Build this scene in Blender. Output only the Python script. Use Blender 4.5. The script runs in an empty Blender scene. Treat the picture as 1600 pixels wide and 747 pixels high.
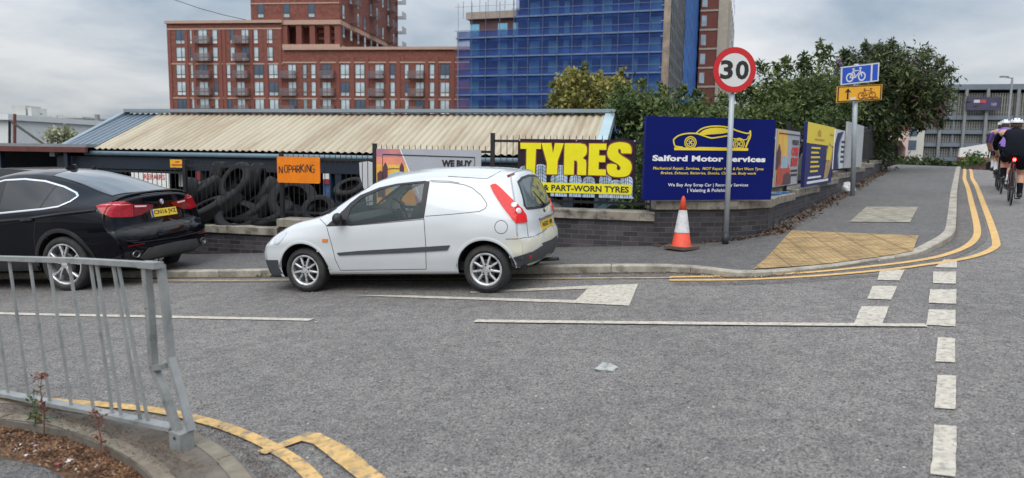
import bpy, bmesh, math, random
import numpy as np
from mathutils import Vector, Matrix
from mathutils.bvhtree import BVHTree
from mathutils.geometry import delaunay_2d_cdt
V = Vector
R = math.radians
sc = bpy.context.scene
COL = sc.collection
# ------------------------------------------------------------------ camera
F_, CX_, CY_ = 1120., 800., 373.5
CAM = V((0, 0, 1.7))
PITCH = math.atan((373.5 - 236) / 1120); ROLL = 0.014
FW = V((0, math.cos(PITCH), -math.sin(PITCH)))
_r = V((1, 0, 0)); _u = _r.cross(FW)
RT = _r * math.cos(ROLL) + _u * math.sin(ROLL)
UP = -_r * math.sin(ROLL) + _u * math.cos(ROLL)
cam = bpy.data.cameras.new('camera'); camo = bpy.data.objects.new('camera', cam); COL.objects.link(camo)
mm = Matrix((RT, UP, -FW)).transposed().to_4x4(); mm.translation = CAM
camo.matrix_world = mm
cam.sensor_width = 36; cam.lens = 36 * F_ / 1600; cam.clip_start = .05; cam.clip_end = 3000
cam.dof.use_dof = True; cam.dof.focus_distance = 8.6; cam.dof.aperture_fstop = 1.9
sc.camera = camo
# ------------------------------------------------------------------ world: overcast sky
SUN_EL, SUN_AZ = R(52), R(200)
w = bpy.data.worlds.new("World"); sc.world = w; w.use_nodes = True
nt = w.node_tree; N = nt.nodes; L = nt.links
for n in list(N): N.remove(n)
out = N.new('ShaderNodeOutputWorld'); bg = N.new('ShaderNodeBackground'); L.new(bg.outputs[0], out.inputs[0])
sky = N.new('ShaderNodeTexSky'); sky.sky_type = 'NISHITA'; sky.sun_disc = False
sky.sun_elevation = SUN_EL; sky.sun_rotation = SUN_AZ
tc = N.new('ShaderNodeTexCoord'); sep = N.new('ShaderNodeSeparateXYZ'); L.new(tc.outputs['Generated'], sep.inputs[0])
def wm(op, a, b, clamp=False):
    n = N.new('ShaderNodeMath'); n.operation = op; n.use_clamp = clamp
    for i, x in enumerate((a, b)):
        if isinstance(x, (int, float)): n.inputs[i].default_value = x
        elif x is not None: L.new(x, n.inputs[i])
    return n.outputs[0]
zc = wm('MAXIMUM', sep.outputs['Z'], .0)
den = wm('ADD', zc, .22)
cmb = N.new('ShaderNodeCombineXYZ')
L.new(wm('DIVIDE', sep.outputs['X'], den), cmb.inputs[0]); L.new(wm('DIVIDE', sep.outputs['Y'], den), cmb.inputs[1]); L.new(zc, cmb.inputs[2])
n1 = N.new('ShaderNodeTexNoise'); n1.inputs['Scale'].default_value = .9; n1.inputs['Detail'].default_value = 7; n1.inputs['Roughness'].default_value = .52; n1.inputs['Distortion'].default_value = .25
mp = N.new('ShaderNodeMapping'); mp.inputs['Location'].default_value = (3.45, 1.8, 0); L.new(cmb.outputs[0], mp.inputs[0]); L.new(mp.outputs[0], n1.inputs['Vector'])
cr = N.new('ShaderNodeValToRGB'); L.new(n1.outputs[0], cr.inputs[0])
cr.color_ramp.elements[0].position = .36; cr.color_ramp.elements[0].color = (.34, .42, .51, 1)
cr.color_ramp.elements[1].position = .60; cr.color_ramp.elements[1].color = (.86, .87, .885, 1)
e = cr.color_ramp.elements.new(.5); e.color = (.66, .70, .75, 1)
# CIE-like overcast: brighter towards the zenith
gain = wm('ADD', wm('MULTIPLY', wm('POWER', zc, 1.2), 2.05), .56)
# added dimming of the unseen sky behind the camera, to darken car reflections
bk = wm('MULTIPLY', wm('MAXIMUM', wm('MULTIPLY', sep.outputs['Y'], -1.), 0.), .10)
gain = wm('MULTIPLY', gain, wm('SUBTRACT', 1., bk))
mx = N.new('ShaderNodeVectorMath'); mx.operation = 'SCALE'; L.new(cr.outputs[0], mx.inputs[0]); L.new(gain, mx.inputs['Scale'])
sk = N.new('ShaderNodeVectorMath'); sk.operation = 'SCALE'; L.new(sky.outputs[0], sk.inputs[0]); sk.inputs['Scale'].default_value = .08 / .1 * .12
ad = N.new('ShaderNodeVectorMath'); ad.operation = 'SCALE'; L.new(mx.outputs[0], ad.inputs[0]); ad.inputs['Scale'].default_value = 9.2
su = N.new('ShaderNodeVectorMath'); su.operation = 'ADD'; L.new(ad.outputs[0], su.inputs[0]); L.new(sk.outputs[0], su.inputs[1])
L.new(su.outputs[0], bg.inputs[0]); bg.inputs[1].default_value = .1
sl = bpy.data.lights.new('sun', 'SUN'); sl.energy = 1.5; sl.angle = R(50); sl.color = (1, .96, .9)
so = bpy.data.objects.new('sun', sl); COL.objects.link(so)
# light comes from behind the camera, a little to the left
so.rotation_euler = (R(90) - SUN_EL, 0, R(-25))
sc.view_settings.view_transform = 'Standard'; sc.view_settings.look = 'None'
sc.view_settings.exposure = 0.35; sc.view_settings.gamma = 1.0
sc.cycles.max_bounces = 6; sc.cycles.transparent_max_bounces = 12; sc.cycles.use_denoising = True
try: sc.cycles.denoiser = 'OPENIMAGEDENOISE'
except Exception: pass
# ------------------------------------------------------------------ projection helpers
def ray(u, v):
    return (FW + RT * ((u - CX_) / F_) - UP * ((v - CY_) / F_)).normalized()
def proj(p):
    q = V(p) - CAM; y = q.dot(FW)
    return CX_ + F_ * q.dot(RT) / y, CY_ - F_ * q.dot(UP) / y
def gz(x, y=0):
    if x < -16: return .08 - 1.12
    if x <= 14: return .08 + .07 * x
    d = x - 14
    if d < 6: return 1.06 + .07 * d - .1 / 12 * d * d
    return 1.18 - .03 * min(d - 6, 60)
def hp(x, y):      # pavement height above the road, dropped at the crossing
    d2 = ((x - 4.0) ** 2 + (y - 8.9) ** 2)
    return .1 - .075 * math.exp(-d2 / 2.6)
def gp(u, v, h=0.):
    d = ray(u, v)
    t = (.08 + h - CAM.z) / (d.z - .07 * d.x)
    return CAM + d * t
def yp(u, v, Y):
    d = ray(u, v); return CAM + d * (Y / d.y)
def hit(u, v, P, ang):   # vertical plane through P with heading ang (radians)
    d = ray(u, v); n = V((-math.sin(ang), math.cos(ang), 0))
    t = (V(P) - CAM).dot(n) / d.dot(n); return CAM + d * t
# ------------------------------------------------------------------ materials
MATS = {}
def mat(name, col, rough=.55, metal=0., var=.12, vs=4., bump=0., bs=60., coat=0., dirt=None, ds=1.5, alpha=None, spec=None, col2=None, emit=None, island=0.):
    if name in MATS: return MATS[name]
    m = bpy.data.materials.new(name); m.use_nodes = True; t = m.node_tree; n = t.nodes; l = t.links
    b = n['Principled BSDF']; b.inputs['Roughness'].default_value = rough; b.inputs['Metallic'].default_value = metal
    if spec is not None: b.inputs['Specular IOR Level'].default_value = spec
    if coat: b.inputs['Coat Weight'].default_value = coat; b.inputs['Coat Roughness'].default_value = .03
    tc = n.new('ShaderNodeTexCoord'); c4 = (*col, 1)
    nz = n.new('ShaderNodeTexNoise'); nz.inputs['Scale'].default_value = vs; nz.inputs['Detail'].default_value = 6; nz.inputs['Roughness'].default_value = .62
    l.new(tc.outputs['Object'], nz.inputs['Vector'])
    rm = n.new('ShaderNodeValToRGB'); l.new(nz.outputs[0], rm.inputs[0])
    c2 = col2 or tuple(c * (1 + var) for c in col); c1 = tuple(c * (1 - var) for c in col)
    rm.color_ramp.elements[0].position = .32; rm.color_ramp.elements[0].color = (*c1, 1)
    rm.color_ramp.elements[1].position = .68; rm.color_ramp.elements[1].color = (*c2, 1)
    res = rm.outputs[0]
    if dirt:
        d = n.new('ShaderNodeTexNoise'); d.inputs['Scale'].default_value = ds; d.inputs['Detail'].default_value = 8; d.inputs['Roughness'].default_value = .7
        l.new(tc.outputs['Object'], d.inputs['Vector'])
        r2 = n.new('ShaderNodeValToRGB'); l.new(d.outputs[0], r2.inputs[0]); r2.color_ramp.elements[0].position = .48; r2.color_ramp.elements[1].position = .66
        mxx = n.new('ShaderNodeMix'); mxx.data_type = 'RGBA'; l.new(r2.outputs[0], mxx.inputs[0]); l.new(res, mxx.inputs[6]); mxx.inputs[7].default_value = (*dirt, 1); res = mxx.outputs[2]
    if island:
        g = n.new('ShaderNodeNewGeometry'); hs = n.new('ShaderNodeHueSaturation')
        mr = n.new('ShaderNodeMapRange'); l.new(g.outputs['Random Per Island'], mr.inputs[0]); mr.inputs[3].default_value = 1 - island; mr.inputs[4].default_value = 1 + island
        l.new(mr.outputs[0], hs.inputs['Value']); l.new(res, hs.inputs['Color']); res = hs.outputs[0]
    l.new(res, b.inputs['Base Color'])
    if bump:
        nb = n.new('ShaderNodeTexNoise'); nb.inputs['Scale'].default_value = bs; nb.inputs['Detail'].default_value = 4
        l.new(tc.outputs['Object'], nb.inputs['Vector'])
        bp = n.new('ShaderNodeBump'); bp.inputs['Strength'].default_value = bump; bp.inputs['Distance'].default_value = .01
        l.new(nb.outputs[0], bp.inputs['Height']); l.new(bp.outputs[0], b.inputs['Normal'])
    if emit:
        b.inputs['Emission Color'].default_value = (*emit[:3], 1); b.inputs['Emission Strength'].default_value = emit[3]
    if alpha is not None: b.inputs['Alpha'].default_value = alpha
    MATS[name] = m; return m
def glass(name, col, alpha=.75, rough=.03):
    if name in MATS: return MATS[name]
    m = bpy.data.materials.new(name); m.use_nodes = True; t = m.node_tree; n = t.nodes; l = t.links
    b = n['Principled BSDF']; b.inputs['Base Color'].default_value = (*col, 1); b.inputs['Roughness'].default_value = rough
    b.inputs['Specular IOR Level'].default_value = .7
    b.inputs['Alpha'].default_value = alpha
    MATS[name] = m; return m
# ------------------------------------------------------------------ object helpers
MW = {}
def tag(o, label=None, cat=None, group=None, kind=None):
    if label: o['label'] = label
    if cat: o['category'] = cat
    if group: o['group'] = group
    if kind: o['kind'] = kind
    return o
def thing(name, label, cat, M=None, group=None):
    o = bpy.data.objects.new(name, None); COL.objects.link(o); o.empty_display_size = .2
    M = M if isinstance(M, Matrix) else Matrix.Translation(V(M) if M is not None else V((0, 0, 0)))
    o.matrix_world = M; MW[o.name] = M.copy()
    return tag(o, label, cat, group)
def frame(P, ang, tilt=None):     # local x along heading ang, z up
    return Matrix.Translation(V(P)) @ Matrix.Rotation(ang, 4, 'Z')
class MB:
    def __init__(s): s.v = []; s.f = []; s.m = []
    def add(s, vs, fs, mi=0):
        o = len(s.v); s.v += [tuple(x) for x in vs]; s.f += [tuple(i + o for i in f) for f in fs]; s.m += [mi] * len(fs); return s
    def box(s, x0, x1, y0, y1, z0, z1, mi=0, T=None):
        vs = [V((x, y, z)) for z in (z0, z1) for y in (y0, y1) for x in (x0, x1)]
        if T: vs = [T @ q for q in vs]
        return s.add(vs, [(0, 2, 3, 1), (4, 5, 7, 6), (0, 1, 5, 4), (2, 6, 7, 3), (0, 4, 6, 2), (1, 3, 7, 5)], mi)
    def bar(s, a, b, w, d=None, mi=0, up=V((0, 0, 1))):
        a, b = V(a), V(b); d = d or w; t = (b - a).normalized()
        x = t.cross(up)
        if x.length < 1e-4: x = t.cross(V((0, 1, 0)))
        x.normalize(); y = x.cross(t)
        vs = [p + x * (i * w / 2) + y * (j * d / 2) for p in (a, b) for i, j in ((-1, -1), (1, -1), (1, 1), (-1, 1))]
        return s.add(vs, [(0, 3, 2, 1), (4, 5, 6, 7), (0, 1, 5, 4), (1, 2, 6, 5), (2, 3, 7, 6), (3, 0, 4, 7)], mi)
    def tube(s, pts, r, n=10, mi=0, cap=True):
        pts = [V(p) for p in pts]; rr = r if hasattr(r, '__len__') else [r] * len(pts)
        vs = []; px = None
        for i, p in enumerate(pts):
            t = (pts[min(i + 1, len(pts) - 1)] - pts[max(i - 1, 0)]).normalized()
            if px is None: px = t.orthogonal().normalized()
            px = (px - t * px.dot(t)).normalized(); py = t.cross(px)
            vs += [p + (px * math.cos(2 * math.pi * k / n) + py * math.sin(2 * math.pi * k / n)) * rr[i] for k in range(n)]
        fs = [(i * n + k, i * n + (k + 1) % n, (i + 1) * n + (k + 1) % n, (i + 1) * n + k) for i in range(len(pts) - 1) for k in range(n)]
        if cap: fs += [tuple(range(n))[::-1], tuple((len(pts) - 1) * n + k for k in range(n))]
        return s.add(vs, fs, mi)
    def lathe(s, prof, n=32, T=None, mi=0, axis='y', closed=True):
        # prof (r, a): radius and position along the axis
        vs = []
        for k in range(n):
            c, q = math.cos(2 * math.pi * k / n), math.sin(2 * math.pi * k / n)
            for r, a in prof:
                p = V((r * c, a, r * q)) if axis == 'y' else V((r * c, r * q, a))
                vs.append(T @ p if T else p)
        m = len(prof); fs = [(k * m + i, k * m + i + 1, ((k + 1) % n) * m + i + 1, ((k + 1) % n) * m + i) for k in range(n) for i in range(m - 1)]
        return s.add(vs, fs, mi)
    def prism(s, poly, y0, y1, T=None, mi=0, holes=()):
        # polygon in (x, z), extruded along y
        vs2 = [V(p) for p in poly]; es = [(i, (i + 1) % len(poly)) for i in range(len(poly))]
        for h in holes:
            o = len(vs2); vs2 += [V(p) for p in h]; es += [(o + i, o + (i + 1) % len(h)) for i in range(len(h))]
        ov, oe, of, *_ = delaunay_2d_cdt(vs2, es, [], 2 if not holes else 3, 1e-7)
        if holes:
            of = [f for f in of if inpoly(sum((ov[i] for i in f), V((0, 0))) / len(f), poly) and not any(inpoly(sum((ov[i] for i in f), V((0, 0))) / len(f), h) for h in holes)]
        n = len(ov); vs = [V((p.x, y0, p.y)) for p in ov] + [V((p.x, y1, p.y)) for p in ov]
        fs = []
        cnt = {}
        for f in of:
            fs.append(tuple(f)); fs.append(tuple(i + n for i in reversed(f)))
            for i in range(len(f)):
                a, b = f[i], f[(i + 1) % len(f)]
                cnt.setdefault((min(a, b), max(a, b)), []).append((a, b))
        for k, l_ in cnt.items():
            if len(l_) == 1: a, b = l_[0]; fs.append((b, a, a + n, b + n))
        if T: vs = [T @ q for q in vs]
        return s.add(vs, fs, mi)
    def build(s, name, mats, parent=None, world=False, smooth=False, autos=None):
        me = bpy.data.meshes.new(name)
        vs = s.v
        if parent is not None and world:
            I = MW[parent.name].inverted(); vs = [tuple(I @ V(q)) for q in vs]
        me.from_pydata(vs, [], s.f); me.update()
        if not isinstance(mats, (list, tuple)): mats = [mats]
        for m_ in mats: me.materials.append(m_)
        if len(mats) > 1: me.polygons.foreach_set('material_index', s.m)
        if smooth or autos:
            me.polygons.foreach_set('use_smooth', [True] * len(me.polygons))
            if autos:
                me.set_sharp_from_angle(angle=R(autos))
        o = bpy.data.objects.new(name, me); COL.objects.link(o)
        if parent is not None:
            o.parent = parent; MW[o.name] = MW[parent.name]
        return o
def inpoly(p, poly):
    x, y = p[0], p[1]; r = False; j = len(poly) - 1
    for i in range(len(poly)):
        xi, yi = poly[i][0], poly[i][1]; xj, yj = poly[j][0], poly[j][1]
        if (yi > y) != (yj > y) and x < (xj - xi) * (y - yi) / (yj - yi) + xi: r = not r
        j = i
    return r
def resample(poly, res, closed=True):
    o = []; n = len(poly)
    for i in range(n if closed else n - 1):
        a, b = V(poly[i]), V(poly[(i + 1) % n]); k = max(1, int((b - a).length / res))
        o += [a.lerp(b, j / k) for j in range(k)]
    if not closed: o.append(V(poly[-1]))
    return o
def smoothpath(pts, n=6):
    pts = [V(p) for p in pts]; o = []
    for i in range(len(pts) - 1):
        p0 = pts[max(i - 1, 0)]; p1 = pts[i]; p2 = pts[i + 1]; p3 = pts[min(i + 2, len(pts) - 1)]
        for k in range(n):
            t = k / n
            o.append(.5 * ((2 * p1) + (p2 - p0) * t + (2 * p0 - 5 * p1 + 4 * p2 - p3) * t * t + (3 * p1 - p0 - 3 * p2 + p3) * t ** 3))
    o.append(pts[-1]); return o
def fill2d(poly, res, holes=()):
    b = [V((p[0], p[1])) for p in resample([V((p[0], p[1])) for p in poly], res)]
    vs = list(b); es = [(i, (i + 1) % len(b)) for i in range(len(b))]
    for h in holes:
        hh = resample([V((p[0], p[1])) for p in h], res); o = len(vs); vs += hh; es += [(o + i, o + (i + 1) % len(hh)) for i in range(len(hh))]
    x0 = min(p.x for p in b); x1 = max(p.x for p in b); y0 = min(p.y for p in b); y1 = max(p.y for p in b)
    x = x0 + res * .5
    while x < x1:
        y = y0 + res * .5
        while y < y1:
            if inpoly((x, y), poly) and not any(inpoly((x, y), h) for h in holes): vs.append(V((x, y)))
            y += res
        x += res
    ov, oe, of, *_ = delaunay_2d_cdt(vs, es, [], 0, 1e-7)
    out_ = []
    for f in of:
        c = sum((ov[i] for i in f), V((0, 0))) / 3
        if inpoly(c, poly) and not any(inpoly(c, h) for h in holes): out_.append(tuple(f))
    return ov, out_
def sheet(name, poly, h, m, res=1., skirt=0., holes=(), parent=None, hf=None):
    # a surface following the ground; h number or function(x, y)
    vs, fs = fill2d(poly, res, holes)
    hh = h if callable(h) else (lambda x, y: h)
    base = hf or gz
    b = MB(); b.add([(p.x, p.y, base(p.x, p.y) + hh(p.x, p.y)) for p in vs], fs)
    if skirt:
        cnt = {}
        for f in fs:
            for i in range(3):
                a, c = f[i], f[(i + 1) % 3]; cnt.setdefault((min(a, c), max(a, c)), []).append((a, c))
        n = len(b.v); idx = {}
        for k, l_ in cnt.items():
            if len(l_) == 1:
                a, c = l_[0]
                for q in (a, c):
                    if q not in idx:
                        x, y, z = b.v[q]; idx[q] = len(b.v); b.v.append((x, y, z - skirt))
                b.f.append((c, a, idx[a], idx[c])); b.m.append(0)
    o = b.build(name, m, parent, world=parent is not None)
    me = o.data; bm = bmesh.new(); bm.from_mesh(me); bmesh.ops.recalc_face_normals(bm, faces=bm.faces)
    s = sum(f.normal.z * f.calc_area() for f in bm.faces)
    if s < 0: bmesh.ops.reverse_faces(bm, faces=bm.faces)
    bm.to_mesh(me); bm.free()
    return o
def ribbon(b, pts, wd, h, base=None, mi=0):
    base = base or gz; pts = [V((p[0], p[1])) for p in pts]; vs = []
    for i, p in enumerate(pts):
        t = (pts[min(i + 1, len(pts) - 1)] - pts[max(i - 1, 0)]).normalized(); n = V((-t.y, t.x))
        for s_ in (-1, 1):
            q = p + n * (s_ * wd / 2); vs.append((q.x, q.y, base(q.x, q.y) + (h(q.x, q.y) if callable(h) else h)))
    fs = [(2 * i, 2 * i + 2, 2 * i + 3, 2 * i + 1) for i in range(len(pts) - 1)]
    b.add(vs, [f[::-1] for f in fs], mi)
_txt = {}
def textmesh(s, bold=0., sp=1.):
    k = (s, bold, sp)
    if k in _txt: return _txt[k]
    cu = bpy.data.curves.new('t', 'FONT'); cu.body = s; cu.size = 1; cu.offset = bold; cu.space_character = sp; cu.resolution_u = 3
    o = bpy.data.objects.new('t', cu); COL.objects.link(o); bpy.context.view_layer.update()
    me = o.evaluated_get(bpy.context.evaluated_depsgraph_get()).to_mesh()
    vs = [v.co.copy() for v in me.vertices]; fs = [tuple(p.vertices) for p in me.polygons]
    bpy.data.objects.remove(o); bpy.data.curves.remove(cu)
    _txt[k] = (vs, fs); return _txt[k]
def text(b, s, x0, z0, x1, z1, y, T=None, bold=0., mi=0, sp=1., shear=0.):
    # fit text to a box in the local x-z plane, facing -y, real ink bounds
    vs, fs = textmesh(s, bold, sp)
    ax = min(v.x for v in vs); bx = max(v.x for v in vs); ay = min(v.y for v in vs); by = max(v.y for v in vs)
    q = []
    for v in vs:
        fx = (v.x - ax) / (bx - ax); fy = (v.y - ay) / (by - ay)
        p = V((x0 + (x1 - x0) * fx + shear * fy * (z1 - z0), y, z0 + (z1 - z0) * fy)); q.append(T @ p if T else p)
    b.add(q, fs, mi)
def pchip(pts):
    xs = [p[0] for p in pts]; ys = [p[1] for p in pts]; n = len(xs)
    h = [xs[i + 1] - xs[i] for i in range(n - 1)]; d = [(ys[i + 1] - ys[i]) / h[i] for i in range(n - 1)]
    m_ = [d[0]] + [0 if d[i - 1] * d[i] <= 0 else 2 * d[i - 1] * d[i] / (d[i - 1] + d[i]) for i in range(1, n - 1)] + [d[-1]]
    def f(x):
        if x <= xs[0]: return ys[0]
        if x >= xs[-1]: return ys[-1]
        i = 0
        while x > xs[i + 1]: i += 1
        t = (x - xs[i]) / h[i]
        return ys[i] * (1 + 2 * t) * (1 - t) ** 2 + m_[i] * h[i] * t * (1 - t) ** 2 + ys[i + 1] * t * t * (3 - 2 * t) + m_[i + 1] * h[i] * t * t * (t - 1)
    return f
def dup(root, M_=None, label=None, group=None):
    r = root.copy(); COL.objects.link(r)
    if M_ is not None: r.matrix_world = M_; MW[r.name] = M_
    if label: r['label'] = label
    if group: r['group'] = group
    for ch in list(root.children):
        c = ch.copy(); COL.objects.link(c); c.parent = r
        for g in list(ch.children):
            d = g.copy(); COL.objects.link(d); d.parent = c
    return r
# ------------------------------------------------------------------ ground, road, pavement
def asphalt(name, c0, c1, scale=90., bump=.5, crack=True, patch=(.9, 1.1)):
    m = bpy.data.materials.new(name); m.use_nodes = True; t = m.node_tree; n = t.nodes; l = t.links
    b = n['Principled BSDF']; b.inputs['Roughness'].default_value = .82; b.inputs['Specular IOR Level'].default_value = .35
    tc = n.new('ShaderNodeTexCoord')
    def noise(s, d=4, r=.6):
        q = n.new('ShaderNodeTexNoise'); q.inputs['Scale'].default_value = s; q.inputs['Detail'].default_value = d; q.inputs['Roughness'].default_value = r; l.new(tc.outputs['Object'], q.inputs['Vector']); return q.outputs[0]
    def ramp(x, p0, c0_, p1, c1_):
        q = n.new('ShaderNodeValToRGB'); l.new(x, q.inputs[0]); e = q.color_ramp.elements
        e[0].position = p0; e[0].color = (*c0_, 1); e[1].position = p1; e[1].color = (*c1_, 1); return q.outputs[0]
    def mixc(mode, f, a, b_):
        q = n.new('ShaderNodeMix'); q.data_type = 'RGBA'; q.blend_type = mode
        if isinstance(f, float): q.inputs[0].default_value = f
        else: l.new(f, q.inputs[0])
        for i, x in ((6, a), (7, b_)):
            if isinstance(x, tuple): q.inputs[i].default_value = (*x, 1)
            else: l.new(x, q.inputs[i])
        return q.outputs[2]
    vo = n.new('ShaderNodeTexVoronoi'); vo.inputs['Scale'].default_value = scale; l.new(tc.outputs['Object'], vo.inputs['Vector'])
    sepc = n.new('ShaderNodeSeparateColor'); l.new(vo.outputs['Color'], sepc.inputs[0])
    agg = ramp(sepc.outputs[0], .1, c0, .95, c1)
    fine = ramp(noise(scale * 2.2, 3), .35, (.75,) * 3, .65, (1.25,) * 3)
    c = mixc('MULTIPLY', 1., agg, fine)
    big = ramp(noise(.55, 5, .6), .35, (patch[0],) * 3, .65, (patch[1],) * 3); c = mixc('MULTIPLY', 1., c, big)
    mid = ramp(noise(7., 6, .7), .38, (.82, .82, .83), .6, (1.1, 1.09, 1.06)); c = mixc('MULTIPLY', 1., c, mid)
    # tarry dark pock marks
    pk = ramp(noise(34., 5, .8), .385, (1.,) * 3, .445, (0.,) * 3); c = mixc('MIX', pk, c, tuple(x * .42 for x in c0))
    tn = ramp(noise(1.1, 8, .75), .66, (0.,) * 3, .76, (.35,) * 3); c = mixc('MIX', tn, c, (c1[0] * 1.15, c1[1] * .98, c1[2] * .74))
    # dusty pale stains
    st = ramp(noise(1.7, 8, .72), .62, (0.,) * 3, .78, (.5,) * 3); c = mixc('MIX', st, c, (c1[0] * 1.1, c1[1] * 1.04, c1[2] * .92))
    l.new(c, b.inputs['Base Color'])
    h = n.new('ShaderNodeMath'); h.operation = 'ADD'; l.new(vo.outputs['Distance'], h.inputs[0]); l.new(noise(scale * .5, 5, .7), h.inputs[1])
    bp = n.new('ShaderNodeBump'); bp.inputs['Strength'].default_value = bump; bp.inputs['Distance'].default_value = .012; l.new(h.outputs[0], bp.inputs['Height']); l.new(bp.outputs[0], b.inputs['Normal'])
    MATS[name] = m; return m
m_road = asphalt('road_asphalt', (.128, .120, .115), (.338, .320, .308), 120., 1.)
m_pave = asphalt('pavement_asphalt', (.064, .061, .061), (.168, .162, .160), 110., .35, patch=(.88, 1.1))
m_band = asphalt('gutter_band', (.07, .062, .058), (.19, .175, .165), 80., .5)
m_kerb = mat('kerb_concrete', (.33, .30, .25), .85, var=.22, vs=9, bump=.4, bs=90, dirt=(.14, .125, .1), ds=3)
m_yard = mat('yard_concrete', (.05, .05, .05), .9, var=.3, vs=2, bump=.3)
m_far = mat('far_ground', (.09, .1, .07), .95, var=.3, vs=.05)
m_white = mat('white_road_paint', (.45, .41, .345), .85, var=.13, vs=14, bump=.5, bs=70, dirt=(.20, .185, .165), ds=22)
m_yel = mat('yellow_road_paint', (.56, .34, .115), .8, var=.16, vs=16, bump=.4, bs=70, dirt=(.38, .27, .13), ds=10)

def gph(u, v):
    h = .1
    for i in range(4):
        p = gp(u, v, h); h = hp(p.x, p.y)
    return V((p.x, p.y))
KERB = [V((-60, 25.3)), V((-16, 13.62)), V((-5.24, 10.73)), V((.2, 9.27))] + [gph(1050, 415.5)] + \
    [gph(u, v) for u, v in ((1160, 425), (1270, 418.5), (1352, 407.5), (1427, 396), (1462, 381), (1489, 364), (1494, 345))] + \
    [V((10.3, 16.64)), V((15.85, 25.56)), V((40, 64.3))]
_k = [KERB[0], KERB[1], KERB[2]] + smoothpath(KERB[3:13], 5)[:-1] + [KERB[12], KERB[13], KERB[14]]
_k2 = []
for i, p in enumerate(_k):
    _k2.append(p)
    if i < len(_k) - 1 and (_k[i + 1] - p).length > 3:
        n_ = int((_k[i + 1] - p).length / 1.5)
        _k2 += [p.lerp(_k[i + 1], j / n_) for j in range(1, n_)]
KL = _k2
def offs(pts, d):
    o = []
    for i, p in enumerate(pts):
        t = (pts[min(i + 1, len(pts) - 1)] - pts[max(i - 1, 0)]).normalized(); o.append(p + V((-t.y, t.x)) * d)
    return o
KI = offs(KL, .13)
WA = V((2.11, 10.6)); a1 = R(180 - 15.16)
W_SEG1 = lambda t: WA + V((math.cos(a1), math.sin(a1))) * t
WC = [WA, V((3.4, 10.86)), V((4.08, 11.32)), V((4.42, 12.02))]
a3 = R(58)
W_SEG3 = lambda t: WC[-1] + V((math.cos(a3), math.sin(a3))) * t
# far lower ground to the horizon
b = MB(); b.add([(-1500, -600, -1.35), (1500, -600, -1.35), (1500, 2500, -1.35), (-1500, 2500, -1.35)], [(0, 1, 2, 3)])
tag(b.build('ground', m_far), kind='structure')
road_poly = list(offs(KL, -.002)) + [V((75, 64)), V((75, -22)), V((-60, -22))]
tag(sheet('road', [(p.x, p.y) for p in road_poly], 0, m_road, 2.0), kind='structure')
wall_back = [W_SEG3(46), WC[-1] + V((-.1, .1)), WC[-2] + V((-.1, .15)), WC[-3] + V((0, .2)), WA + V((0, .2)), W_SEG1(64) + V((0, .2))]
pv = [(p.x, p.y) for p in offs(KL, .13)] + [(p.x, p.y) for p in wall_back]
tag(sheet('pavement', pv, hp, m_pave, .45), kind='structure')
# kerb stones: one long run, stones cut by joints
b = MB(); acc = 0.; nextj = .91
for i in range(len(KL) - 1):
    p, q, pi, qi = KL[i], KL[i + 1], KI[i], KI[i + 1]
    L_ = (q - p).length; n_ = max(1, int(L_ / .9)) if L_ > 1.2 else 1
    for j in range(n_):
        P, Q, PI_, QI = p.lerp(q, j / n_), p.lerp(q, (j + 1) / n_), pi.lerp(qi, j / n_), pi.lerp(qi, (j + 1) / n_)
        acc += (Q - P).length
        e_ = .008 if acc >= nextj else 0.
        if e_: nextj = acc + .9
        Q2 = Q + (P - Q).normalized() * e_ if e_ else Q; QI2 = QI + (PI_ - QI).normalized() * e_ if e_ else QI
        def z_(a, k=0.): return gz(a.x, a.y) + hp(a.x, a.y) + .004 - k
        n0 = (PI_ - P).normalized() * .018
        vs = [(P.x, P.y, gz(P.x) - .05), (Q2.x, Q2.y, gz(Q2.x) - .05), (Q2.x, Q2.y, z_(Q2, .015)), (P.x, P.y, z_(P, .015)),
              (Q2.x + n0.x, Q2.y + n0.y, z_(Q2)), (P.x + n0.x, P.y + n0.y, z_(P)), (QI2.x, QI2.y, z_(QI2)), (PI_.x, PI_.y, z_(PI_)),
              (QI2.x, QI2.y, gz(QI2.x) - .05), (PI_.x, PI_.y, gz(PI_.x) - .05)]
        b.add(vs, [(0, 1, 2, 3), (3, 2, 4, 5), (5, 4, 6, 7), (7, 6, 8, 9), (0, 3, 5, 7, 9), (1, 8, 6, 4, 2)])
tag(b.build('kerb', m_kerb), kind='structure')
# worn gutter band and dirt line along the kerb
b = MB(); ribbon(b, offs(KL, -.2), .42, .004); tag(b.build('road_edge', m_band), kind='structure')
m_dirt = mat('gutter_dirt', (.085, .068, .045), .95, var=.4, vs=20, bump=.5, bs=80)
b = MB(); kk = offs([p for p in KL if -9 < p.x < 4.5], -.035); ribbon(b, kk, .07, .008); tag(b.build('gutter_dirt', m_dirt), kind='structure')
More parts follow.
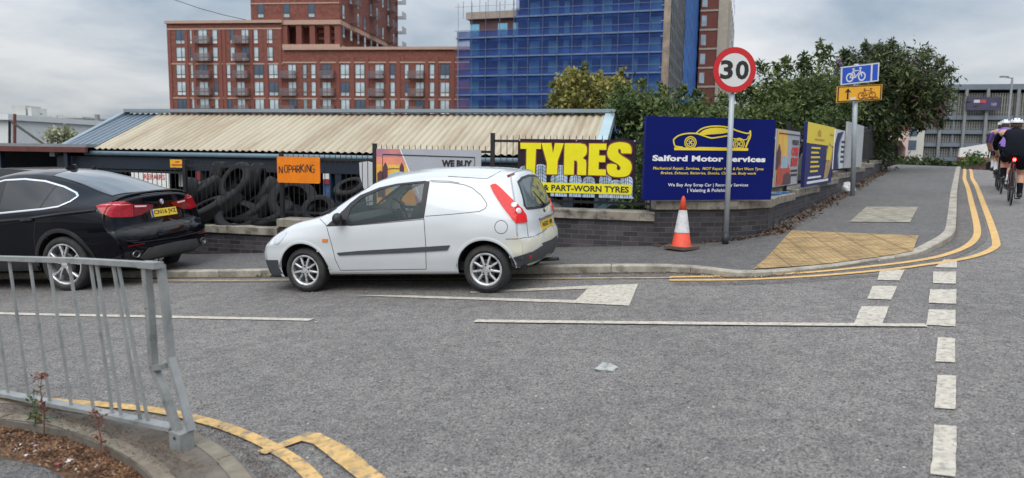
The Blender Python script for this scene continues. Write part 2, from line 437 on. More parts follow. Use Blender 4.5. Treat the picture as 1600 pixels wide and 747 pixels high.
# ---- painted markings
def paint(name, px, h=.008, m=m_white, jit=.0025):
    rnd = random.Random(len(px) + int(px[0][0]))
    P = [gp(u, v) for u, v in px]; P = [V((p.x, p.y)) for p in P]
    P = resample(P, .08); P = [p + V((rnd.uniform(-jit, jit), rnd.uniform(-jit, jit))) for p in P]
    return tag(sheet(name, [(p.x, p.y) for p in P], h, m, .3), kind='structure')
paint('give_way_triangle', [(532, 461.5), (530, 463.5), (900, 476), (987, 479.5), (997, 444.5), (918, 447), (735, 455), (735, 458), (912, 452.5), (897, 471.5)][:1] + [(640, 465.8), (900, 474.5), (983, 478.8), (997, 444.5), (914, 447.5), (735, 456), (736, 458.6), (918, 452), (900, 470), (640, 462.6)])
for q in ([(1475, 406.5), (1495.5, 406.5), (1495, 419.5), (1461, 418.5)], [(1458, 425.5), (1494, 425.5), (1493.5, 444.5), (1457.5, 443.5)], [(1453, 453), (1494.5, 453.5), (1494, 476), (1451, 474.5)],
          [(1451, 484.5), (1493, 486), (1493, 511.5), (1447, 509)], [(1465, 528), (1492.5, 530), (1492.5, 568), (1461.5, 566.5)], [(1464, 587.5), (1494, 589), (1493, 641.5), (1460, 639)],
          [(1460, 665.5), (1494, 668), (1493, 747.5), (1454, 743)], [(1452, 785), (1492, 787), (1491, 900), (1446, 896)],
          [(1375, 421.5), (1413.5, 422.5), (1405, 439.5), (1371, 438.5)], [(1363.5, 447.5), (1402, 448), (1392, 469.5), (1355, 468)], [(1346, 479.5), (1389, 480), (1378, 509.5), (1334, 507.5)]):
    paint('lane_dash', q, .0085)
def line(name, px, wd, m, h=.008, world_ext=()):
    P = [gp(u, v) for u, v in px]; P = [V((p.x, p.y)) for p in P] + [V(q) for q in world_ext]
    P = smoothpath(P, 8); b = MB(); ribbon(b, P, wd, h); return tag(b.build(name, m), kind='structure')
line('centre_line', [(-300, 481), (3, 490.5), (240, 495.5), (487, 500.5)], .10, m_white)
line('centre_line', [(742, 503), (1000, 506), (1250, 508.5), (1447, 510)], .10, m_white, .0125)
m_yf = mat('faded_yellow_paint', (.42, .30, .18), .8, var=.2, vs=10, dirt=(.2, .17, .14), ds=6)
line('yellow_line', [(-200, 436), (260, 438.5), (430, 438.5), (820, 436), (1050, 434.8)], .07, m_yf, .0085)
ext = lambda u, v: [(gp(u, v).x + .529 * t, gp(u, v).y + .848 * t) for t in (3, 7, 12, 20)]
farI = [(gp(1503, 267).x, gp(1503, 267).y), (17.3, 26.6)]
line('yellow_line', [(1046, 434), (1160, 431.5), (1270, 426), (1380, 415), (1440, 407), (1475, 399.5), (1505, 388.5), (1521, 377), (1527, 363), (1523.5, 340), (1518, 318), (1512.5, 295), (1507, 280)], .095, m_yel, .010, ext(1507, 280))
line('yellow_line', [(1046, 438.8), (1160, 437.8), (1270, 432.3), (1380, 423), (1450, 414), (1500, 406.5), (1533, 398), (1553, 388), (1556, 378), (1548, 350), (1536, 318), (1526, 292), (1519, 279)], .095, m_yel, .010, ext(1519, 279))
# near-side yellow lines
m_yel2 = mat('worn_yellow_paint', (.50, .32, .12), .85, var=.25, vs=12, bump=.5, bs=60, dirt=(.17, .15, .125), ds=16)
line('yellow_line', [(-100, 620), (80, 628), (235, 642), (325, 661), (385, 682), (432, 705), (475, 735), (505, 775), (520, 830)], .085, m_yel2, .012)
paint('yellow_box_mark', [(402, 708), (480, 679), (500, 680), (545, 703), (605, 752), (575, 765), (490, 697), (472, 692), (415, 713)], .014, m_yel2)
paint('repair_patch', [(1052, 438), (1052, 446), (1160, 446), (1260, 441), (1380, 431), (1380, 428), (1200, 438)], .002, m_band)
# ---- tactile paving and slabs
def slabmat(name, c, blister):
    m = bpy.data.materials.new(name); m.use_nodes = True; t = m.node_tree; n = t.nodes; l = t.links
    b = n['Principled BSDF']; b.inputs['Roughness'].default_value = .85
    tc = n.new('ShaderNodeTexCoord'); mp = n.new('ShaderNodeMapping'); l.new(tc.outputs['Object'], mp.inputs[0]); mp.inputs['Rotation'].default_value = (0, 0, R(9))
    br = n.new('ShaderNodeTexBrick'); br.inputs['Scale'].default_value = 1.; br.offset = 0; br.inputs['Brick Width'].default_value = .4; br.inputs['Row Height'].default_value = .4; br.inputs['Mortar Size'].default_value = .008
    br.inputs['Color1'].default_value = (*c, 1); br.inputs['Color2'].default_value = (*[x * .86 for x in c], 1); br.inputs['Mortar'].default_value = (*[x * .3 for x in c], 1)
    l.new(mp.outputs[0], br.inputs['Vector'])
    nz = n.new('ShaderNodeTexNoise'); nz.inputs['Scale'].default_value = 6; nz.inputs['Detail'].default_value = 8; nz.inputs['Roughness'].default_value = .7; l.new(tc.outputs['Object'], nz.inputs['Vector'])
    rr = n.new('ShaderNodeValToRGB'); l.new(nz.outputs[0], rr.inputs[0]); rr.color_ramp.elements[0].position = .35; rr.color_ramp.elements[0].color = (.6, .57, .55, 1); rr.color_ramp.elements[1].position = .6; rr.color_ramp.elements[1].color = (1.05, 1.05, 1.05, 1)
    mx = n.new('ShaderNodeMix'); mx.data_type = 'RGBA'; mx.blend_type = 'MULTIPLY'; mx.inputs[0].default_value = 1; l.new(br.outputs[0], mx.inputs[6]); l.new(rr.outputs[0], mx.inputs[7])
    res = mx.outputs[2]
    if blister:
        vo = n.new('ShaderNodeTexVoronoi'); vo.inputs['Scale'].default_value = 1 / .0667; vo.inputs['Randomness'].default_value = 0.
        l.new(mp.outputs[0], vo.inputs['Vector'])
        vr = n.new('ShaderNodeValToRGB'); l.new(vo.outputs['Distance'], vr.inputs[0]); vr.color_ramp.elements[0].position = .2; vr.color_ramp.elements[0].color = (1, 1, 1, 1); vr.color_ramp.elements[1].position = .42; vr.color_ramp.elements[1].color = (0, 0, 0, 1)
        bp = n.new('ShaderNodeBump'); bp.inputs['Strength'].default_value = 1.; bp.inputs['Distance'].default_value = .01; l.new(vr.outputs[0], bp.inputs['Height']); l.new(bp.outputs[0], b.inputs['Normal'])
        m2 = n.new('ShaderNodeMix'); m2.data_type = 'RGBA'; m2.blend_type = 'MULTIPLY'; m2.inputs[0].default_value = .6
        l.new(res, m2.inputs[6]); vr2 = n.new('ShaderNodeValToRGB'); l.new(vo.outputs['Distance'], vr2.inputs[0]); vr2.color_ramp.elements[0].position = .30; vr2.color_ramp.elements[0].color = (1.15, 1.15, 1.15, 1); vr2.color_ramp.elements[1].position = .5; vr2.color_ramp.elements[1].color = (.55, .5, .45, 1)
        l.new(vr2.outputs[0], m2.inputs[7]); res = m2.outputs[2]
    l.new(res, b.inputs['Base Color']); return m
tac = [gph(u, v) for u, v in ((1237, 361), (1436, 369), (1431, 380), (1427, 393), (1390, 400), (1350, 405.5), (1270, 415.5), (1176, 421.5))]
tag(sheet('tactile_paving', [(p.x, p.y) for p in tac], lambda x, y: hp(x, y) + .012, slabmat('tactile_slabs', (.44, .305, .135), True), .25), kind='structure')
tac = [gph(u, v) for u, v in ((1354, 323.5), (1434.5, 324), (1422, 348), (1327, 347.5))]
tag(sheet('slab_patch', [(p.x, p.y) for p in tac], lambda x, y: hp(x, y) + .010, slabmat('pale_slabs', (.29, .265, .21), False), .4), kind='structure')
# ---- near-side pavement corner where the photographer stands
near_out = [gp(u, v, .1) for u, v in ((-420, 600), (0, 621), (150, 638), (240, 652), (300, 672), (350, 697), (398, 744), (420, 800))]
near_out = [V((p.x, p.y)) for p in near_out] + [V((-.95, 1.6)), V((-.6, -3)), V((-8, -3)), V((-12, 6))]
near_in = [gp(u, v, .1) for u, v in ((-420, 620), (0, 655), (105, 673), (170, 700), (210, 722), (240, 750), (262, 800))]
near_in = [V((p.x, p.y)) for p in near_in]
ni = near_in + [V((-1.35, 1.6)), V((-1.0, -2.9)), V((-7.8, -2.9))]
m_nconc = mat('trodden_concrete', (.12, .104, .086), .9, var=.25, vs=7, bump=.6, bs=50, dirt=(.085, .066, .048), ds=2.6)
tag(sheet('near_kerb', [(p.x, p.y) for p in near_out], .1, m_nconc, .4, skirt=.14, holes=[[(p.x, p.y) for p in ni]]), kind='structure')
m_soil = mat('soil', (.09, .055, .032), .95, var=.4, vs=14, bump=.9, bs=45, dirt=(.17, .085, .04), ds=5)
tag(sheet('soil', [(p.x, p.y) for p in offs(ni, .004)], .035, m_soil, .3), kind='structure')
nasph = [gp(u, v, .04) for u, v in ((-300, 700), (0, 718), (60, 727), (100, 747), (120, 790), (-300, 900))]
tag(sheet('near_path', [(p.x, p.y) for p in nasph], .045, m_pave, .3), kind='structure')
# kerb stones: pale light edging on the inner and outer lips
m_edge = mat('kerb_edge_concrete', (.175, .152, .115), .88, var=.25, vs=10, bump=.5, bs=60, dirt=(.15, .12, .09), ds=4)
for k, pp, o_ in ((0, near_out[:8], -.06), (1, near_in, .045)):
    P = smoothpath(offs(pp, o_), 6); b = MB(); run = 0.; st = 0
    for i in range(len(P) - 1):
        run += (P[i + 1] - P[i]).length
        if run > .75 or i == len(P) - 2:
            seg = P[st:i + 2]; seg[-1] = seg[-1].lerp(seg[-2], .06)
            ribbon(b, seg, .085, .104); st = i + 1; run = 0.
    tag(b.build('kerb_edging', m_edge), kind='structure')
# yard behind the wall
yp_ = [(p.x, p.y) for p in [WA + V((0, .15))] + [W_SEG1(64) + V((0, .1))]] + [(-60, 90), (45, 90)] + [(W_SEG3(46).x - .1, W_SEG3(46).y), (WC[-1].x - .1, WC[-1].y), (WC[-2].x - .05, WC[-2].y + .1), (WC[1].x, WC[1].y + .12)]
b = MB(); vs, fs = fill2d(yp_, 6.); b.add([(p.x, p.y, -.8) for p in vs], fs)
tag(b.build('yard', m_yard), kind='structure')

# ------------------------------------------------------------------ boundary wall
def brickmat(name, c1, c2, mortar, bw=.215, bh=.065, ms=.01, rough=.7, bump=.6, dirt=None):
    m = bpy.data.materials.new(name); m.use_nodes = True; t = m.node_tree; n = t.nodes; l = t.links
    b = n['Principled BSDF']; b.inputs['Roughness'].default_value = rough
    tc = n.new('ShaderNodeTexCoord'); sp = n.new('ShaderNodeSeparateXYZ'); l.new(tc.outputs['Object'], sp.inputs[0])
    ad_ = n.new('ShaderNodeMath'); ad_.operation = 'ADD'; l.new(sp.outputs[0], ad_.inputs[0]); l.new(sp.outputs[1], ad_.inputs[1])
    cb = n.new('ShaderNodeCombineXYZ'); l.new(ad_.outputs[0], cb.inputs[0]); l.new(sp.outputs[2], cb.inputs[1])
    br = n.new('ShaderNodeTexBrick'); l.new(cb.outputs[0], br.inputs['Vector']); br.inputs['Scale'].default_value = 1
    br.inputs['Brick Width'].default_value = bw + ms; br.inputs['Row Height'].default_value = bh + ms; br.inputs['Mortar Size'].default_value = ms / 2; br.inputs['Bias'].default_value = 0.
    br.inputs['Color1'].default_value = (*c1, 1); br.inputs['Color2'].default_value = (*c2, 1); br.inputs['Mortar'].default_value = (*mortar, 1)
    nz = n.new('ShaderNodeTexNoise'); nz.inputs['Scale'].default_value = 2.2; nz.inputs['Detail'].default_value = 8; nz.inputs['Roughness'].default_value = .7; l.new(tc.outputs['Object'], nz.inputs['Vector'])
    rr = n.new('ShaderNodeValToRGB'); l.new(nz.outputs[0], rr.inputs[0]); rr.color_ramp.elements[0].position = .33; rr.color_ramp.elements[0].color = (.6, .6, .6, 1); rr.color_ramp.elements[1].position = .68; rr.color_ramp.elements[1].color = (1.35, 1.3, 1.25, 1)
    mx = n.new('ShaderNodeMix'); mx.data_type = 'RGBA'; mx.blend_type = 'MULTIPLY'; mx.inputs[0].default_value = 1; l.new(br.outputs[0], mx.inputs[6]); l.new(rr.outputs[0], mx.inputs[7])
    l.new(mx.outputs[2], b.inputs['Base Color'])
    bp = n.new('ShaderNodeBump'); bp.inputs['Strength'].default_value = bump; bp.inputs['Distance'].default_value = .008; bp.invert = True; l.new(br.outputs['Fac'], bp.inputs['Height']); l.new(bp.outputs[0], b.inputs['Normal'])
    MATS[name] = m; return m
m_bw = brickmat('engineering_brick', (.020, .020, .026), (.066, .058, .066), (.095, .094, .10), rough=.6)
m_cop = mat('weathered_coping', (.235, .21, .172), .9, var=.25, vs=5, bump=.5, bs=60, dirt=(.05, .046, .04), ds=4.5)
def build_in(b, name, m, parent, T, **k):
    o = b.build(name, m, None, **k); o.parent = parent; o.matrix_parent_inverse = Matrix(); o.matrix_local = MW[parent.name].inverted() @ T; MW[o.name] = T; return o
def wall_section(parent, p, q, ztop, cop=True, seed=0, blk=.85):
    p, q = V(p), V(q); d = q - p; L_ = d.length; ang = math.atan2(d.y, d.x)
    T = frame((p.x, p.y, 0), ang)
    b = MB(); b.box(0, L_, .03, .33, -1.6, ztop - .13)
    build_in(b, 'brickwork', m_bw, parent, T)
    b = MB(); rnd = random.Random(seed); n_ = max(1, round(L_ / blk))
    for i in range(n_):
        a_, c_ = L_ * i / n_, L_ * (i + 1) / n_; dz = rnd.uniform(-.004, .004)
        e1 = .004 if i > 0 else -.0; e2 = .004 if i < n_ - 1 else -.0
        x0, x1, y0, y1, z0, z1, bv = a_ + e1, c_ - e2, -.03 + rnd.uniform(0, .006), .39, ztop - .13, ztop + dz, .012
        vs = [(x0, y0, z0), (x1, y0, z0), (x1, y0, z1 - bv), (x0, y0, z1 - bv), (x0, y0 + bv, z1), (x1, y0 + bv, z1), (x1, y1, z1), (x0, y1, z1), (x1, y1, z0), (x0, y1, z0)]
        b.add(vs, [(0, 1, 2, 3), (3, 2, 5, 4), (4, 5, 6, 7), (7, 6, 8, 9), (0, 9, 8, 1), (0, 3, 4, 7, 9), (1, 8, 6, 5, 2)])
    build_in(b, 'coping', m_cop, parent, T)
SX = [2.11, -.37, -2.34, -4.04, -5.95, -7.9, -9.9, -12, -14.2, -16.5]
SZ = [.825, .65, .485, .33, .20, .06, -.07, -.2, -.33]
wt = thing('brick_wall', 'long low dark brick wall with stepped grey stone coping running behind the two parked cars', 'wall', (WA.x, WA.y, 0))
for i in range(len(SX) - 1):
    t0 = (2.11 - SX[i]) / math.cos(R(15.16)); t1 = (2.11 - SX[i + 1]) / math.cos(R(15.16))
    wall_section(wt, W_SEG1(t1), W_SEG1(t0), SZ[i], seed=i)
wt2 = thing('brick_wall', 'dark brick wall rounding the pavement corner under the big blue sign board', 'wall', (WA.x, WA.y, 0))
for i in range(3): wall_section(wt2, WC[i], WC[i + 1], 1.0 + .002 * i, seed=20 + i)
wt3 = thing('brick_wall', 'dark brick wall climbing the slope in coped steps beside the pavement up to the dark tree', 'wall', (WC[-1].x, WC[-1].y, 0))
t_ = 0.; k = 0; S3 = []
for L_ in (1.5, 2.7, 2.7, 2.7, 2.7, 2.7, 2.7, 2.7):
    p, q = W_SEG3(t_), W_SEG3(t_ + L_); zt = gz((p.x + q.x) / 2) + .1 + .46 + (.03 if k == 0 else 0)
    wall_section(wt3, p, q, zt, seed=40 + k); S3.append((t_, t_ + L_, zt)); t_ += L_; k += 1
# ------------------------------------------------------------------ railings
m_blk = mat('black_fence_paint', (.012, .012, .014), .45, var=.2, vs=9)
def rail_panel(parent, p, q, zb, zr, ztip, inset=.17, rb=True, spacing=.1):
    p, q = V(p), V(q); d = q - p; L_ = d.length; ang = math.atan2(d.y, d.x); T = frame((p.x, p.y, 0), ang)
    b = MB(); b.box(.0, L_, inset - .006, inset + .006, zr - .02, zr + .02); b.box(0, L_, inset - .006, inset + .006, zb - .02, zb + .02)
    n_ = int((L_ - .08) / spacing); x0 = (L_ - (n_ - 1) * spacing) / 2
    rnd = random.Random(int(L_ * 100))
    for i in range(n_):
        x = x0 + i * spacing; e_ = rnd.uniform(-.004, .004)
        b.tube([(x, inset, zb - .05), (x, inset, zr), (x + e_, inset, ztip - .02), (x + e_, inset, ztip)], [.0065, .0065, .006, .002], 6)
    build_in(b, 'rail_panel', m_blk, parent, T)
def fence_post(parent, p, ang, z0, z1, inset=.17):
    T = frame((p.x, p.y, 0), ang); b = MB(); b.box(-.03, .03, inset - .03, inset + .03, z0, z1); b.box(-.034, .034, inset - .034, inset + .034, z1, z1 + .008); build_in(b, 'post', m_blk, parent, T)
ft = thing('railing', 'long black metal railing standing on the stepped wall behind the parked cars', 'fence', (WA.x, WA.y, 0))
for i in range(len(SX) - 1):
    t0 = (2.11 - SX[i]) / math.cos(R(15.16)); t1 = (2.11 - SX[i + 1]) / math.cos(R(15.16))
    zc_ = SZ[i]
    rail_panel(ft, W_SEG1(t1), W_SEG1(t0), zc_ + .11, zc_ + 1.03, zc_ + 1.13)
    if i > 0: fence_post(ft, W_SEG1(t0), R(-15.16), SZ[i] - .01, SZ[i] + 1.34 - .02 * i)
fence_post(ft, W_SEG1(.06), R(-15.16), .8, 2.05)
ft2 = thing('railing', 'black metal railing with spiked tips behind the advertising boards up the slope', 'fence', (WC[-1].x, WC[-1].y, 0))
for i, (ta, tb, zt) in enumerate(S3):
    rail_panel(ft2, W_SEG3(ta), W_SEG3(tb), zt + .11, zt + 1.03, zt + 1.15); fence_post(ft2, W_SEG3(tb), a3, zt - .01, zt + 1.3)
for i in range(3): rail_panel(ft2, WC[i], WC[i + 1], 1.12, 2.06, 2.14, inset=.25)
# ------------------------------------------------------------------ vehicles
def ss(a, b_, x):
    t = min(1., max(0., (x - a) / (b_ - a))); return t * t * (3 - 2 * t)
class Body:
    def __init__(s, L, S, **k):
        s.L = L; s.S = S; s.k = {a: (pchip(v) if isinstance(v, list) else v) for a, v in k.items()}
        k = s.k; NS, NR = k.get('ns', 120), 40
        def keys(x):
            zt, ze, we = k['ztop'](x), k['zedge'](x), k['wedge'](x); zb, wb = k['zbelt'](x), k['wbelt'](x)
            wm, ws, z0 = k['wmid'](x), k['wsill'](x), k['zbot'](x); zm = min(k['zmid'], zb - .08)
            ze = max(ze, zb + .02); zt = max(zt, ze + .015)
            return [V((0, z0)), V((ws - .10, z0)), V((ws - .015, z0 + .02)), V((ws + .01, z0 + .10)), V((wm, zm - .12)), V((wm, zm)), V((wm * .985 + wb * .015, (zm + zb) / 2)),
                    V((wb, zb)), V((wb + (we - wb) * .5 + .016, zb + (ze - zb) * .5)), V((we, ze)), V((we * .88, ze + (zt - ze) * .42)), V((we * .55, ze + (zt - ze) * .84)), V((0, zt))]
        def ring(x):
            kp = keys(x); ks = smoothpath([V((p.x, p.y, 0)) for p in kp], 8)
            d = [0.]
            for i in range(1, len(ks)): d.append(d[-1] + (ks[i] - ks[i - 1]).length)
            o = []; j = 0
            # anchor: parameterise so the belt and roof edge stay on fixed rows
            anch = [0, 2 * 8, 5 * 8, 7 * 8, 9 * 8, 12 * 8]; rows = [0, 5, 13, 21, 30, NR]
            for a in range(5):
                i0, i1 = anch[a], anch[a + 1]
                for r in range(rows[a], rows[a + 1] + (1 if a == 4 else 0)):
                    t = d[i0] + (d[i1] - d[i0]) * (r - rows[a]) / (rows[a + 1] - rows[a])
                    while j < len(d) - 2 and d[j + 1] < t: j += 1
                    f = (t - d[j]) / max(1e-9, d[j + 1] - d[j]); q = ks[j].lerp(ks[j + 1], min(1, max(0, f))); o.append((q.x, q.y))
            return o
        XS = [L * i / 480 for i in range(481)]; table = [ring(x) for x in XS]
        def ringat(x, r):
            x = min(L - 1e-6, max(0, x)); i = int(x / L * 480); f = x / L * 480 - i
            a, c = table[i][r], table[i + 1][r]; return a[0] + (c[0] - a[0]) * f, a[1] + (c[1] - a[1]) * f
        def xof(xs, y, z):
            Fq = 1 - ss(0, k.get('ff', .9), xs); Rq = ss(L - k.get('rf', 1.1), L, xs)
            cy = min(1.1, abs(y) / .85)
            return xs + Fq * (k['xf'](z) + k['cf'] * cy ** 3) - Rq * ((L - k['xr'](z)) + k['cr'] * cy ** 3)
        s.xof = xof
        def pt(xs, r):
            x = xs
            for _ in range(7):
                y, z = ringat(x, r); x = .5 * x + .5 * xof(xs, y, z)
            return V((x, y, z))
        st = [L * (i / (NS - 1)) for i in range(NS)]
        vs = []; fs = []
        M_ = 2 * NR
        def fullring(half): return half + [V((p.x, -p.y, p.z)) for p in half[-2:0:-1]]
        rings = [fullring([pt(x, r) for r in range(NR + 1)]) for x in st]
        def caps(rg, xs, sgn):
            zc = sum(p.z for p in rg) / len(rg); o = []
            for q, dx in ((.985, .025), (.94, .045), (.86, .05), (.74, .05), (.6, .05), (.45, .05), (.3, .05), (.15, .05)):
                rr = []
                for p in rg:
                    y = p.y * q; z = zc + (p.z - zc) * q; rr.append(V((xof(xs, y, z) + sgn * (dx - .05), y, z)))
                o.append(rr)
            return o, V((xof(xs, 0, zc), 0, zc))
        rings[-1] = [V((p.x - .05, p.y, p.z)) for p in rings[-1]]; rings[0] = [V((p.x + .05, p.y, p.z)) for p in rings[0]]
        r2, cR = caps(rings[-1], L, 1); f2, cF = caps(rings[0], 0, -1)
        allr = f2[::-1] + rings + r2
        for rg in allr: vs += rg
        n = len(allr)
        for i in range(n - 1):
            for j in range(M_): fs.append((i * M_ + j, i * M_ + (j + 1) % M_, (i + 1) * M_ + (j + 1) % M_, (i + 1) * M_ + j))
        c0 = len(vs); vs += [cF, cR]
        for j in range(M_):
            fs.append((c0, (j + 1) % M_, j)); fs.append((c0 + 1, (n - 1) * M_ + j, (n - 1) * M_ + (j + 1) % M_))
        s.v = vs; s.f = fs
        s.bvh = BVHTree.FromPolygons([v * S for v in vs], fs)
        s.reg = {}
    def place(s, M): s.M = M; s.I = M.inverted(); s.o = s.I @ CAM
    def px(s, p): return proj(s.M @ (V(p) * s.S))
    # ray generators return origin, direction in scaled local space
    def rpx(s, q):
        d = (s.I.to_3x3() @ ray(q[0], q[1])).normalized(); return s.o, d
    def rside(s, q): return V((q[0] * s.S, -3, q[1] * s.S)), V((0, 1, 0))
    def rrear(s, q): return V((9, q[0] * s.S, q[1] * s.S)), V((-1, 0, 0))
    def rtop(s, q): return V((q[0] * s.S, q[1] * s.S, 4)), V((0, 0, -1))
    def rfront(s, q): return V((-4, q[0] * s.S, q[1] * s.S)), V((1, 0, 0))
    def cast(s, gen, q):
        o, d = gen(q); h = s.bvh.ray_cast(o, d)
        if h[0] is None:
            return None
        n = h[1]
        if n.dot(d) > 0: n = -n
        return h[0], n
    def patch(s, name, gen, poly, m, parent, off=.004, res=None, holes=(), mirror=False, skirt=.012, smooth=True, depth=0.):
        res = res or (3. if gen == s.rpx else .03)
        vs, fs = fill2d(poly, res, holes); H = [s.cast(gen, (p.x, p.y)) for p in vs]
        def tri_ok(f):
            if not all(H[i] for i in f): return False
            return max((H[f[0]][0] - H[f[1]][0]).length, (H[f[1]][0] - H[f[2]][0]).length) < .35
        fs = [f for f in fs if tri_ok(f)]
        P = [(h[0] + h[1] * off) if h else V((0, 0, 0)) for h in H]; Nn = [h[1] if h else V((0, 0, 1)) for h in H]
        if not fs: print('EMPTY PATCH', name); return None
        # orient faces with normals
        f0 = fs[0]; nrm = (P[f0[1]] - P[f0[0]]).cross(P[f0[2]] - P[f0[0]])
        if nrm.dot(Nn[f0[0]]) < 0: fs = [f[::-1] for f in fs]
        outs = []
        for sgn in ((1, -1) if mirror else (1,)):
            b = MB(); Q = [V((p.x, p.y * sgn, p.z)) for p in P]; NQ = [V((p.x, p.y * sgn, p.z)) for p in Nn]; ff = [f if sgn > 0 else f[::-1] for f in fs]
            b.add(Q, ff)
            cnt = {}
            for f in ff:
                for i in range(3):
                    a, c = f[i], f[(i + 1) % 3]; cnt.setdefault((min(a, c), max(a, c)), []).append((a, c))
            idx = {}
            for kk_, l_ in cnt.items():
                if len(l_) == 1:
                    a, c = l_[0]
                    for q in (a, c):
                        if q not in idx: idx[q] = len(b.v); b.v.append(tuple(Q[q] - NQ[q] * skirt))
                    b.f.append((c, a, idx[a], idx[c])); b.m.append(0)
            used = set(i for f in b.f for i in f); mp_ = {}; nv = []
            for i in sorted(used): mp_[i] = len(nv); nv.append(b.v[i])
            b.v = nv; b.f = [tuple(mp_[i] for i in f) for f in b.f]
            o = b.build(name, m, parent, autos=35 if smooth else None); outs.append(o)
        return outs
    def strip(s, name, gen, path, wd, m, parent, off=.002, step=None, mirror=False, closed=False, b=None, h=0.):
        step = step or (2. if gen == s.rpx else .02)
        P = resample([V(p) for p in path], step, closed)
        if closed: P.append(P[0])
        H = [s.cast(gen, (p.x, p.y)) for p in P]; runs = []; cur = []
        for x in H:
            if x is None or (cur and (x[0] - cur[-1][0]).length > .25):
                if len(cur) > 1: runs.append(cur)
                cur = [] if x is None else [x]
            else: cur.append(x)
        if len(cur) > 1: runs.append(cur)
        own = b is None; b = b if b is not None else MB()
        for sgn in ((1, -1) if mirror else (1,)):
            for rn in runs:
                vs = []; fs = []
                for i, (p, n) in enumerate(rn):
                    t = (rn[min(i + 1, len(rn) - 1)][0] - rn[max(i - 1, 0)][0])
                    if t.length < 1e-6: t = V((1, 0, 0))
                    sd = n.cross(t.normalized()).normalized()
                    for q in (p + sd * (wd / 2) - n * .004, p + sd * (wd / 2) + n * off, p + n * (off + h), p - sd * (wd / 2) + n * off, p - sd * (wd / 2) - n * .004): vs.append(V((q.x, q.y * sgn, q.z)))
                for i in range(len(rn) - 1):
                    for j in range(4): fs.append((i * 5 + j, i * 5 + j + 1, i * 5 + 6 + j, i * 5 + 5 + j))
                b.add(vs, fs if sgn < 0 else [f[::-1] for f in fs])
            if own and b.v: b.build(name, m, parent, autos=40); b = MB()
    def build(s, parent, m_body, cuts, regions, arches, arch_r):
        """cuts: list of (kind, poly, symmetric); regions: (name, kind, poly, mat, sym)"""
        S = s.S; bm = bmesh.new(); vv = [bm.verts.new(v * S) for v in s.v]; bm.faces.ensure_lookup_table()
        for f in s.f:
            try: bm.faces.new([vv[i] for i in f])
            except ValueError: pass
        bm.normal_update()
        def to2(kind, p, sym):
            q = V((p.x, -abs(p.y) if sym else p.y, p.z))
            if kind == 'px': return proj(s.M @ q)
            if kind in ('side', 'sideall'): return (q.x / S, q.z / S)
            if kind == 'rear' or kind == 'front': return (q.y / S, q.z / S)
            if kind == 'top': return (q.x / S, q.y / S)
        def ok(kind, f, sym, c):
            n = f.normal.copy(); q = c.copy()
            if sym and c.y > 0: n.y = -n.y; q.y = -q.y
            if kind == 'px': return n.dot(s.o - q) > 0
            if kind == 'sideall': return True
            if kind == 'side': return abs(n.y) > .3
            if kind == 'rear': return n.x > .1 and c.x > s.L * S * .6
            if kind == 'front': return n.x < -.05 and c.x < s.L * S * .55
            if kind == 'top': return n.z > .3
        # wheel arches: snap and delete
        dead = []
        for (ax, az) in arches:
            for v in bm.verts:
                if abs(v.co.y) < .35 * S: continue
                dx, dz = v.co.x - ax * S, v.co.z - az * S; r = math.hypot(dx, dz)
                if abs(r - arch_r * S) < .022 * S and r > 0: v.co.x = ax * S + dx / r * arch_r * S; v.co.z = az * S + dz / r * arch_r * S
            for f in bm.faces:
                c = f.calc_center_median()
                if abs(c.y) > .40 * S and math.hypot(c.x - ax * S, c.z - az * S) < arch_r * S: dead.append(f)
        bmesh.ops.delete(bm, geom=list(set(dead)), context='FACES')
        dead = []
        for kind, poly, sym in cuts:
            xs = [p[0] for p in poly]; ys = [p[1] for p in poly]; bb = (min(xs), max(xs), min(ys), max(ys))
            for f in bm.faces:
                c = f.calc_center_median(); q = to2(kind, c, sym)
                if bb[0] < q[0] < bb[1] and bb[2] < q[1] < bb[3] and inpoly(q, poly) and ok(kind, f, sym, c): dead.append(f)
        bmesh.ops.delete(bm, geom=list(set(dead)), context='FACES')
        # regions become parts of their own
        parts = []
        for name, kind, poly, m_, sym in regions:
            sel = []
            for f in bm.faces:
                c = f.calc_center_median()
                q = to2(kind, c, sym)
                if inpoly(q, poly) and ok(kind, f, sym, c): sel.append(f)
            sel = list(set(sel))
            if not sel: print('EMPTY REGION', name); continue
            vm = {}; b = MB()
            for f in sel:
                ids = []
                for v in f.verts:
                    if v not in vm: vm[v] = len(b.v); b.v.append(tuple(v.co))
                    ids.append(vm[v])
                b.f.append(tuple(ids)); b.m.append(0)
            b.build(name, m_, parent, smooth=True)
            bmesh.ops.delete(bm, geom=sel, context='FACES')
        me = bpy.data.meshes.new('body'); bm.to_mesh(me); bm.free(); me.materials.append(m_body)
        me.polygons.foreach_set('use_smooth', [True] * len(me.polygons))
        o = bpy.data.objects.new('body', me); COL.objects.link(o); o.parent = parent; MW[o.name] = MW[parent.name]; return o
    def arch_liner(s, parent, arches, r, m, yin=.45, yout=.80):
        S = s.S
        for ax, az in arches:
            for sg in (-1, 1):
                b = MB(); n = 20; vs = []
                for i in range(n + 1):
                    a = R(6) + R(168) * i / n
                    for y in (yin, yout): vs.append((ax * S + math.cos(a) * (r + .01) * S, sg * y * S, az * S + math.sin(a) * (r + .01) * S))
                b.add(vs, [(2 * i, 2 * i + 1, 2 * i + 3, 2 * i + 2) for i in range(n)])
                b.add([(ax * S, sg * yin * S, az * S)] + [(ax * S + math.cos(R(6) + R(168) * i / n) * r * S, sg * yin * S, az * S + math.sin(R(6) + R(168) * i / n) * r * S) for i in range(n + 1)], [(0, i + 1, i + 2) for i in range(n)])
                b.build('wheel_liner', m, parent)
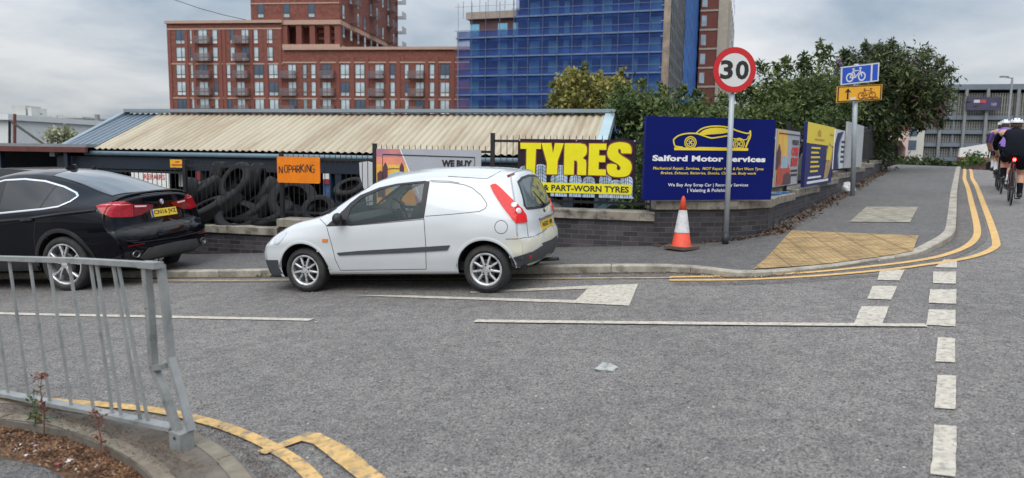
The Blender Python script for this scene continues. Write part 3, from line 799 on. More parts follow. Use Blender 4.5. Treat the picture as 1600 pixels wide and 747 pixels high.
m_tyre = mat('tyre_rubber', (.018, .018, .02), .75, var=.25, vs=15, bump=.25, bs=120, dirt=(.04, .037, .033), ds=6)
m_under = mat('underbody_black', (.008, .008, .009), .9)
m_alloy = mat('alloy_silver', (.62, .63, .65), .38, .55, var=.08, vs=10, dirt=(.25, .24, .23), ds=9)
m_rimdark = mat('rim_dark', (.05, .05, .055), .5, .6)
m_trim = mat('black_plastic_trim', (.03, .032, .037), .55, var=.15, vs=10, bump=.1, bs=200)
def wheel(parent, M, S, rt, wt_, rr, nsp, style, side):
    """M: local position (scaled); outer face towards side*y"""
    T = Matrix.Translation(V(M)) @ Matrix.Rotation(0 if side < 0 else math.pi, 4, 'Z')
    h = MB(); h.lathe([(0, .01), (rr * .55, .01), (rr * .6, .03), (rr * .6, wt_ * .6), (0, wt_ * .6)], 24, T)   # brake disc
    hub = h.build('wheel', m_rimdark, parent, autos=30)
    t = MB(); w2 = wt_
    prof = [(rr, .012), (rr + .006, .0), (rr + (rt - rr) * .35, -.014), (rt - .035, -.006), (rt - .012, .008), (rt, .03)]
    for i in range(1, 6):
        y = .03 + (w2 - .06) * i / 6.
        if i < 6: prof += [(rt, y - .004), (rt - .008, y - .003), (rt - .008, y + .003), (rt, y + .004)]
    prof += [(rt, w2 - .03), (rt - .012, w2 - .008), (rr + .01, w2), (rr - .01, w2 - .01)]
    t.lathe(prof, 56, T); ty = t.build('tyre', m_tyre, hub, autos=40)
    b = MB(); b.lathe([(rr + .004, .010), (rr + .004, .002), (rr - .010, .0), (rr - .022, .010), (rr - .026, .03), (rr - .03, wt_ * .7)], 48, T)
    def spoke(a, w0, w1, r0, r1, y0=.006, y1=.012, th=.03):
        c, q = math.cos(a), math.sin(a); vs = []
        for r_, w_, yy in ((r0, w0, y0), ((r0 + r1) / 2, (w0 + w1) / 2, y0 - .002), (r1, w1, y1)):
            for sg, dy in ((-1, .008), (-.45, 0), (.45, 0), (1, .008), (1, th), (-1, th)):
                vs.append(T @ V((c * r_ - q * sg * w_ / 2, yy + dy, q * r_ + c * sg * w_ / 2)))
        fs = [(k * 6 + j, k * 6 + (j + 1) % 6, k * 6 + 6 + (j + 1) % 6, k * 6 + 6 + j) for k in range(2) for j in range(6)]
        b.add(vs, fs)
    if style == 'multi':
        b.lathe([(0, .004), (.05, .006), (.075, .012), (.078, .03)], 28, T)
        for i in range(nsp): spoke(2 * math.pi * (i + .5) / nsp + .17, .036, .020, .05, rr - .012)
        for i in range(5):
            a = 2 * math.pi * i / 5 + .3; c = V((math.cos(a) * .052, -.002, math.sin(a) * .052))
            b.lathe([(0, -.002), (.010, -.002), (.011, .004)], 8, T @ Matrix.Translation(c), mi=1)
        b.lathe([(0, -.003), (.022, -.002), (.025, .005)], 16, T)
    else:
        b.lathe([(0, .0), (.03, .0), (.062, .012), (.066, .04)], 28, T)
        for i in range(nsp):
            a0 = 2 * math.pi * i / nsp + .25
            for da in (-.20, .20):
                spoke_a = a0 + da * .45
                # V-shaped pairs
                c0, q0 = math.cos(a0), math.sin(a0); vs = []
                for r_, a_, w_ in ((.05, a0 + da * .35, .040), (rr * .55, a0 + da * .75, .030), (rr - .01, a0 + da * 1.25, .030)):
                    c, q = math.cos(a_), math.sin(a_)
                    for sg, dy in ((-1, .01), (-.5, .0), (.5, .0), (1, .01), (1, .045), (-1, .045)): vs.append(T @ V((c * r_ - q * sg * w_ / 2, .004 + dy, q * r_ + c * sg * w_ / 2)))
                b.add(vs, [(k * 6 + j, k * 6 + (j + 1) % 6, k * 6 + 6 + (j + 1) % 6, k * 6 + 6 + j) for k in range(2) for j in range(6)])
    b.build('rim', [m_alloy, m_rimdark], hub, autos=35)
    return hub
def vehicle_frame(contact, head, S, xl, yl):
    n = V((-.07, 0, 1)).normalized(); ex = V((math.cos(head), math.sin(head), 0)); ex = (ex - n * ex.dot(n)).normalized(); ey = n.cross(ex)
    O = V(contact) - ex * xl * S - ey * yl * S
    M = Matrix((ex, ey, n)).transposed().to_4x4(); M.translation = O; return M
def plate(parent, B, quad, txt, m_bg, blue=False, name='number_plate'):
    """quad: TL TR BR BL pixels; flat plate through cast points"""
    C = [B.cast(B.rpx, q) for q in quad]; P = [c[0] for c in C]; n = sum((c[1] for c in C), V((0, 0, 0))).normalized()
    cx = sum(P, V((0, 0, 0))) / 4; ex = ((P[1] - P[0]) + (P[2] - P[3])).normalized(); ex = (ex - n * ex.dot(n)).normalized(); ez = n.cross(ex) * -1
    if ez.z < 0: ez = -ez
    return cx, ex, ez, n, P
def flat_plate(parent, c, ex, ez, n, W_, H_, txt, m_bg, m_tx, blue=False, off=.02, name='number_plate'):
    T = Matrix((ex, -n, ez)).transposed().to_4x4(); T.translation = c + n * off
    b = MB(); b.box(-W_ / 2, W_ / 2, 0, .012, -H_ / 2, H_ / 2, T=T)
    x0 = -W_ / 2 + (.045 if blue else .012)
    if blue: b.box(-W_ / 2 + .002, -W_ / 2 + .04, -.001, .0, -H_ / 2 + .002, H_ / 2 - .002, mi=2, T=T)
    text(b, txt, x0 + .008, -H_ / 2 + .018, W_ / 2 - .014, H_ / 2 - .018, -.0022, T, bold=.02, mi=1)
    b.build(name, [m_bg, m_tx, mat('plate_blue', (.02, .07, .35))], parent)
m_plate_y = mat('plate_yellow', (.72, .50, .04), .35, var=.04); m_black = mat('sign_black', (.012, .012, .012), .5); m_plate_w = mat('plate_white', (.75, .75, .73), .35, var=.04)
m_red_lens = mat('red_lamp_lens', (.60, .006, .008), .18, var=.25, vs=40, coat=.1, spec=.3); m_crim = mat('crimson_lamp_lens', (.32, .004, .012), .15, var=.35, vs=30, coat=.2, spec=.35)
m_red_dark = mat('dark_red_lens', (.16, .004, .008), .18, coat=.15, spec=.3)
m_clear = mat('clear_lamp_lens', (.55, .57, .6), .12, .4, var=.15, vs=25, coat=1.); m_orange = mat('indicator_orange', (.75, .2, .02), .2, coat=1.)
m_chrome = mat('chrome', (.75, .76, .78), .12, 1., var=.03)
m_gap = mat('panel_gap', (.02, .02, .022), .9)
# ------------------------------------------------------------------ white panel van
SV = .965
VB = Body(3.90, SV,
    ztop=[(0, .62), (.08, .70), (.2, .77), (.4, .86), (.65, .925), (.88, .968), (1.0, 1.0), (1.24, 1.14), (1.53, 1.30), (1.81, 1.425), (2.09, 1.49), (2.4, 1.512), (2.7, 1.512), (3.0, 1.50), (3.3, 1.475), (3.62, 1.435), (3.9, 1.42)],
    zedge=[(0, .60), (.2, .72), (.6, .875), (.9, .925), (1.1, .975), (1.24, 1.05), (1.53, 1.21), (1.81, 1.335), (2.1, 1.395), (2.5, 1.425), (3.0, 1.415), (3.4, 1.385), (3.62, 1.35), (3.9, 1.32)],
    wedge=[(0, .50), (.3, .60), (.9, .70), (1.2, .69), (1.6, .63), (2.2, .58), (3.2, .56), (3.6, .53), (3.9, .50)],
    zbelt=[(0, .55), (.2, .66), (.6, .79), (1.0, .855), (1.5, .885), (2.5, .925), (3.3, .98), (3.9, 1.0)],
    wbelt=[(0, .64), (.3, .74), (.8, .79), (1.2, .80), (2.5, .805), (3.3, .785), (3.6, .745), (3.9, .69)],
    wmid=[(0, .72), (.3, .80), (.8, .845), (1.3, .825), (2.7, .825), (3.2, .845), (3.6, .81), (3.9, .76)], zmid=.58,
    wsill=[(0, .66), (.4, .77), (1, .79), (3, .79), (3.6, .76), (3.9, .70)], zbot=[(0, .16), (.5, .18), (1.2, .215), (3, .22), (3.6, .27), (3.9, .30)],
    xf=[(.15, .10), (.3, .03), (.5, 0), (.6, .03), (.7, .12), (.8, .24), (.95, .4)], xr=[(.25, 3.78), (.35, 3.85), (.5, 3.90), (.62, 3.895), (.69, 3.86), (.82, 3.85), (.95, 3.82), (1.07, 3.78), (1.25, 3.70), (1.43, 3.61)],
    cf=.24, cr=.15, ns=130)
VM = vehicle_frame(gp(481, 456.5), R(-17), SV, .80, -.78)
VB.place(VM)
van = thing('parked_van', 'small white panel van with black side strip and blanked rear window parked at the kerb', 'van', VM)
m_vw = mat('white_van_paint', (.535, .56, .58), .25, var=.02, vs=3, coat=.7, dirt=(.53, .555, .565), ds=2.2)
m_cream = mat('cream_bumper', (.54, .53, .45), .42, var=.05, vs=5)
m_bump = mat('grey_black_bumper', (.045, .05, .058), .55, var=.12, vs=8)
m_rub = mat('window_rubber', (.012, .012, .014), .5)
m_glass_v = glass('van_glass', (.05, .075, .075), .42, .02)
m_glass_r = glass('van_rear_glass', (.12, .15, .155), .86, .06)
DG = [(546, 348.5), (543, 341), (548.5, 325), (567, 309), (593, 297), (618.6, 289.5), (651, 286.5), (662.5, 286), (655.5, 338.5), (600, 344)]
DF = [(509, 354), (522, 342), (538, 327), (547, 317.5), (563, 305), (593, 293), (620, 287), (650, 283.7), (671.5, 283.2), (662.5, 341), (600, 347.5), (546, 352.5)]
DGc = [(545, 350), (541, 341), (547.5, 323), (566, 307), (593, 295), (618.6, 287.5), (651, 284.8), (667, 284.5), (659, 340), (600, 345.8)]
WS = [(-.60, 1.0), (-.66, 1.02), (-.56, 1.33), (-.3, 1.40), (0, 1.42), (.3, 1.40), (.56, 1.33), (.66, 1.02), (.60, 1.0), (0, 1.03)]
RW = [(-.56, .985), (-.58, 1.02), (-.47, 1.30), (-.3, 1.34), (0, 1.355), (.3, 1.34), (.47, 1.30), (.58, 1.02), (.56, .985), (0, .955)]
VAX = [(.80, .295), (3.286, .295)]
VB.build(van, m_vw, [('px', DGc, True), ('front', [(x * 1.02, z - .0) for x, z in WS], False), ('rear', [(x, z) for x, z in RW], False)],
    [('rear_bumper', 'px', [(775, 377), (790, 373.5), (825, 371), (836, 369.5), (850, 361.5), (865, 346), (880, 340), (885, 440), (785, 440), (799, 404), (792, 388)], m_cream, True),
     ('front_bumper', 'sideall', [(-.3, .05), (-.3, .44), (.43, .44), (.43, .05)], m_bump, False)], VAX, .355)
VB.arch_liner(van, VAX, .355, m_under, .42, .83)
VB.patch('door_window', VB.rpx, DGc, m_glass_v, van, off=-.004, mirror=True, skirt=0)
VB.patch('window_frame', VB.rpx, DF, m_rub, van, off=.003, holes=[DG], mirror=True, res=2.5)
VB.patch('windscreen', VB.rfront, [(x * 1.04, z) for x, z in WS], m_glass_v, van, off=-.003, skirt=0, res=.05)
VB.strip('windscreen_seal', VB.rfront, WS, .035, m_rub, van, closed=True)
VB.patch('rear_window', VB.rrear, [(x * 1.03, .98 + (z - .98) * 1.02) for x, z in RW], m_glass_r, van, off=.003, res=.04)
VB.strip('rear_window_seal', VB.rrear, RW, .03, m_rub, van, closed=True, off=.005)
VB.patch('side_strip', VB.rpx, [(527, 395), (560, 392), (640, 387.2), (703, 383.2), (699.5, 390.7), (640, 394.5), (530, 398.8)], m_bump, van, off=.014, mirror=True, skirt=.018, res=2.5)
# lamps
TL_ = [(766, 291), (769.5, 288.5), (775, 288), (781.5, 293), (801, 312), (815, 327), (821, 336.5), (822.6, 347.5), (807, 348.7), (801, 343.5), (785, 323), (772, 303)]
for o in VB.patch('tail_light', VB.rpx, TL_, m_red_lens, van, off=.016, mirror=True, skirt=.03, res=2.):
    pass
def lensspots(B, pts, r, m, mirror=True):
    for u, v in pts:
        h = B.cast(B.rpx, (u, v))
        if not h: continue
        p, n = h
        for sg in (1, -1):
            q = V((p.x, p.y * sg, p.z)); nn = V((n.x, n.y * sg, n.z)); T = nn.to_track_quat('Y', 'Z').to_matrix().to_4x4(); T.translation = q + nn * .019
            b = MB(); b.lathe([(r, -.002), (r * .9, .003), (r * .4, .004), (0, .004)], 18, T); b.build('lamp_lens', m, van if B is VB else suv, smooth=True)
m_pink = mat('clear_reflector', (.75, .55, .55), .15, .3, coat=1.)
lensspots(VB, [(803.5, 321), (809.5, 330)], .036, m_pink)
VB.patch('headlight', VB.rpx, [(428, 381.5), (427.5, 376), (433, 366), (440, 361.5), (449, 359.8), (448.5, 364), (442, 374), (435, 381.5)], m_clear, van, off=.006, mirror=True, res=1.8)
VB.patch('side_indicator', VB.rpx, [(503.5, 373.5), (512.3, 373.3), (512.3, 378), (503.8, 378.2)], m_orange, van, off=.008, mirror=True, res=1.5)
VB.patch('high_brake_light', VB.rpx, [(792, 274.3), (803.5, 270), (804, 273), (793.5, 277.6)], m_red_dark, van, off=.006, res=1.5)
VB.patch('bumper_reflector', VB.rpx, [(825.5, 399.5), (829, 397.5), (830, 401.5), (827, 404)], m_red_lens, van, off=.012, mirror=True, res=1.)
VB.patch('bumper_insert', VB.rpx, [(797.6, 403.5), (815, 398.6), (833, 392.5), (852, 381), (870, 367.5), (866, 387), (846, 404), (826, 411), (807, 419), (800, 414)], m_bump, van, off=.010, mirror=True, skirt=.02, res=2.5)
# panel gaps
b = MB()
for pth, mir in (([(511, 356), (513.5, 366), (519, 385), (524, 406), (532, 422.4)], True), ([(532, 422.4), (600, 421.6), (666, 420.6)], True), ([(662.3, 341), (665, 380), (666, 420.6)], True), ([(546, 353), (600, 348.5), (662, 342.5)], True),
                 ([(673.5, 284.2), (704, 285.4), (725, 288.7), (738, 293.6), (752.5, 306), (760, 317), (761, 321), (758, 326), (749, 330.5), (704, 335), (664, 338)], True),
                 ([(822.8, 348), (824, 358), (825.4, 371)], True), ([(825.4, 371), (836, 369), (850, 361), (864.5, 346)], False), ([(825, 370.6), (806, 373.5), (790, 373.5)], True),
                 ([(672, 282.3), (700, 283), (718, 286)], True), ([(700, 275.5), (722, 277), (761, 279.3), (783, 267)], False), ([(497, 339), (511, 353)], True)):
    VB.strip('panel_gap', VB.rpx, pth, .0065, m_gap, van, off=.0015, mirror=mir)
b = MB(); VB.strip('g', VB.rpx, [(783 + 10 * math.cos(a * math.pi / 12), 354.8 + 10.3 * math.sin(a * math.pi / 12)) for a in range(24)], .006, None, None, off=.0015, closed=True, b=b); b.build('fuel_flap', m_gap, van)
# arch lips
for (ax, az) in VAX:
    VB.strip('arch_lip', VB.rside, [(ax + .372 * math.cos(R(a)), az + .372 * math.sin(R(a))) for a in range(2, 181, 6)], .035, m_vw, van, off=.006, mirror=True, h=.006)
# handles
for sg in (-1, 1):
    h = VB.cast(VB.rpx, (647, 358)); p = h[0]; T = Matrix.Translation(V((p.x, sg * -p.y * -1 if sg < 0 else -p.y, p.z)))
    b = MB(); b.bar((-.11, sg * .022, -.012), (.10, sg * .022, .004), .022, .024, T=None) if False else b.tube([(-.105, sg * .016, -.012), (-.08, sg * .032, -.010), (.07, sg * .032, .002), (.10, sg * .012, .004)], [.010, .013, .013, .010], 8)
    b.v = [tuple(T @ V(q)) for q in b.v]; b.build('door_handle', m_trim, van, smooth=True)
# mirrors
for sg in (-1, 1):
    h = VB.cast(VB.rpx, (537, 345)); p = V((h[0].x, sg * abs(h[0].y), h[0].z))
    b = MB(); T = Matrix.Translation(p + V((-.02, sg * .11, .03)))
    b.lathe([(0, -.05), (.05, -.046), (.078, -.02), (.082, .01), (.07, .03), (0, .034)], 20, T @ Matrix.Diagonal((.75, 1.25, .95, 1))); b.bar(p + V((.0, sg * -.02, -.01)), p + V((-.01, sg * .08, .015)), .05, .03)
    b.build('wing_mirror', m_rub, van, autos=50)
# rear furniture
cx, ex, ez, n, P = plate(van, VB, [(841, 341.3), (859.6, 331), (861, 344.5), (844, 354)], '', m_plate_y)
hz = VB.cast(VB.rrear, (0, .72)); zc_ = .745
h = VB.cast(VB.rrear, (0, zc_)); nn = h[1]; exx = V((0, 1, 0)); ezz = nn.cross(exx); ezz = ezz if ezz.z > 0 else -ezz
flat_plate(van, h[0], exx, ezz, nn, .52, .11, 'NG02 HJK', m_plate_y, m_black, off=.012)
h = VB.cast(VB.rrear, (0, .845)); b = MB(); b.tube([h[0] + V((.0, y, 0 - abs(y) * .03)) + V((.018 - abs(y) ** 3 * .3, 0, 0)) for y in (-.30, -.2, -.1, 0, .1, .2, .30)], .017, 8); b.build('plate_lamp_strip', mat('grey_trim', (.2, .21, .22), .4), van, smooth=True)
h = VB.cast(VB.rrear, (0, .91)); T = h[1].to_track_quat('Y', 'Z').to_matrix().to_4x4(); T.translation = h[0]; b = MB(); b.lathe([(.045, 0), (.043, .006), (.03, .008), (0, .009)], 20, T @ Matrix.Diagonal((1, 1, .5, 1))); b.build('badge', mat('badge_blue', (.1, .12, .2), .3, .5), van, smooth=True)
h = VB.cast(VB.rrear, (0, .98)); p = h[0]; b = MB(); b.tube([p + V((.03, 0, 0)), p + V((.02, -.10, .05)), p + V((-.01, -.35, .19))], [.014, .009, .005], 8); b.lathe([(0, .05), (.025, .045), (.028, 0)], 12, Matrix.Translation(p + V((0, 0, 0))) @ Matrix.Rotation(R(-90), 4, 'Z')); b.build('rear_wiper', m_rub, van, smooth=True)
b = MB(); h = VB.cast(VB.rtop, (.98, -.3)); p = h[0]
for y0 in (-.55, .1): b.tube([V((.90, y0 + .05, .985)) * SV, V((1.02, y0 + .2, 1.045)) * SV, V((1.03, y0 + .62, 1.06)) * SV], .008, 6)
b.build('windscreen_wiper', m_rub, van, smooth=True)
b = MB(); b.tube([V((3.6, .35, .22)) * SV, V((3.9, .38, .23)) * SV], .025, 12); b.build('exhaust_pipe', m_rimdark, van, smooth=True)
for (ax, az) in VAX:
    for sg in (-1, 1): wheel(van, V((ax * SV, sg * .80 * SV, az * SV - .005)), SV, .292 * SV, .17, .198 * SV, 9, 'multi', sg)
# interior
m_seat = mat('seat_fabric', (.06, .065, .07), .9, var=.2, vs=20); m_dash = mat('dashboard', (.035, .037, .04), .7)
for sy in (-.38, .38):
    b = MB(); S = SV
    b.prism([(1.75, .42), (2.2, .40), (2.24, .52), (1.78, .58)], (sy - .23) * S, (sy + .23) * S)
    b.prism([(2.16, .5), (2.30, .52), (2.46, 1.05), (2.36, 1.10), (2.28, 1.0)], (sy - .21) * S, (sy + .21) * S)
    b.prism([(2.38, 1.10), (2.46, 1.09), (2.50, 1.27), (2.43, 1.29)], (sy - .12) * S, (sy + .12) * S)
    b.v = [(x, y, z) if False else (x * S, y, z * S) for x, y, z in b.v]; b.build('seat', m_seat, van)
b = MB(); b.prism([(1.05, .6), (1.05, .93), (1.3, .955), (1.5, .90), (1.52, .6)], -.70, .70); b.v = [(x * SV, y, z * SV) for x, y, z in b.v]; b.build('dashboard', m_dash, van)
T = Matrix.Translation(V((1.62, .38, .93)) * SV) @ Matrix.Rotation(R(65), 4, 'Y'); b = MB()
b.tube([T @ V((.18 * math.cos(a * math.pi / 12), .18 * math.sin(a * math.pi / 12), 0)) for a in range(25)], .014, 8, cap=False); b.tube([T @ V((0, -.18, 0)), T @ V((0, 0, -.03)), T @ V((0, .18, 0))], .014, 6); b.build('steering_wheel', m_rub, van, smooth=True)
b = MB(); b.box(.9 * SV, 3.75 * SV, -.72 * SV, .72 * SV, .26, .36); b.box(2.62 * SV, 2.66 * SV, -.70 * SV, .70 * SV, .3, .95 * SV); b.build('floor_pan', m_under, van)
# ------------------------------------------------------------------ black coupe SUV
SB = 1.02
BB = Body(4.91, SB,
    ztop=[(0, .80), (.1, .92), (.4, 1.02), (.9, 1.09), (1.35, 1.13), (1.55, 1.21), (1.9, 1.42), (2.2, 1.60), (2.5, 1.685), (2.8, 1.71), (3.1, 1.70), (3.4, 1.66), (3.8, 1.565), (4.2, 1.435), (4.5, 1.325), (4.65, 1.275), (4.75, 1.262), (4.91, 1.26)],
    zedge=[(0, .78), (.2, .92), (.6, 1.0), (1.3, 1.08), (1.55, 1.14), (1.9, 1.33), (2.2, 1.49), (2.5, 1.57), (2.8, 1.60), (3.1, 1.595), (3.4, 1.56), (3.8, 1.47), (4.2, 1.345), (4.5, 1.25), (4.7, 1.205), (4.91, 1.19)],
    wedge=[(0, .60), (.4, .74), (1.3, .80), (1.7, .76), (2.2, .68), (3.0, .64), (3.6, .62), (4.2, .62), (4.6, .66), (4.91, .66)],
    zbelt=[(0, .72), (.4, .88), (1.3, 1.01), (2.5, 1.06), (3.4, 1.10), (3.9, 1.14), (4.4, 1.135), (4.91, 1.08)],
    wbelt=[(0, .72), (.4, .86), (1.2, .92), (3.3, .93), (3.9, .945), (4.4, .90), (4.91, .80)],
    wmid=[(0, .82), (.4, .95), (.93, .985), (1.6, .96), (3.2, .955), (3.86, .985), (4.5, .955), (4.91, .88)], zmid=.80,
    wsill=[(0, .78), (.5, .92), (1.5, .93), (3.3, .93), (4.3, .90), (4.91, .78)], zbot=[(0, .22), (.6, .24), (1.4, .26), (3.4, .27), (4.2, .32), (4.91, .36)],
    xf=[(.2, .10), (.4, .02), (.65, 0), (.85, .04), (.95, .12)], xr=[(.28, 4.76), (.4, 4.85), (.5, 4.90), (.66, 4.91), (.76, 4.88), (.82, 4.81), (1.0, 4.77), (1.12, 4.75), (1.2, 4.745), (1.25, 4.76), (1.30, 4.75)],
    cf=.26, cr=.11, ns=150)
BMX = vehicle_frame(gp(106, 454.5), R(-14), SB, 3.86, -.955)
BB.place(BMX)
suv = thing('parked_suv', 'black coupe-roofed luxury car with red tail lights parked behind the grey pedestrian guardrail', 'car', BMX)
m_bp = mat('black_car_paint', (.0018, .002, .005), .08, var=.1, vs=3, coat=.04, spec=.26)
m_bmatt = mat('matt_black_cladding', (.014, .014, .017), .5, var=.2, vs=9)
m_glass_b = glass('privacy_glass', (.012, .014, .018), .93, .03)
m_glass_b2 = glass('clear_car_glass', (.05, .07, .07), .5, .02)
DLO = [(1.62, 1.10), (2.0, 1.36), (2.35, 1.53), (2.7, 1.60), (3.05, 1.60), (3.4, 1.555), (3.75, 1.46), (3.98, 1.37), (4.04, 1.325), (3.99, 1.26), (3.86, 1.20), (3.6, 1.175), (2.6, 1.13)]
DLO = [(x, z - .025) for x, z in DLO]
def inset(poly, d):
    c = (sum(p[0] for p in poly) / len(poly), sum(p[1] for p in poly) / len(poly)); o = []
    for i in range(len(poly)):
        a, p, q = V(poly[i - 1]), V(poly[i]), V(poly[(i + 1) % len(poly)]); t = (q - a).normalized(); n_ = V((-t.y, t.x))
        if n_.dot(V(c) - p) < 0: n_ = -n_
        o.append(tuple(p + n_ * d))
    return o
FDW = [(1.78, 1.12), (2.05, 1.36), (2.38, 1.515), (2.60, 1.555), (2.62, 1.11)]
BAX = [(.93, .375), (3.863, .375)]
WSB = [(-.72, 1.15), (-.62, 1.55), (0, 1.66), (.62, 1.55), (.72, 1.15), (0, 1.17)]
BB.build(suv, m_bp, [('side', inset(FDW, .01), True), ('front', WSB, False)], [('rear_bumper', 'sideall', [(4.34, .05), (4.34, .80), (5.2, .80), (5.2, .05)], m_bp, False)], BAX, .45)
BB.arch_liner(suv, BAX, .45, m_under, .50, .96)
BB.strip('window_chrome', BB.rside, DLO, .028, m_chrome, suv, closed=True, off=.007, mirror=True, h=.004)
BB.patch('side_window', BB.rside, [p for p in inset(DLO, .008) if p[0] > 2.7] + [(2.72, 1.12), (2.72, 1.58)], m_glass_b, suv, off=.003, mirror=True, res=.05)
BB.patch('side_window', BB.rside, FDW, m_glass_b2, suv, off=.0, mirror=True, res=.05, skirt=0)
BB.strip('a_pillar_trim', BB.rside, [(1.70, 1.13), (2.0, 1.345), (2.35, 1.512), (2.7, 1.57)], .03, m_rub, suv, mirror=True, off=.004)
BB.patch('window_pillar', BB.rside, [(2.58, 1.10), (2.56, 1.565), (2.74, 1.575), (2.78, 1.10)], m_rub, suv, off=.005, mirror=True)
BB.patch('window_pillar', BB.rside, [(3.50, 1.15), (3.60, 1.48), (3.625, 1.475), (3.53, 1.15)], m_rub, suv, off=.005, mirror=True)
BB.patch('windscreen', BB.rfront, WSB, m_glass_b2, suv, off=-.002, skirt=0, res=.06)
# rear glass on the sloping back
RG = [(3.42, -.54), (3.34, 0), (3.42, .54), (4.0, .57), (4.48, .61), (4.55, .3), (4.57, 0), (4.55, -.3), (4.48, -.61), (4.0, -.57)]
m_rg = mat('rear_screen_glass', (.03, .035, .045), .04, var=.05, coat=1., spec=.8)
BB.patch('rear_window', BB.rtop, RG, m_rg, suv, off=.004, res=.06)
BB.strip('rear_window_seal', BB.rtop, RG, .02, m_rub, suv, closed=True, off=.005)
BTL = [(150, 322.5), (160, 320), (172.4, 317.6), (192.4, 314.8), (203, 317.6), (207, 319), (208, 338.5), (200, 339.5), (172.4, 340), (160, 334)]
BB.patch('tail_light', BB.rpx, BTL, m_crim, suv, off=.014, mirror=True, skirt=.03, res=2.)
BB.patch('boot_light', BB.rpx, [(208, 319.2), (238.6, 319.6), (237.5, 325.5), (222, 335.2), (209, 338.3)], m_red_dark, suv, off=.012, mirror=True, skirt=.03, res=2.)
BB.patch('light_bar', BB.rpx, [(209, 321.4), (228, 321.0), (227, 323.6), (209.5, 324)], mat('pale_light_bar', (.75, .5, .5), .2, coat=1.), suv, off=.016, mirror=True, res=1.4)
BB.patch('light_edge', BB.rpx, [(152, 322.2), (172, 320.6), (203, 319.4), (203, 320.6), (172, 322)], mat('pink_light_edge', (.8, .2, .2), .2, coat=1.), suv, off=.017, mirror=True, res=1.4)
h = BB.cast(BB.rrear, (0, .985)); nn = h[1]; exx = V((0, 1, 0)); ezz = nn.cross(exx); ezz = ezz if ezz.z > 0 else -ezz
flat_plate(suv, h[0], exx, ezz, nn, .53, .115, 'CN16 JVZ', m_plate_y, m_black, blue=True, off=.01)
h = BB.cast(BB.rrear, (0, 1.135)); T = h[1].to_track_quat('Y', 'Z').to_matrix().to_4x4(); T.translation = h[0] + h[1] * .004
b = MB(); b.lathe([(.042, 0), (.042, .006), (.034, .008), (0, .008)], 28, T)
for q in range(4):
    b.add([T @ V((0, .0105, 0))] + [T @ V((.027 * math.cos(R(90 * q + a)), .0105, .027 * math.sin(R(90 * q + a)))) for a in range(0, 91, 15)], [(0, i + 2, i + 1) for i in range(6)], 1 if q % 2 else 2)
b.build('round_badge', [m_chrome, mat('badge_sky', (.05, .2, .5)), m_plate_w], suv)
BB.patch('skid_plate', BB.rrear, [(-.62, .40), (-.50, .52), (0, .535), (.50, .52), (.62, .40), (.5, .36), (-.5, .36)], mat('skid_silver', (.085, .085, .09), .45, .2), suv, off=.014, skirt=.02)
BB.strip('panel_gap', BB.rrear, [(-.88, .80), (-.6, .83), (-.45, .775), (0, .765), (.45, .775), (.6, .83), (.88, .80)], .012, m_gap, suv, off=.002)
BB.strip('panel_gap', BB.rrear, [(-.74, .62), (0, .60), (.74, .62)], .01, m_gap, suv, off=.002)
BB.strip('panel_gap', BB.rside, [(3.52, 1.13), (3.46, .95), (3.42, .80), (3.40, .60)], .008, m_gap, suv, off=.002, mirror=True); BB.strip('panel_gap', BB.rside, [(2.66, 1.1), (2.66, .45)], .008, m_gap, suv, off=.002, mirror=True)
for sg in (-1, 1):
    h = BB.cast(BB.rrear, (sg * .70, .46)); T = Matrix.Translation(h[0] + V((.0, 0, 0))) @ Matrix.Rotation(R(-90), 4, 'Z')
    b = MB(); b.lathe([(.035, -.03), (.052, .0), (.056, .03), (.05, .035), (.046, .0), (.03, -.02), (0, -.02)], 24, T @ Matrix.Diagonal((1.25, 1, .9, 1))); b.build('exhaust_tip', mat('dull_chrome', (.22, .22, .23), .3, .9), suv, smooth=True)
BB.patch('bumper_vent', BB.rrear, [(-.86, .44), (-.82, .51), (-.58, .50), (-.60, .41), (-.8, .40)], m_bmatt, suv, off=.004, mirror=True)
BB.patch('bumper_reflector', BB.rrear, [(-.80, .575), (-.56, .585), (-.56, .60), (-.80, .592)], m_red_dark, suv, off=.006, mirror=True)
for (ax, az) in BAX:
    BB.strip('arch_cladding', BB.rside, [(ax + .475 * math.cos(R(a)), az + .475 * math.sin(R(a))) for a in range(-4, 185, 6)], .06, m_bmatt, suv, off=.008, mirror=True, h=.006)
BB.patch('side_sill', BB.rside, [(1.42, .29), (1.42, .42), (3.38, .42), (3.38, .29)], m_bmatt, suv, off=.012, mirror=True, res=.06)
# waist crease highlight: a raised shoulder line
BB.strip('shoulder_crease', BB.rside, [(1.3, .97), (2.4, .985), (3.3, 1.02), (3.9, 1.07), (4.45, 1.10)], .05, m_bp, suv, off=.002, mirror=True, h=.010)
for xh in (2.38, 3.33):
    for sg in (-1, 1):
        h = BB.cast(BB.rside, (xh, 1.0)); p = h[0]; b = MB()
        b.tube([V((p.x - .11, sg * (abs(p.y) + .01), p.z)), V((p.x - .08, sg * (abs(p.y) + .035), p.z + .003)), V((p.x + .09, sg * (abs(p.y) + .035), p.z + .006)), V((p.x + .12, sg * (abs(p.y) + .008), p.z + .004))], [.010, .016, .016, .010], 8); b.build('door_handle', m_bp, suv, smooth=True)
h = BB.cast(BB.rtop, (3.22, 0)); p = h[0]; b = MB()
b.prism([(-.12, -.01), (-.08, .02), (.04, .07), (.08, .065), (.10, -.01)], -.025, .025, T=Matrix.Translation(p)); b.build('roof_aerial', m_bp, suv)
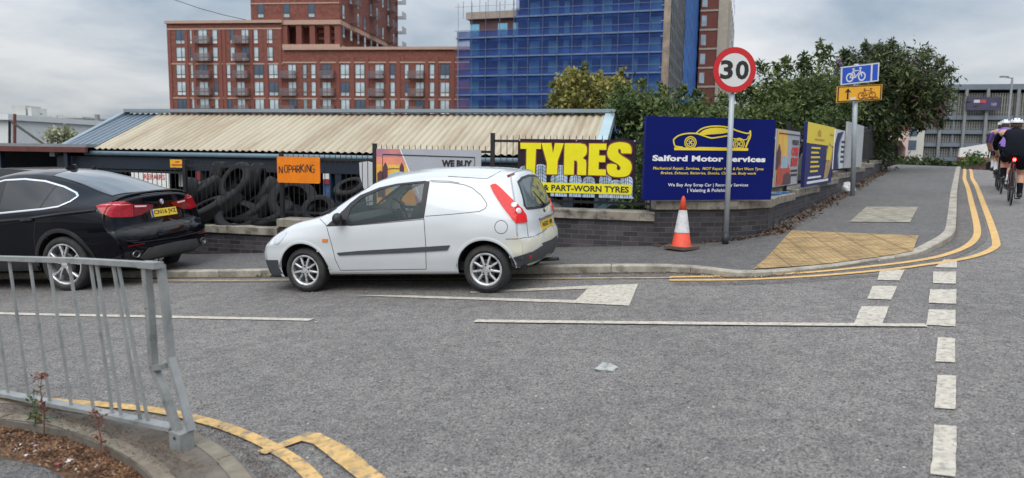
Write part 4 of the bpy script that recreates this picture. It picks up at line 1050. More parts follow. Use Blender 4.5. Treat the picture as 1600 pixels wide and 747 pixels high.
# ducktail lip
b = MB(); pts = []
for y in [i / 8 * .74 for i in range(-8, 9)]:
    h = BB.cast(BB.rtop, (4.62, y))
    if h: pts.append(h[0] + V((.06 - abs(y) ** 3 * .22, 0, .012)))
b.tube(pts, .022, 8); b.build('boot_lip', m_bp, suv, smooth=True)
for sg in (-1, 1):
    h = BB.cast(BB.rside, (1.75, 1.07)); p = V((h[0].x, sg * abs(h[0].y), h[0].z)); b = MB(); T = Matrix.Translation(p + V((-.02, sg * .14, .05)))
    b.lathe([(0, -.06), (.06, -.05), (.09, -.02), (.09, .03), (.07, .06), (0, .065)], 20, T @ Matrix.Diagonal((.8, 1.3, .9, 1))); b.bar(p, p + V((-.01, sg * .1, .02)), .06, .04); b.build('wing_mirror', m_bp, suv, autos=50)
for (ax, az) in BAX:
    for sg in (-1, 1): wheel(suv, V((ax * SB, sg * .965 * SB, az * SB)), SB, .385 * SB, .27, .285 * SB, 5, 'v', sg)
BB.patch('headlight', BB.rfront, [(-.86, .72), (-.80, .84), (-.45, .80), (-.45, .70)], m_clear, suv, off=.006, mirror=True)
BB.patch('grille', BB.rfront, [(-.36, .60), (-.38, .82), (-.05, .82), (-.05, .60)], m_rub, suv, off=.01, mirror=True)
b = MB(); b.box(.9 * SB, 4.6 * SB, -.8, .8, .30, .36)
for sy in (-.4, .4): b.prism([(2.3, .5), (2.5, .5), (2.72, 1.3), (2.62, 1.34)], sy - .24, sy + .24)
b.box(1.5, 2.0, -.8, .8, .6, 1.05); b.build('interior', m_seat, suv)
# ------------------------------------------------------------------ background buildings
def facade(u, v, Y, angdeg):
    P = yp(u, v, Y); a = R(angdeg); T = frame((P.x, P.y, 0), a); I = T.inverted()
    def loc(u_, v_): q = I @ hit(u_, v_, (P.x, P.y, 0), a); return q.x, q.z
    return T, loc
def win_mesh(w_, h_, panes=2, low=True, mf=None, mg=None, deep=.14):
    pass
m_red = brickmat('red_facade_brick', (.215, .074, .056), (.175, .060, .046), (.19, .09, .07), bw=.9, bh=.3, ms=.03, rough=.9, bump=.1)
m_redd = mat('brick_pier', (.20, .068, .052), .9, var=.12, vs=.8)
m_band_ = mat('pale_string_course', (.42, .28, .22), .85, var=.1, vs=2)
m_wfr = mat('window_frame_grey', (.05, .055, .065), .5)
m_wgl = mat('pale_window_glass', (.42, .50, .54), .08, var=.45, vs=.35, spec=.8)
m_wgd = mat('dark_window_glass', (.05, .08, .13), .08, var=.4, vs=.3, spec=.8)
m_wpale = mat('white_panel', (.62, .63, .62), .6)
m_balc = mat('balcony_railing', (.20, .155, .165), .7, var=.1, vs=3, alpha=.38)
WIN = {}
def add_window(parent, T, x0, x1, z0, z1, mode=0, y=0.0):
    w_, h_ = round(x1 - x0, 1), round(z1 - z0, 1); key = (w_, h_, mode)
    if key not in WIN:
        b = MB(); fw = .06
        b.box(0, w_, -.02, .06, 0, fw); b.box(0, w_, -.02, .06, h_ - fw, h_); b.box(0, fw, -.02, .06, fw, h_ - fw); b.box(w_ - fw, w_, -.02, .06, fw, h_ - fw)
        xs = [fw, w_ - fw]
        if w_ > 1.1: b.box(w_ * .55 - .05, w_ * .55 + .05, -.02, .06, fw, h_ - fw)
        b.box(fw, w_ - fw, -.021, .058, h_ * .27 - .05, h_ * .27 + .05)
        f = b.build('window', m_wfr, None)
        g = MB(); g.box(fw, w_ - fw, .02, .03, h_ * .27, h_ - fw); 
        gp_ = g.build('pane', m_wgl if mode == 0 else m_wgd, None)
        q = MB(); q.box(fw, w_ - fw, .018, .03, fw, h_ * .27); pp = q.build('lower_panel', m_wpale if mode == 0 else m_wgl, None)
        WIN[key] = (f.data, gp_.data, pp.data)
        for o in (f, gp_, pp): bpy.data.objects.remove(o)
    f, g, q = WIN[key]
    fo = bpy.data.objects.new('window', f); COL.objects.link(fo); fo.parent = parent; M_ = T @ Matrix.Translation(V((x0, y, z0))); fo.matrix_local = MW[parent.name].inverted() @ M_; MW[fo.name] = M_
    for nm, me in (('pane', g), ('lower_panel', q)):
        o = bpy.data.objects.new(nm, me); COL.objects.link(o); o.parent = fo
    return fo
def balcony(parent, T, x0, x1, z0, h=1.15, d=1.0):
    b = MB(); b.box(x0, x1, -d, .0, z0 - .12, z0)
    b2 = b; b2.box(x0, x1, -d, -d + .05, z0, z0 + h, 0); b2.box(x0, x0 + .05, -d + .05, 0, z0, z0 + h); b2.box(x1 - .05, x1, -d + .05, 0, z0, z0 + h)
    return build_in(b, 'balcony', m_balc, parent, T)
# --- red brick apartment block
T, loc = facade(500, 150, 120, -7)
apt = thing('apartment_block', 'long mid-rise red brick apartment block with rows of balconies behind the corrugated roof', 'building', T)
xl, zt1 = loc(260, 38); xm = loc(440, 38)[0] - 1.2; xr_, zt2 = loc(716, 79); xt0, _ = loc(392, 33)
ztA = loc(300, 37)[1]; ztB = loc(600, 78)[1]
def rowz(v0, v1, u=300): return loc(u, v1)[1], loc(u, v0)[1]
b = MB(); b.box(xl, xm + 1.2, 0, 16, -1.3, ztA); b.box(xm + 1.2, xr_ + 9, 0, 16, -1.3, ztB); b.build('wall', m_red, apt)
b = MB(); b.box(xl - .2, xm + 1.4, -.35, 16.3, ztA, ztA + .45); b.box(xm + 1.42, xr_ + 9, -.35, 16.3, ztB, ztB + .45); b.build('parapet', m_band_, apt)
storey = (rowz(46.6, 68.7)[0] - rowz(157.3, 175.6)[0]) / 4
r1 = rowz(46.6, 68.7); H_W = r1[1] - r1[0]
rows = [(r1[0] - i * storey, r1[1] - i * storey) for i in range(7)]
for nm_, xa, xb, zz in (('string_course', xl, xm + 1.2, [rows[1][0] - .55, rows[3][0] - .55, ztA - 1.0]), ('string_course', xm + 1.2, xr_ + 9, [rows[3][0] - .55, rows[1][0] - .35])):
    for z_ in zz: b = MB(); b.box(xa, xb, -.08, .02, z_, z_ + .22); b.build(nm_, m_band_, apt)
def LX(u, v=100): return loc(u, v)[0]
c2 = lambda x: 250 + x / 3.93
c3_ = lambda x: 470 + x / 3.932
def zrow(i): return rows[i][0], rows[i][0] + H_W
left = {0: [(97, 155), (183, 207), (235, 290), (322, 352), (430, 458), (500, 545), (575, 603), (635, 693)], 2: [(108, 163), (195, 218), (245, 300), (335, 360), (415, 440), (475, 525), (583, 640), (672, 730), (790, 840), (880, 905)]}
balL = {0: [(222, 320), (458, 548)], 2: [(232, 325), (467, 557), (748, 840)]}
for i in range(6):
    k = 0 if i < 2 else 2; vv = 60 if i < 2 else 150
    for j, (xa, xb) in enumerate(left[k]):
        add_window(apt, T, LX(c2(xa), vv), LX(c2(xb), vv), *zrow(i), mode=(1 if (i * 7 + j * 5) % 4 == 0 else 0), y=-.03)
    for xa, xb in balL[k]: balcony(apt, T, LX(c2(xa), vv), LX(c2(xb), vv), rows[i][0] + .05)
right_ = [(12, 40), (65, 93), (132, 187), (245, 300), (335, 393), (457, 512), (550, 578), (638, 664), (705, 757), (792, 820), (857, 915)]
balR = [(125, 213), (420, 510), (664, 760)]
for i in range(2, 6):
    for j, (xa, xb) in enumerate(right_):
        if xa < 50 and False: continue
        add_window(apt, T, LX(c3_(xa), 130), LX(c3_(xb), 130), *zrow(i), mode=(1 if (i * 5 + j * 3) % 4 == 0 else 0), y=-.03)
    for xa, xb in balR: balcony(apt, T, LX(c3_(xa), 130), LX(c3_(xb), 130), rows[i][0] + .05)
# brick piers give the facade relief
for xx in [c2(66), c2(170), c2(215), c2(375), c2(400), c2(565), c2(655), c2(740), c3_(110), c3_(228), c3_(318), c3_(408), c3_(535), c3_(600), c3_(775), c3_(835), c3_(935)]:
    b = MB(); x_ = LX(xx, 120); zt_ = ztA if xx < 480 else ztB; b.box(x_ - .28, x_ + .28, -.10, .0, -1.3, zt_ - 1.05); b.build('pier', m_redd, apt)
# --- tower rising behind: front face, receding side face, terrace openings
tw = thing('apartment_tower', 'tall red brick apartment tower rising out of the picture above the low block', 'building', T)
x0, x1 = LX(391, 20), LX(530, 30); DEP = 34.
zc_ = loc(450, 35)[1]; zh = zc_ + 34
b = MB(); b.box(x0, x1, .5, DEP, ztB - 1, zc_ - .4 - 3.6) ; b.box(x0, x1, .2, DEP, zc_, zh); b.box(x0, LX(440, 55), .3, DEP, ztB, zc_); b.box(LX(440, 55), x1 - .9, 3.2, DEP, ztB, zc_); b.build('wall', m_red, tw)
for zz in (.8, 1.9, 3.0):
    b = MB(); b.box(LX(487, 55), x1 - .9, 3.0, 3.15, zc_ - zz - .4, zc_ - zz); b.build('terrace_slat', m_band_, tw)
for xx in (LX(440, 55), LX(462, 55), LX(483, 55), LX(506, 55), x1 - .9):
    b = MB(); b.box(xx, xx + .9, .2, 1.1, ztB, zc_); b.build('terrace_pier', m_redd, tw)
b = MB(); b.box(x0 - .1, x1 + .15, .0, DEP + .1, zc_ - .35, zc_ + .35); b.build('cornice', m_band_, tw)
b = MB(); b.box(LX(440, 55), x1, .0, 3.1, ztB + .46, ztB + .95); b.build('terrace_rail', m_band_, tw)
for k in range(5):
    for xx in (LX(406.5, 15), LX(447, 15), LX(486, 15)):
        add_window(tw, T, xx - .55, xx + .55, zc_ + .8 + 3 * k, zc_ + 3.2 + 3 * k, mode=1, y=.17)
    b = MB(); b.box(x0, x1, .1, .21, zc_ + 2.95 + 6 * k, zc_ + 3.15 + 6 * k); build_in(b, 'string_course', m_band_, tw, T)
# side face: frame turned 90 degrees
Ts = T @ Matrix.Translation(V((x1, .2, 0))) @ Matrix.Rotation(R(90), 4, 'Z')
for k in range(-1, 6):
    for j in range(9):
        if (j + k) % 3 != 1 or k < 0: add_window(tw, Ts, 1.2 + 3.6 * j, 2.3 + 3.6 * j, zc_ + .8 + 3 * k, zc_ + 3.1 + 3 * k, mode=(j + k) % 2, y=-.03)
    for j in (1, 4, 7):
        if k >= 0: b = MB(); b.box(3.6 * j + .6, 3.6 * j + 3.4, -1.3, 0, zc_ + .6 + 3 * k, zc_ + .8 + 3 * k); b.box(3.6 * j + .6, 3.6 * j + 3.4, -1.3, -1.25, zc_ + .8 + 3 * k, zc_ + 1.9 + 3 * k); build_in(b, 'balcony', m_balc, tw, Ts)
    b = MB(); b.box(DEP - 1.8, DEP + 1.2, -1.4, 1.2, zc_ + .6 + 3 * k, zc_ + .8 + 3 * k); b.box(DEP - 1.8, DEP + 1.2, -1.4, -1.35, zc_ + .8 + 3 * k, zc_ + 1.8 + 3 * k); build_in(b, 'balcony', m_balc, tw, Ts)
# --- block wrapped in blue netting
T2, loc2 = facade(760, 100, 108, -18)
scf = thing('scaffolded_building', 'tall block under construction wrapped in scaffolding and blue debris netting', 'building', T2)
ax, _ = loc2(716, 120); bx, _ = loc2(1040, 60); mx_, _ = loc2(806, 20); zA = loc2(750, 24)[1]; zB = zA + 26
m_scb = mat('netted_brick', (.11, .06, .065), .9, var=.15, vs=.6)
b = MB(); b.box(ax + 1.2, bx - .6, 1.6, 16, -1.3, zA - .3); b.box(mx_, bx - .6, 1.6, 16, zA - .3, zB); b.build('wall', m_scb, scf)
b = MB(); b.box(ax + .8, mx_, 1.0, 16, zA - .3, zA + .7); b.build('roof_slab', mat('pale_slab', (.36, .30, .25), .9), scf)
net = bpy.data.materials.new('blue_netting'); net.use_nodes = True; t = net.node_tree; n = t.nodes; l = t.links; pb = n['Principled BSDF']; pb.inputs['Base Color'].default_value = (.008, .055, .24, 1); pb.inputs['Roughness'].default_value = .8
tcn = n.new('ShaderNodeTexCoord'); nzn = n.new('ShaderNodeTexNoise'); nzn.inputs['Scale'].default_value = .35; nzn.inputs['Detail'].default_value = 6; l.new(tcn.outputs['Object'], nzn.inputs['Vector'])
mrn = n.new('ShaderNodeMapRange'); l.new(nzn.outputs[0], mrn.inputs[0]); mrn.inputs[1].default_value = .3; mrn.inputs[2].default_value = .7; mrn.inputs[3].default_value = .34; mrn.inputs[4].default_value = .58
# sheets overlap at every lift: the overlap is two layers thick
spn = n.new('ShaderNodeSeparateXYZ'); l.new(tcn.outputs['Object'], spn.inputs[0]); mo = n.new('ShaderNodeMath'); mo.operation = 'PINGPONG'; l.new(spn.outputs[2], mo.inputs[0]); mo.inputs[1].default_value = 1.42
rp = n.new('ShaderNodeMapRange'); l.new(mo.outputs[0], rp.inputs[0]); rp.inputs[1].default_value = .5; rp.inputs[2].default_value = .75; rp.inputs[3].default_value = 0; rp.inputs[4].default_value = .30
am = n.new('ShaderNodeMath'); am.operation = 'ADD'; am.use_clamp = True; l.new(mrn.outputs[0], am.inputs[0]); l.new(rp.outputs[0], am.inputs[1]); l.new(am.outputs[0], pb.inputs['Alpha'])
MATS['blue_netting'] = net
m_deck = mat('scaffold_deck', (.11, .16, .27), .7, var=.15, vs=.6); m_tube = mat('scaffold_tube', (.09, .13, .22), .5, var=.2, vs=1); m_steel = mat('galvanised_tube', (.32, .33, .35), .45, .5, var=.1)
st2 = (loc2(800, 58)[1] - loc2(800, 178.5)[1]) / 4; z0 = loc2(800, 58)[1]
decks = [z0 + st2 * k for k in range(8, -6, -1)]
for zd in decks:
    if zd < -1.2 or zd > zB: continue
    xa = ax if zd < zA - 1 else mx_
    b = MB(); b.box(xa - .4, bx + .1, .05, 1.5, zd, zd + .12); b.box(xa - .4, bx + .1, -.04, .0, zd - .02, zd + .2); build_in(b, 'scaffold_deck', m_deck, scf, T2)
    b = MB(); b.bar((xa - .6, -.08, zd + 1.15), (bx + .2, -.08, zd + 1.15), .06); build_in(b, 'guard_tube', m_tube, scf, T2)
nn_ = int((bx - ax) / 2.15)
for i in range(nn_ + 1):
    x_ = ax + (bx - ax) * i / nn_; zz = zA + 1.8 if x_ < mx_ - .5 else zB
    b = MB(); b.tube([(x_, -.1, -1.3), (x_, -.1, zz)], .045, 6); build_in(b, 'upright', m_steel if i == 0 else m_tube, scf, T2)
    if i % 3 == 1:
        b = MB(); b.tube([(x_, -.13, 3), (x_ + 4.3, -.13, 3 + 2 * st2)], .04, 5); build_in(b, 'brace', m_tube, scf, T2)
def netpanel(xa, xb, za, zb, y=.02, seed=1):
    rnd = random.Random(seed); vs = []; nx, nz = int((xb - xa) / .6) + 2, int((zb - za) / .7) + 2
    ph = [rnd.uniform(0, 6) for _ in range(4)]
    for j in range(nz):
        for i in range(nx):
            x = xa + (xb - xa) * i / (nx - 1); z = za + (zb - za) * j / (nz - 1)
            y_ = y + .10 * math.sin(x * 1.5 + ph[0] + math.sin(z * .5)) * abs(math.sin(z * math.pi / st2 + ph[1])) + .05 * math.sin(z * 2.1 + x * .4 + ph[2]); vs.append((x, y_ + .1, z))
    b = MB(); b.add(vs, [(j * nx + i, j * nx + i + 1, (j + 1) * nx + i + 1, (j + 1) * nx + i) for j in range(nz - 1) for i in range(nx - 1)]); return b
build_in(netpanel(ax - .3, mx_, -1.3, zA - 2.2, seed=3), 'netting', net, scf, T2, smooth=True)
build_in(netpanel(mx_, bx, -1.3, zB, seed=5), 'netting', net, scf, T2, smooth=True)
m_wb = mat('netted_window', (.22, .48, .66), .3, var=.2, vs=.5)
cols = [728, 772, 796, 822, 852, 876, 905, 935, 985, 1012]
for kk, zd in enumerate(decks):
    if zd < -1.2: continue
    for j, cu in enumerate(cols):
        if zd > zA - 2 and cu < 800: continue
        if zd > zB - 3: continue
        x_ = loc2(cu, 90)[0]
        b = MB(); b.box(x_, x_ + (1.5 if j % 3 != 2 else .8), 1.54, 1.62, zd + .5, zd + 2.3); b.box(x_ + .7, x_ + .78, 1.50, 1.54, zd + .5, zd + 2.3); build_in(b, 'window', m_wb, scf, T2)
for i in range(7):
    x_ = ax + .6 + i * 1.3; b = MB(); b.tube([(x_, .4, zA - .3), (x_, .4, zA + 2.2 + (i * 37 % 10) * .12)], .05, 6); build_in(b, 'edge_post', m_steel, scf, T2)
b = MB(); b.tube([(ax - .6, .3, zA + 1.4), (mx_, .3, zA + 1.4)], .04, 5); build_in(b, 'edge_rail', m_steel, scf, T2)
b = MB(); b.box(bx - .598, bx - .5, 1.7, 16, -1.3, zB - .1); build_in(b, 'side_sheeting', mat('dark_sheeting', (.055, .07, .10), .8, var=.4, vs=.8), scf, T2)
# side of the netted block: open scaffold tower, strip of net
Tn = T2 @ Matrix.Translation(V((bx, 0, 0))) @ Matrix.Rotation(R(90), 4, 'Z')
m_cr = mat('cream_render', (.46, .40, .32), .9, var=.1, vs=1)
b = MB(); b.box(2.6, 40, .8, 12, -1.3, zB - 8); build_in(b, 'rear_wall', mat('grey_block', (.13, .13, .15), .9, var=.3, vs=.6), scf, Tn)
for k in range(13):
    zd = -1 + k * 2.05; b = MB(); b.box(0, 26, -.2, .7, zd, zd + .09); build_in(b, 'scaffold_deck', m_steel, scf, Tn)
for i in range(12):
    b = MB(); b.tube([(i * 2.2, -.3, -1.3), (i * 2.2, -.3, 30)], .06, 5); build_in(b, 'upright', m_steel, scf, Tn)
b = netpanel(24, 62, 4.5, zB, y=-.5, seed=9); build_in(b, 'netting', mat('dense_blue_net', (.015, .10, .34), .85, var=.3, vs=.5), scf, Tn, smooth=True)
rt = thing('brick_tower', 'red brick tower with cream end columns showing right of the blue netting', 'building', T2)
T5, loc5 = facade(1110, 100, 150, -18)
xa, xb = loc5(1091, 100)[0], loc5(1119, 100)[0]; zt = loc5(1110, 0)[1] + 14
b = MB(); b.box(xa, xb, 0, 14, -1.3, zt); build_in(b, 'wall', m_redd, rt, T5)
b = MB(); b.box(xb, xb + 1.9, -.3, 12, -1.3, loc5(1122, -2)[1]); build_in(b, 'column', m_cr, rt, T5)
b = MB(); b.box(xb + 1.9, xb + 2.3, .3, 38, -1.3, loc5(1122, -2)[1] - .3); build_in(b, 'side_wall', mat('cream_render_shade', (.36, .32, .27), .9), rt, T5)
for k in range(14):
    b = MB(); b.box(xa, xb - .02, -.12, -.01, 3.8 * k, 3.8 * k + .35); build_in(b, 'string_course', m_cr, rt, T5)
    b = MB(); b.box(xa + .3, xa + 1.3, -.08, -.02, 3.8 * k + .9, 3.8 * k + 3.0); build_in(b, 'window', m_wgl, rt, T5)
Tq = T5 @ Matrix.Translation(V((xb + 2.3, 0, 0))) @ Matrix.Rotation(R(90), 4, 'Z')
for k in range(11):
    for j in range(4): b = MB(); b.box(4 + j * 8, 7 + j * 8, -.06, .0, 3.8 * k + .8, 3.8 * k + 2.8); build_in(b, 'window', m_wgd, rt, Tq)
# --- multi-storey car park far right
T6, loc6 = facade(1520, 200, 62, -14)
cp = thing('car_park', 'grey multi-storey car park with metal screens beyond the crest of the side road', 'building', T6)
xa, xb = loc6(1441, 200)[0], loc6(1640, 200)[0] + 8; zt = loc6(1520, 139)[1]; zb_ = -1.3
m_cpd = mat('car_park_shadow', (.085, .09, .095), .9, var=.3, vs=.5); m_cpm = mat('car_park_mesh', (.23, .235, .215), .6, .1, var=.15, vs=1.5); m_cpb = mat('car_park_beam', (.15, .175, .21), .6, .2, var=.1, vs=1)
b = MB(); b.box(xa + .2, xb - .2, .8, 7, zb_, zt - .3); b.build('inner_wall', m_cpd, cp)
b = MB(); b.box(xa - .3, xb, -.5, 7.2, zt - .1, zt + .35); b.build('roof_edge', m_cpb, cp)
lv = [loc6(1470, v)[1] for v in (184, 206, 226, 248)]
for z_ in lv: b = MB(); b.box(xa, xb, -.4, .85, z_ - .18, z_ + .18); b.build('floor_beam', m_cpb, cp)
edges = [zt - .1] + lv
for k in range(4):
    z1_, z0_ = edges[k] - .25, edges[k + 1] + .2
    x_ = xa
    while x_ < xb:
        w2 = 2.3; b = MB()
        for i in range(12): b.box(x_ + .1 + i * .19, x_ + .17 + i * .19, -.15, -.1, z0_, z1_)
        for i in range(3): b.box(x_ + .08, x_ + w2 - .05, -.1, -.07, z0_ + (z1_ - z0_) * (i + .3) / 3, z0_ + (z1_ - z0_) * (i + .3) / 3 + .05)
        b.box(x_ + .1, x_ + w2 - .1, -.03, -.01, z0_, z1_, 1); b.build('screen_panel', [m_cpm, mat('screen_backing', (.13, .13, .12), .7, var=.5, vs=1.5)], cp); b = MB(); b.box(x_ - .06, x_ + .06, -.3, -.02, z0_, z1_); b.build('mullion', m_cpb, cp); x_ += w2
for uu in (1463, 1500, 1533, 1580): b = MB(); x_ = loc6(uu, 200)[0]; b.box(x_, x_ + .22, -.6, -.45, zb_, zt); b.build('column', mat('pale_column', (.18, .195, .20), .6), cp)
bx0, bz1 = loc6(1506, 153); bx1, bz0 = loc6(1556, 173)
b = MB(); b.box(bx0, bx1, -.85, -.7, bz0, bz1); 
b.box(bx0 + .5, bx0 + .95, -.87, -.855, bz0 + .6, bz0 + .85, 1); b.box(bx0 + 1.0, bx0 + 1.4, -.87, -.855, bz0 + .6, bz0 + .85, 2); b.box(bx0 + 1.8, bx1 - .3, -.87, -.855, bz0 + .35, bz0 + .6, 3)
b.build('banner', [mat('car_park_banner', (.045, .04, .085), .6, var=.3, vs=1.2), mat('banner_pale', (.5, .48, .5), .6), mat('banner_red', (.45, .05, .06), .6), mat('banner_dim', (.16, .15, .22), .6, var=.5, vs=3)], cp)
st = thing('stair_tower', 'pale cream stair tower at the left end of the grey car park', 'building', T6)
sx0, sx1, sz = loc6(1412, 200)[0], loc6(1440.5, 200)[0], loc6(1425, 168)[1]
b = MB(); b.box(sx0, sx1, -.9, 4, zb_, sz); b.build('wall', mat('pale_render', (.48, .47, .43), .8, var=.08, vs=.6), st)
for zz in (loc6(1416, 213)[1], loc6(1416, 234)[1]): b = MB(); b.box(sx0 + .1, sx0 + .85, -.94, -.88, zz, zz + .8); b.build('window', m_wgd, st)
ar = thing('archway_house', 'pink rendered gatehouse with a dark arch and red tiled edge behind the dark tree', 'building', T6)
px0, px1, pz = loc6(1375, 230)[0], loc6(1411.6, 230)[0], loc6(1400, 203)[1]
b = MB(); ac = loc6(1386, 240)[0]; zar = loc6(1386, 217)[1]
b.prism([(px0 - 3, zb_), (px0 - 3, pz), (px1, pz), (px1, zb_), (ac + 1.1, zb_), (ac + 1.1, zar - .8), (ac + .7, zar - .2), (ac, zar), (ac - .7, zar - .2), (ac - 1.1, zar - .8), (ac - 1.1, zb_)], -1.4, 4); b.build('wall', mat('pink_render', (.55, .40, .36), .85, var=.06, vs=1), ar)
b = MB(); b.box(px0 - 3, px1 + .05, -1.5, 4.2, pz, pz + .7); b.build('roof_edge', mat('red_tiles', (.28, .05, .035), .8, var=.2, vs=3), ar)
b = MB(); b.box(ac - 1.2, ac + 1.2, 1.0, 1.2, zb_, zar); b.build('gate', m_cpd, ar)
wl = thing('white_ramp_wall', 'white sloping ramp wall in front of the grey car park', 'wall', T6)
q = [loc6(u, v) for u, v in ((1484, 245), (1486, 232), (1534, 224), (1534, 246))]
b = MB(); b.prism(q, -2.2, -1.9); b.build('ramp_wall', mat('white_wall', (.62, .63, .62), .8), wl)
rs = thing('red_shelter', 'low dark red shelter in front of the white ramp wall', 'shelter', T6)
q0, q1 = loc6(1483, 246), loc6(1516, 262)
b = MB(); b.box(q0[0], q1[0], -3.4, -2.4, -1.2, q0[1] - .3); b.build('panel', mat('dark_panel', (.08, .03, .035), .7), rs); b = MB(); b.box(q0[0] - .1, q1[0] + .1, -3.6, -2.3, q0[1] - .3, q0[1] + .05); b.build('roof', mat('maroon_roof', (.22, .045, .04), .7), rs)
# street lamp
lp = yp(1569, 255, 46); lt = yp(1569, 121, 46)
lamp = thing('street_lamp', 'tall grey street lamp with a short flat arm beside the road crest', 'street lamp', (lp.x, lp.y, 0.))
b = MB(); b.tube([(0, 0, 0), (0, 0, 2), (0, 0, lt.z)], [.11, .085, .06], 10); b.build('column', m_steel, lamp)
b = MB(); b.tube([(0, 0, lt.z - .05), (-.45, 0, lt.z + .03)], .035, 8); b.box(-.75, -.3, -.11, .11, lt.z, lt.z + .08); b.build('lantern', mat('lantern_grey', (.2, .21, .22), .5), lamp)
# --- left-hand distance
def far_block(name, label, u0, u1, v0, Y, m, cat='building', roofm=None, wins=0, vb=262, ang=0.):
    T7, loc7 = facade((u0 + u1) / 2, v0, Y, ang); o = thing(name, label, cat, T7); xa, xb, zt = loc7(u0, v0)[0], loc7(u1, v0)[0], loc7((u0 + u1) / 2, v0)[1]
    b = MB(); b.box(xa, xb, 0, 12, -1.3, zt); b.build('wall', m, o); b = MB(); b.box(xa - .2, xb + .2, -.3, 12.2, zt, zt + .35); b.build('roof_edge', roofm or m, o)
    for i in range(wins):
        x_ = xa + (xb - xa) * (i + .3) / wins; b = MB(); b.box(x_, x_ + (xb - xa) / wins * .55, -.05, 0, zt - 1.8, zt - .7); b.build('window', m_wgd, o)
    return o, T7, loc7, xa, xb, zt
m_pale = mat('pale_block', (.50, .51, .50), .8, var=.1, vs=.7)
far_block('white_building', 'plain white building at the far left edge behind the canopy', -60, 13, 187, 45, mat('white_render', (.62, .64, .64), .8, var=.05))
o, T7, loc7, xa, xb, zt = far_block('office_block', 'long low pale office block far away above the left canopy', 8, 128, 184, 150, m_pale, wins=9, ang=6)
for i, (ua, ub) in enumerate(((10, 32), (35, 41))): b = MB(); x1_, x2_ = loc7(ua, 180)[0], loc7(ub, 180)[0]; b.box(x1_, x2_, 2, 8, zt + .35, zt + .35 + 2.2 - i * .4); b.build('plant_room', m_pale, o)
far_block('brick_building', 'small red brick building far away right of the pale office block', 84, 129, 192, 130, mat('dull_red_brick', (.22, .09, .07), .9), wins=3)
far_block('dark_roofed_house', 'dark roofed low house far away behind the left end of the shed', 40, 200, 200, 85, mat('grey_brown_wall', (.10, .095, .085), .9, var=.2, vs=.6), roofm=mat('slate', (.10, .09, .10), .8), wins=0)
ch = yp(153, 200, 70); o = thing('chimney_flue', 'thin grey flue poking up above the grey shed roof', 'flue', (ch.x, ch.y, -1.3)); b = MB(); zt = yp(153, 179, 70).z + 1.3; b.tube([(0, 0, 0), (0, 0, zt)], .22, 10); b.build('flue_pipe', m_steel, o)
# yard gantry pole with dark cables at left
o = thing('cable_mast', 'rusty thin mast with sagging dark cables above the left canopy', 'mast', yp(23, 225, 30)); T = MW[o.name]; I = T.inverted()
b = MB(); b.tube([I @ yp(23, 235, 30), I @ yp(23, 178, 30)], .06, 6); b.build('pole', mat('rusty_pole', (.16, .05, .035), .8), o)
b = MB(); b.tube([I @ yp(15, 188, 30), I @ yp(32, 200, 30), I @ yp(52, 214, 30), I @ yp(70, 226, 30)], .05, 5); b.tube([I @ yp(15, 188, 30), I @ yp(15, 225, 30)], .05, 5); b.build('cable', m_blk, o)
o = thing('overhead_wire', 'thin overhead wire crossing the sky above the red brick block', 'wire'); b = MB(); b.tube([yp(u, v, 30) for u, v in ((180, -34), (268, -2), (315, 14), (352, 24), (384, 31))], .013, 5); b.build('cable', m_blk, o)
# telegraph pole
tp = yp(1036, 190, 19); o = thing('telegraph_pole', 'weathered brown wooden telegraph pole rising behind the blue sign board', 'pole', (tp.x, tp.y, -.8)); b = MB(); q1 = yp(1046, -60, 19); b.tube([(0, 0, 0), (0, 0, tp.z + .8), (q1.x - tp.x, 0, q1.z + .8)], [.11, .10, .08], 12); b.build('timber', mat('weathered_timber', (.21, .165, .125), .9, var=.3, vs=6, bump=.5, bs=30), o, smooth=True)
b = MB(); q = yp(1037, 160, 18.85); b.box(-.07 + q.x - tp.x, .07 + q.x - tp.x, -.16, -.10, q.z + .72, q.z + .84); b.build('tag_plate', m_wpale, o)
# ------------------------------------------------------------------ tyre workshop shed
YZ = -.8
hs_ = R(-13.5); rd = V((math.cos(hs_), math.sin(hs_), 0)); sdv = V((-math.sin(hs_), math.cos(hs_), 0)); TAN = .44
E0 = yp(936, 249, 14.3)
lo, hi = 1., 20.
for _ in range(40):
    mi_ = (lo + hi) / 2; p = E0 + sdv * mi_ + V((0, 0, TAN * mi_))
    if proj(p)[1] > 180: lo = mi_
    else: hi = mi_
RL = lo
def s_at(u, up):   # distance along ridge/eave (negative = left) where it projects to column u
    lo, hi = -40., 0.
    for _ in range(50):
        m_ = (lo + hi) / 2; p = E0 + rd * m_ + (sdv * RL + V((0, 0, TAN * RL)) if up else V((0, 0, 0)))
        if proj(p)[0] < u: lo = m_
        else: hi = m_
    return lo
sT = s_at(190, False) if False else (s_at(249, True)); sG = s_at(200, True)
TS = Matrix.Translation(E0) @ Matrix.Rotation(hs_, 4, 'Z')   # local: x along eave, y up-slope direction, z up, origin = right eave corner
shed = thing('workshop_shed', 'long open-fronted tyre workshop with tan corrugated roof, blue steel beam and grey sheeted left end', 'workshop', TS)
shed['label'] = 'open-fronted tyre workshop with long tan corrugated roof and a grey sheeted left end'
m_tan = mat('tan_roof_sheet', (.365, .32, .235), .85, var=.12, vs=1.2, dirt=(.27, .205, .135), ds=.9)
def streaky(m, sx):   # stretch the dirt along the fall of the roof
    t = m.node_tree; n = t.nodes; l = t.links; tc = [x for x in n if x.type == 'TEX_COORD'][0]; mp = n.new('ShaderNodeMapping'); mp.inputs['Scale'].default_value = (sx, .25, .25)
    l.new(tc.outputs['Object'], mp.inputs[0])
    for q in n:
        if q.type == 'TEX_NOISE': l.new(mp.outputs[0], q.inputs['Vector'])
streaky(m_tan, 1.6)
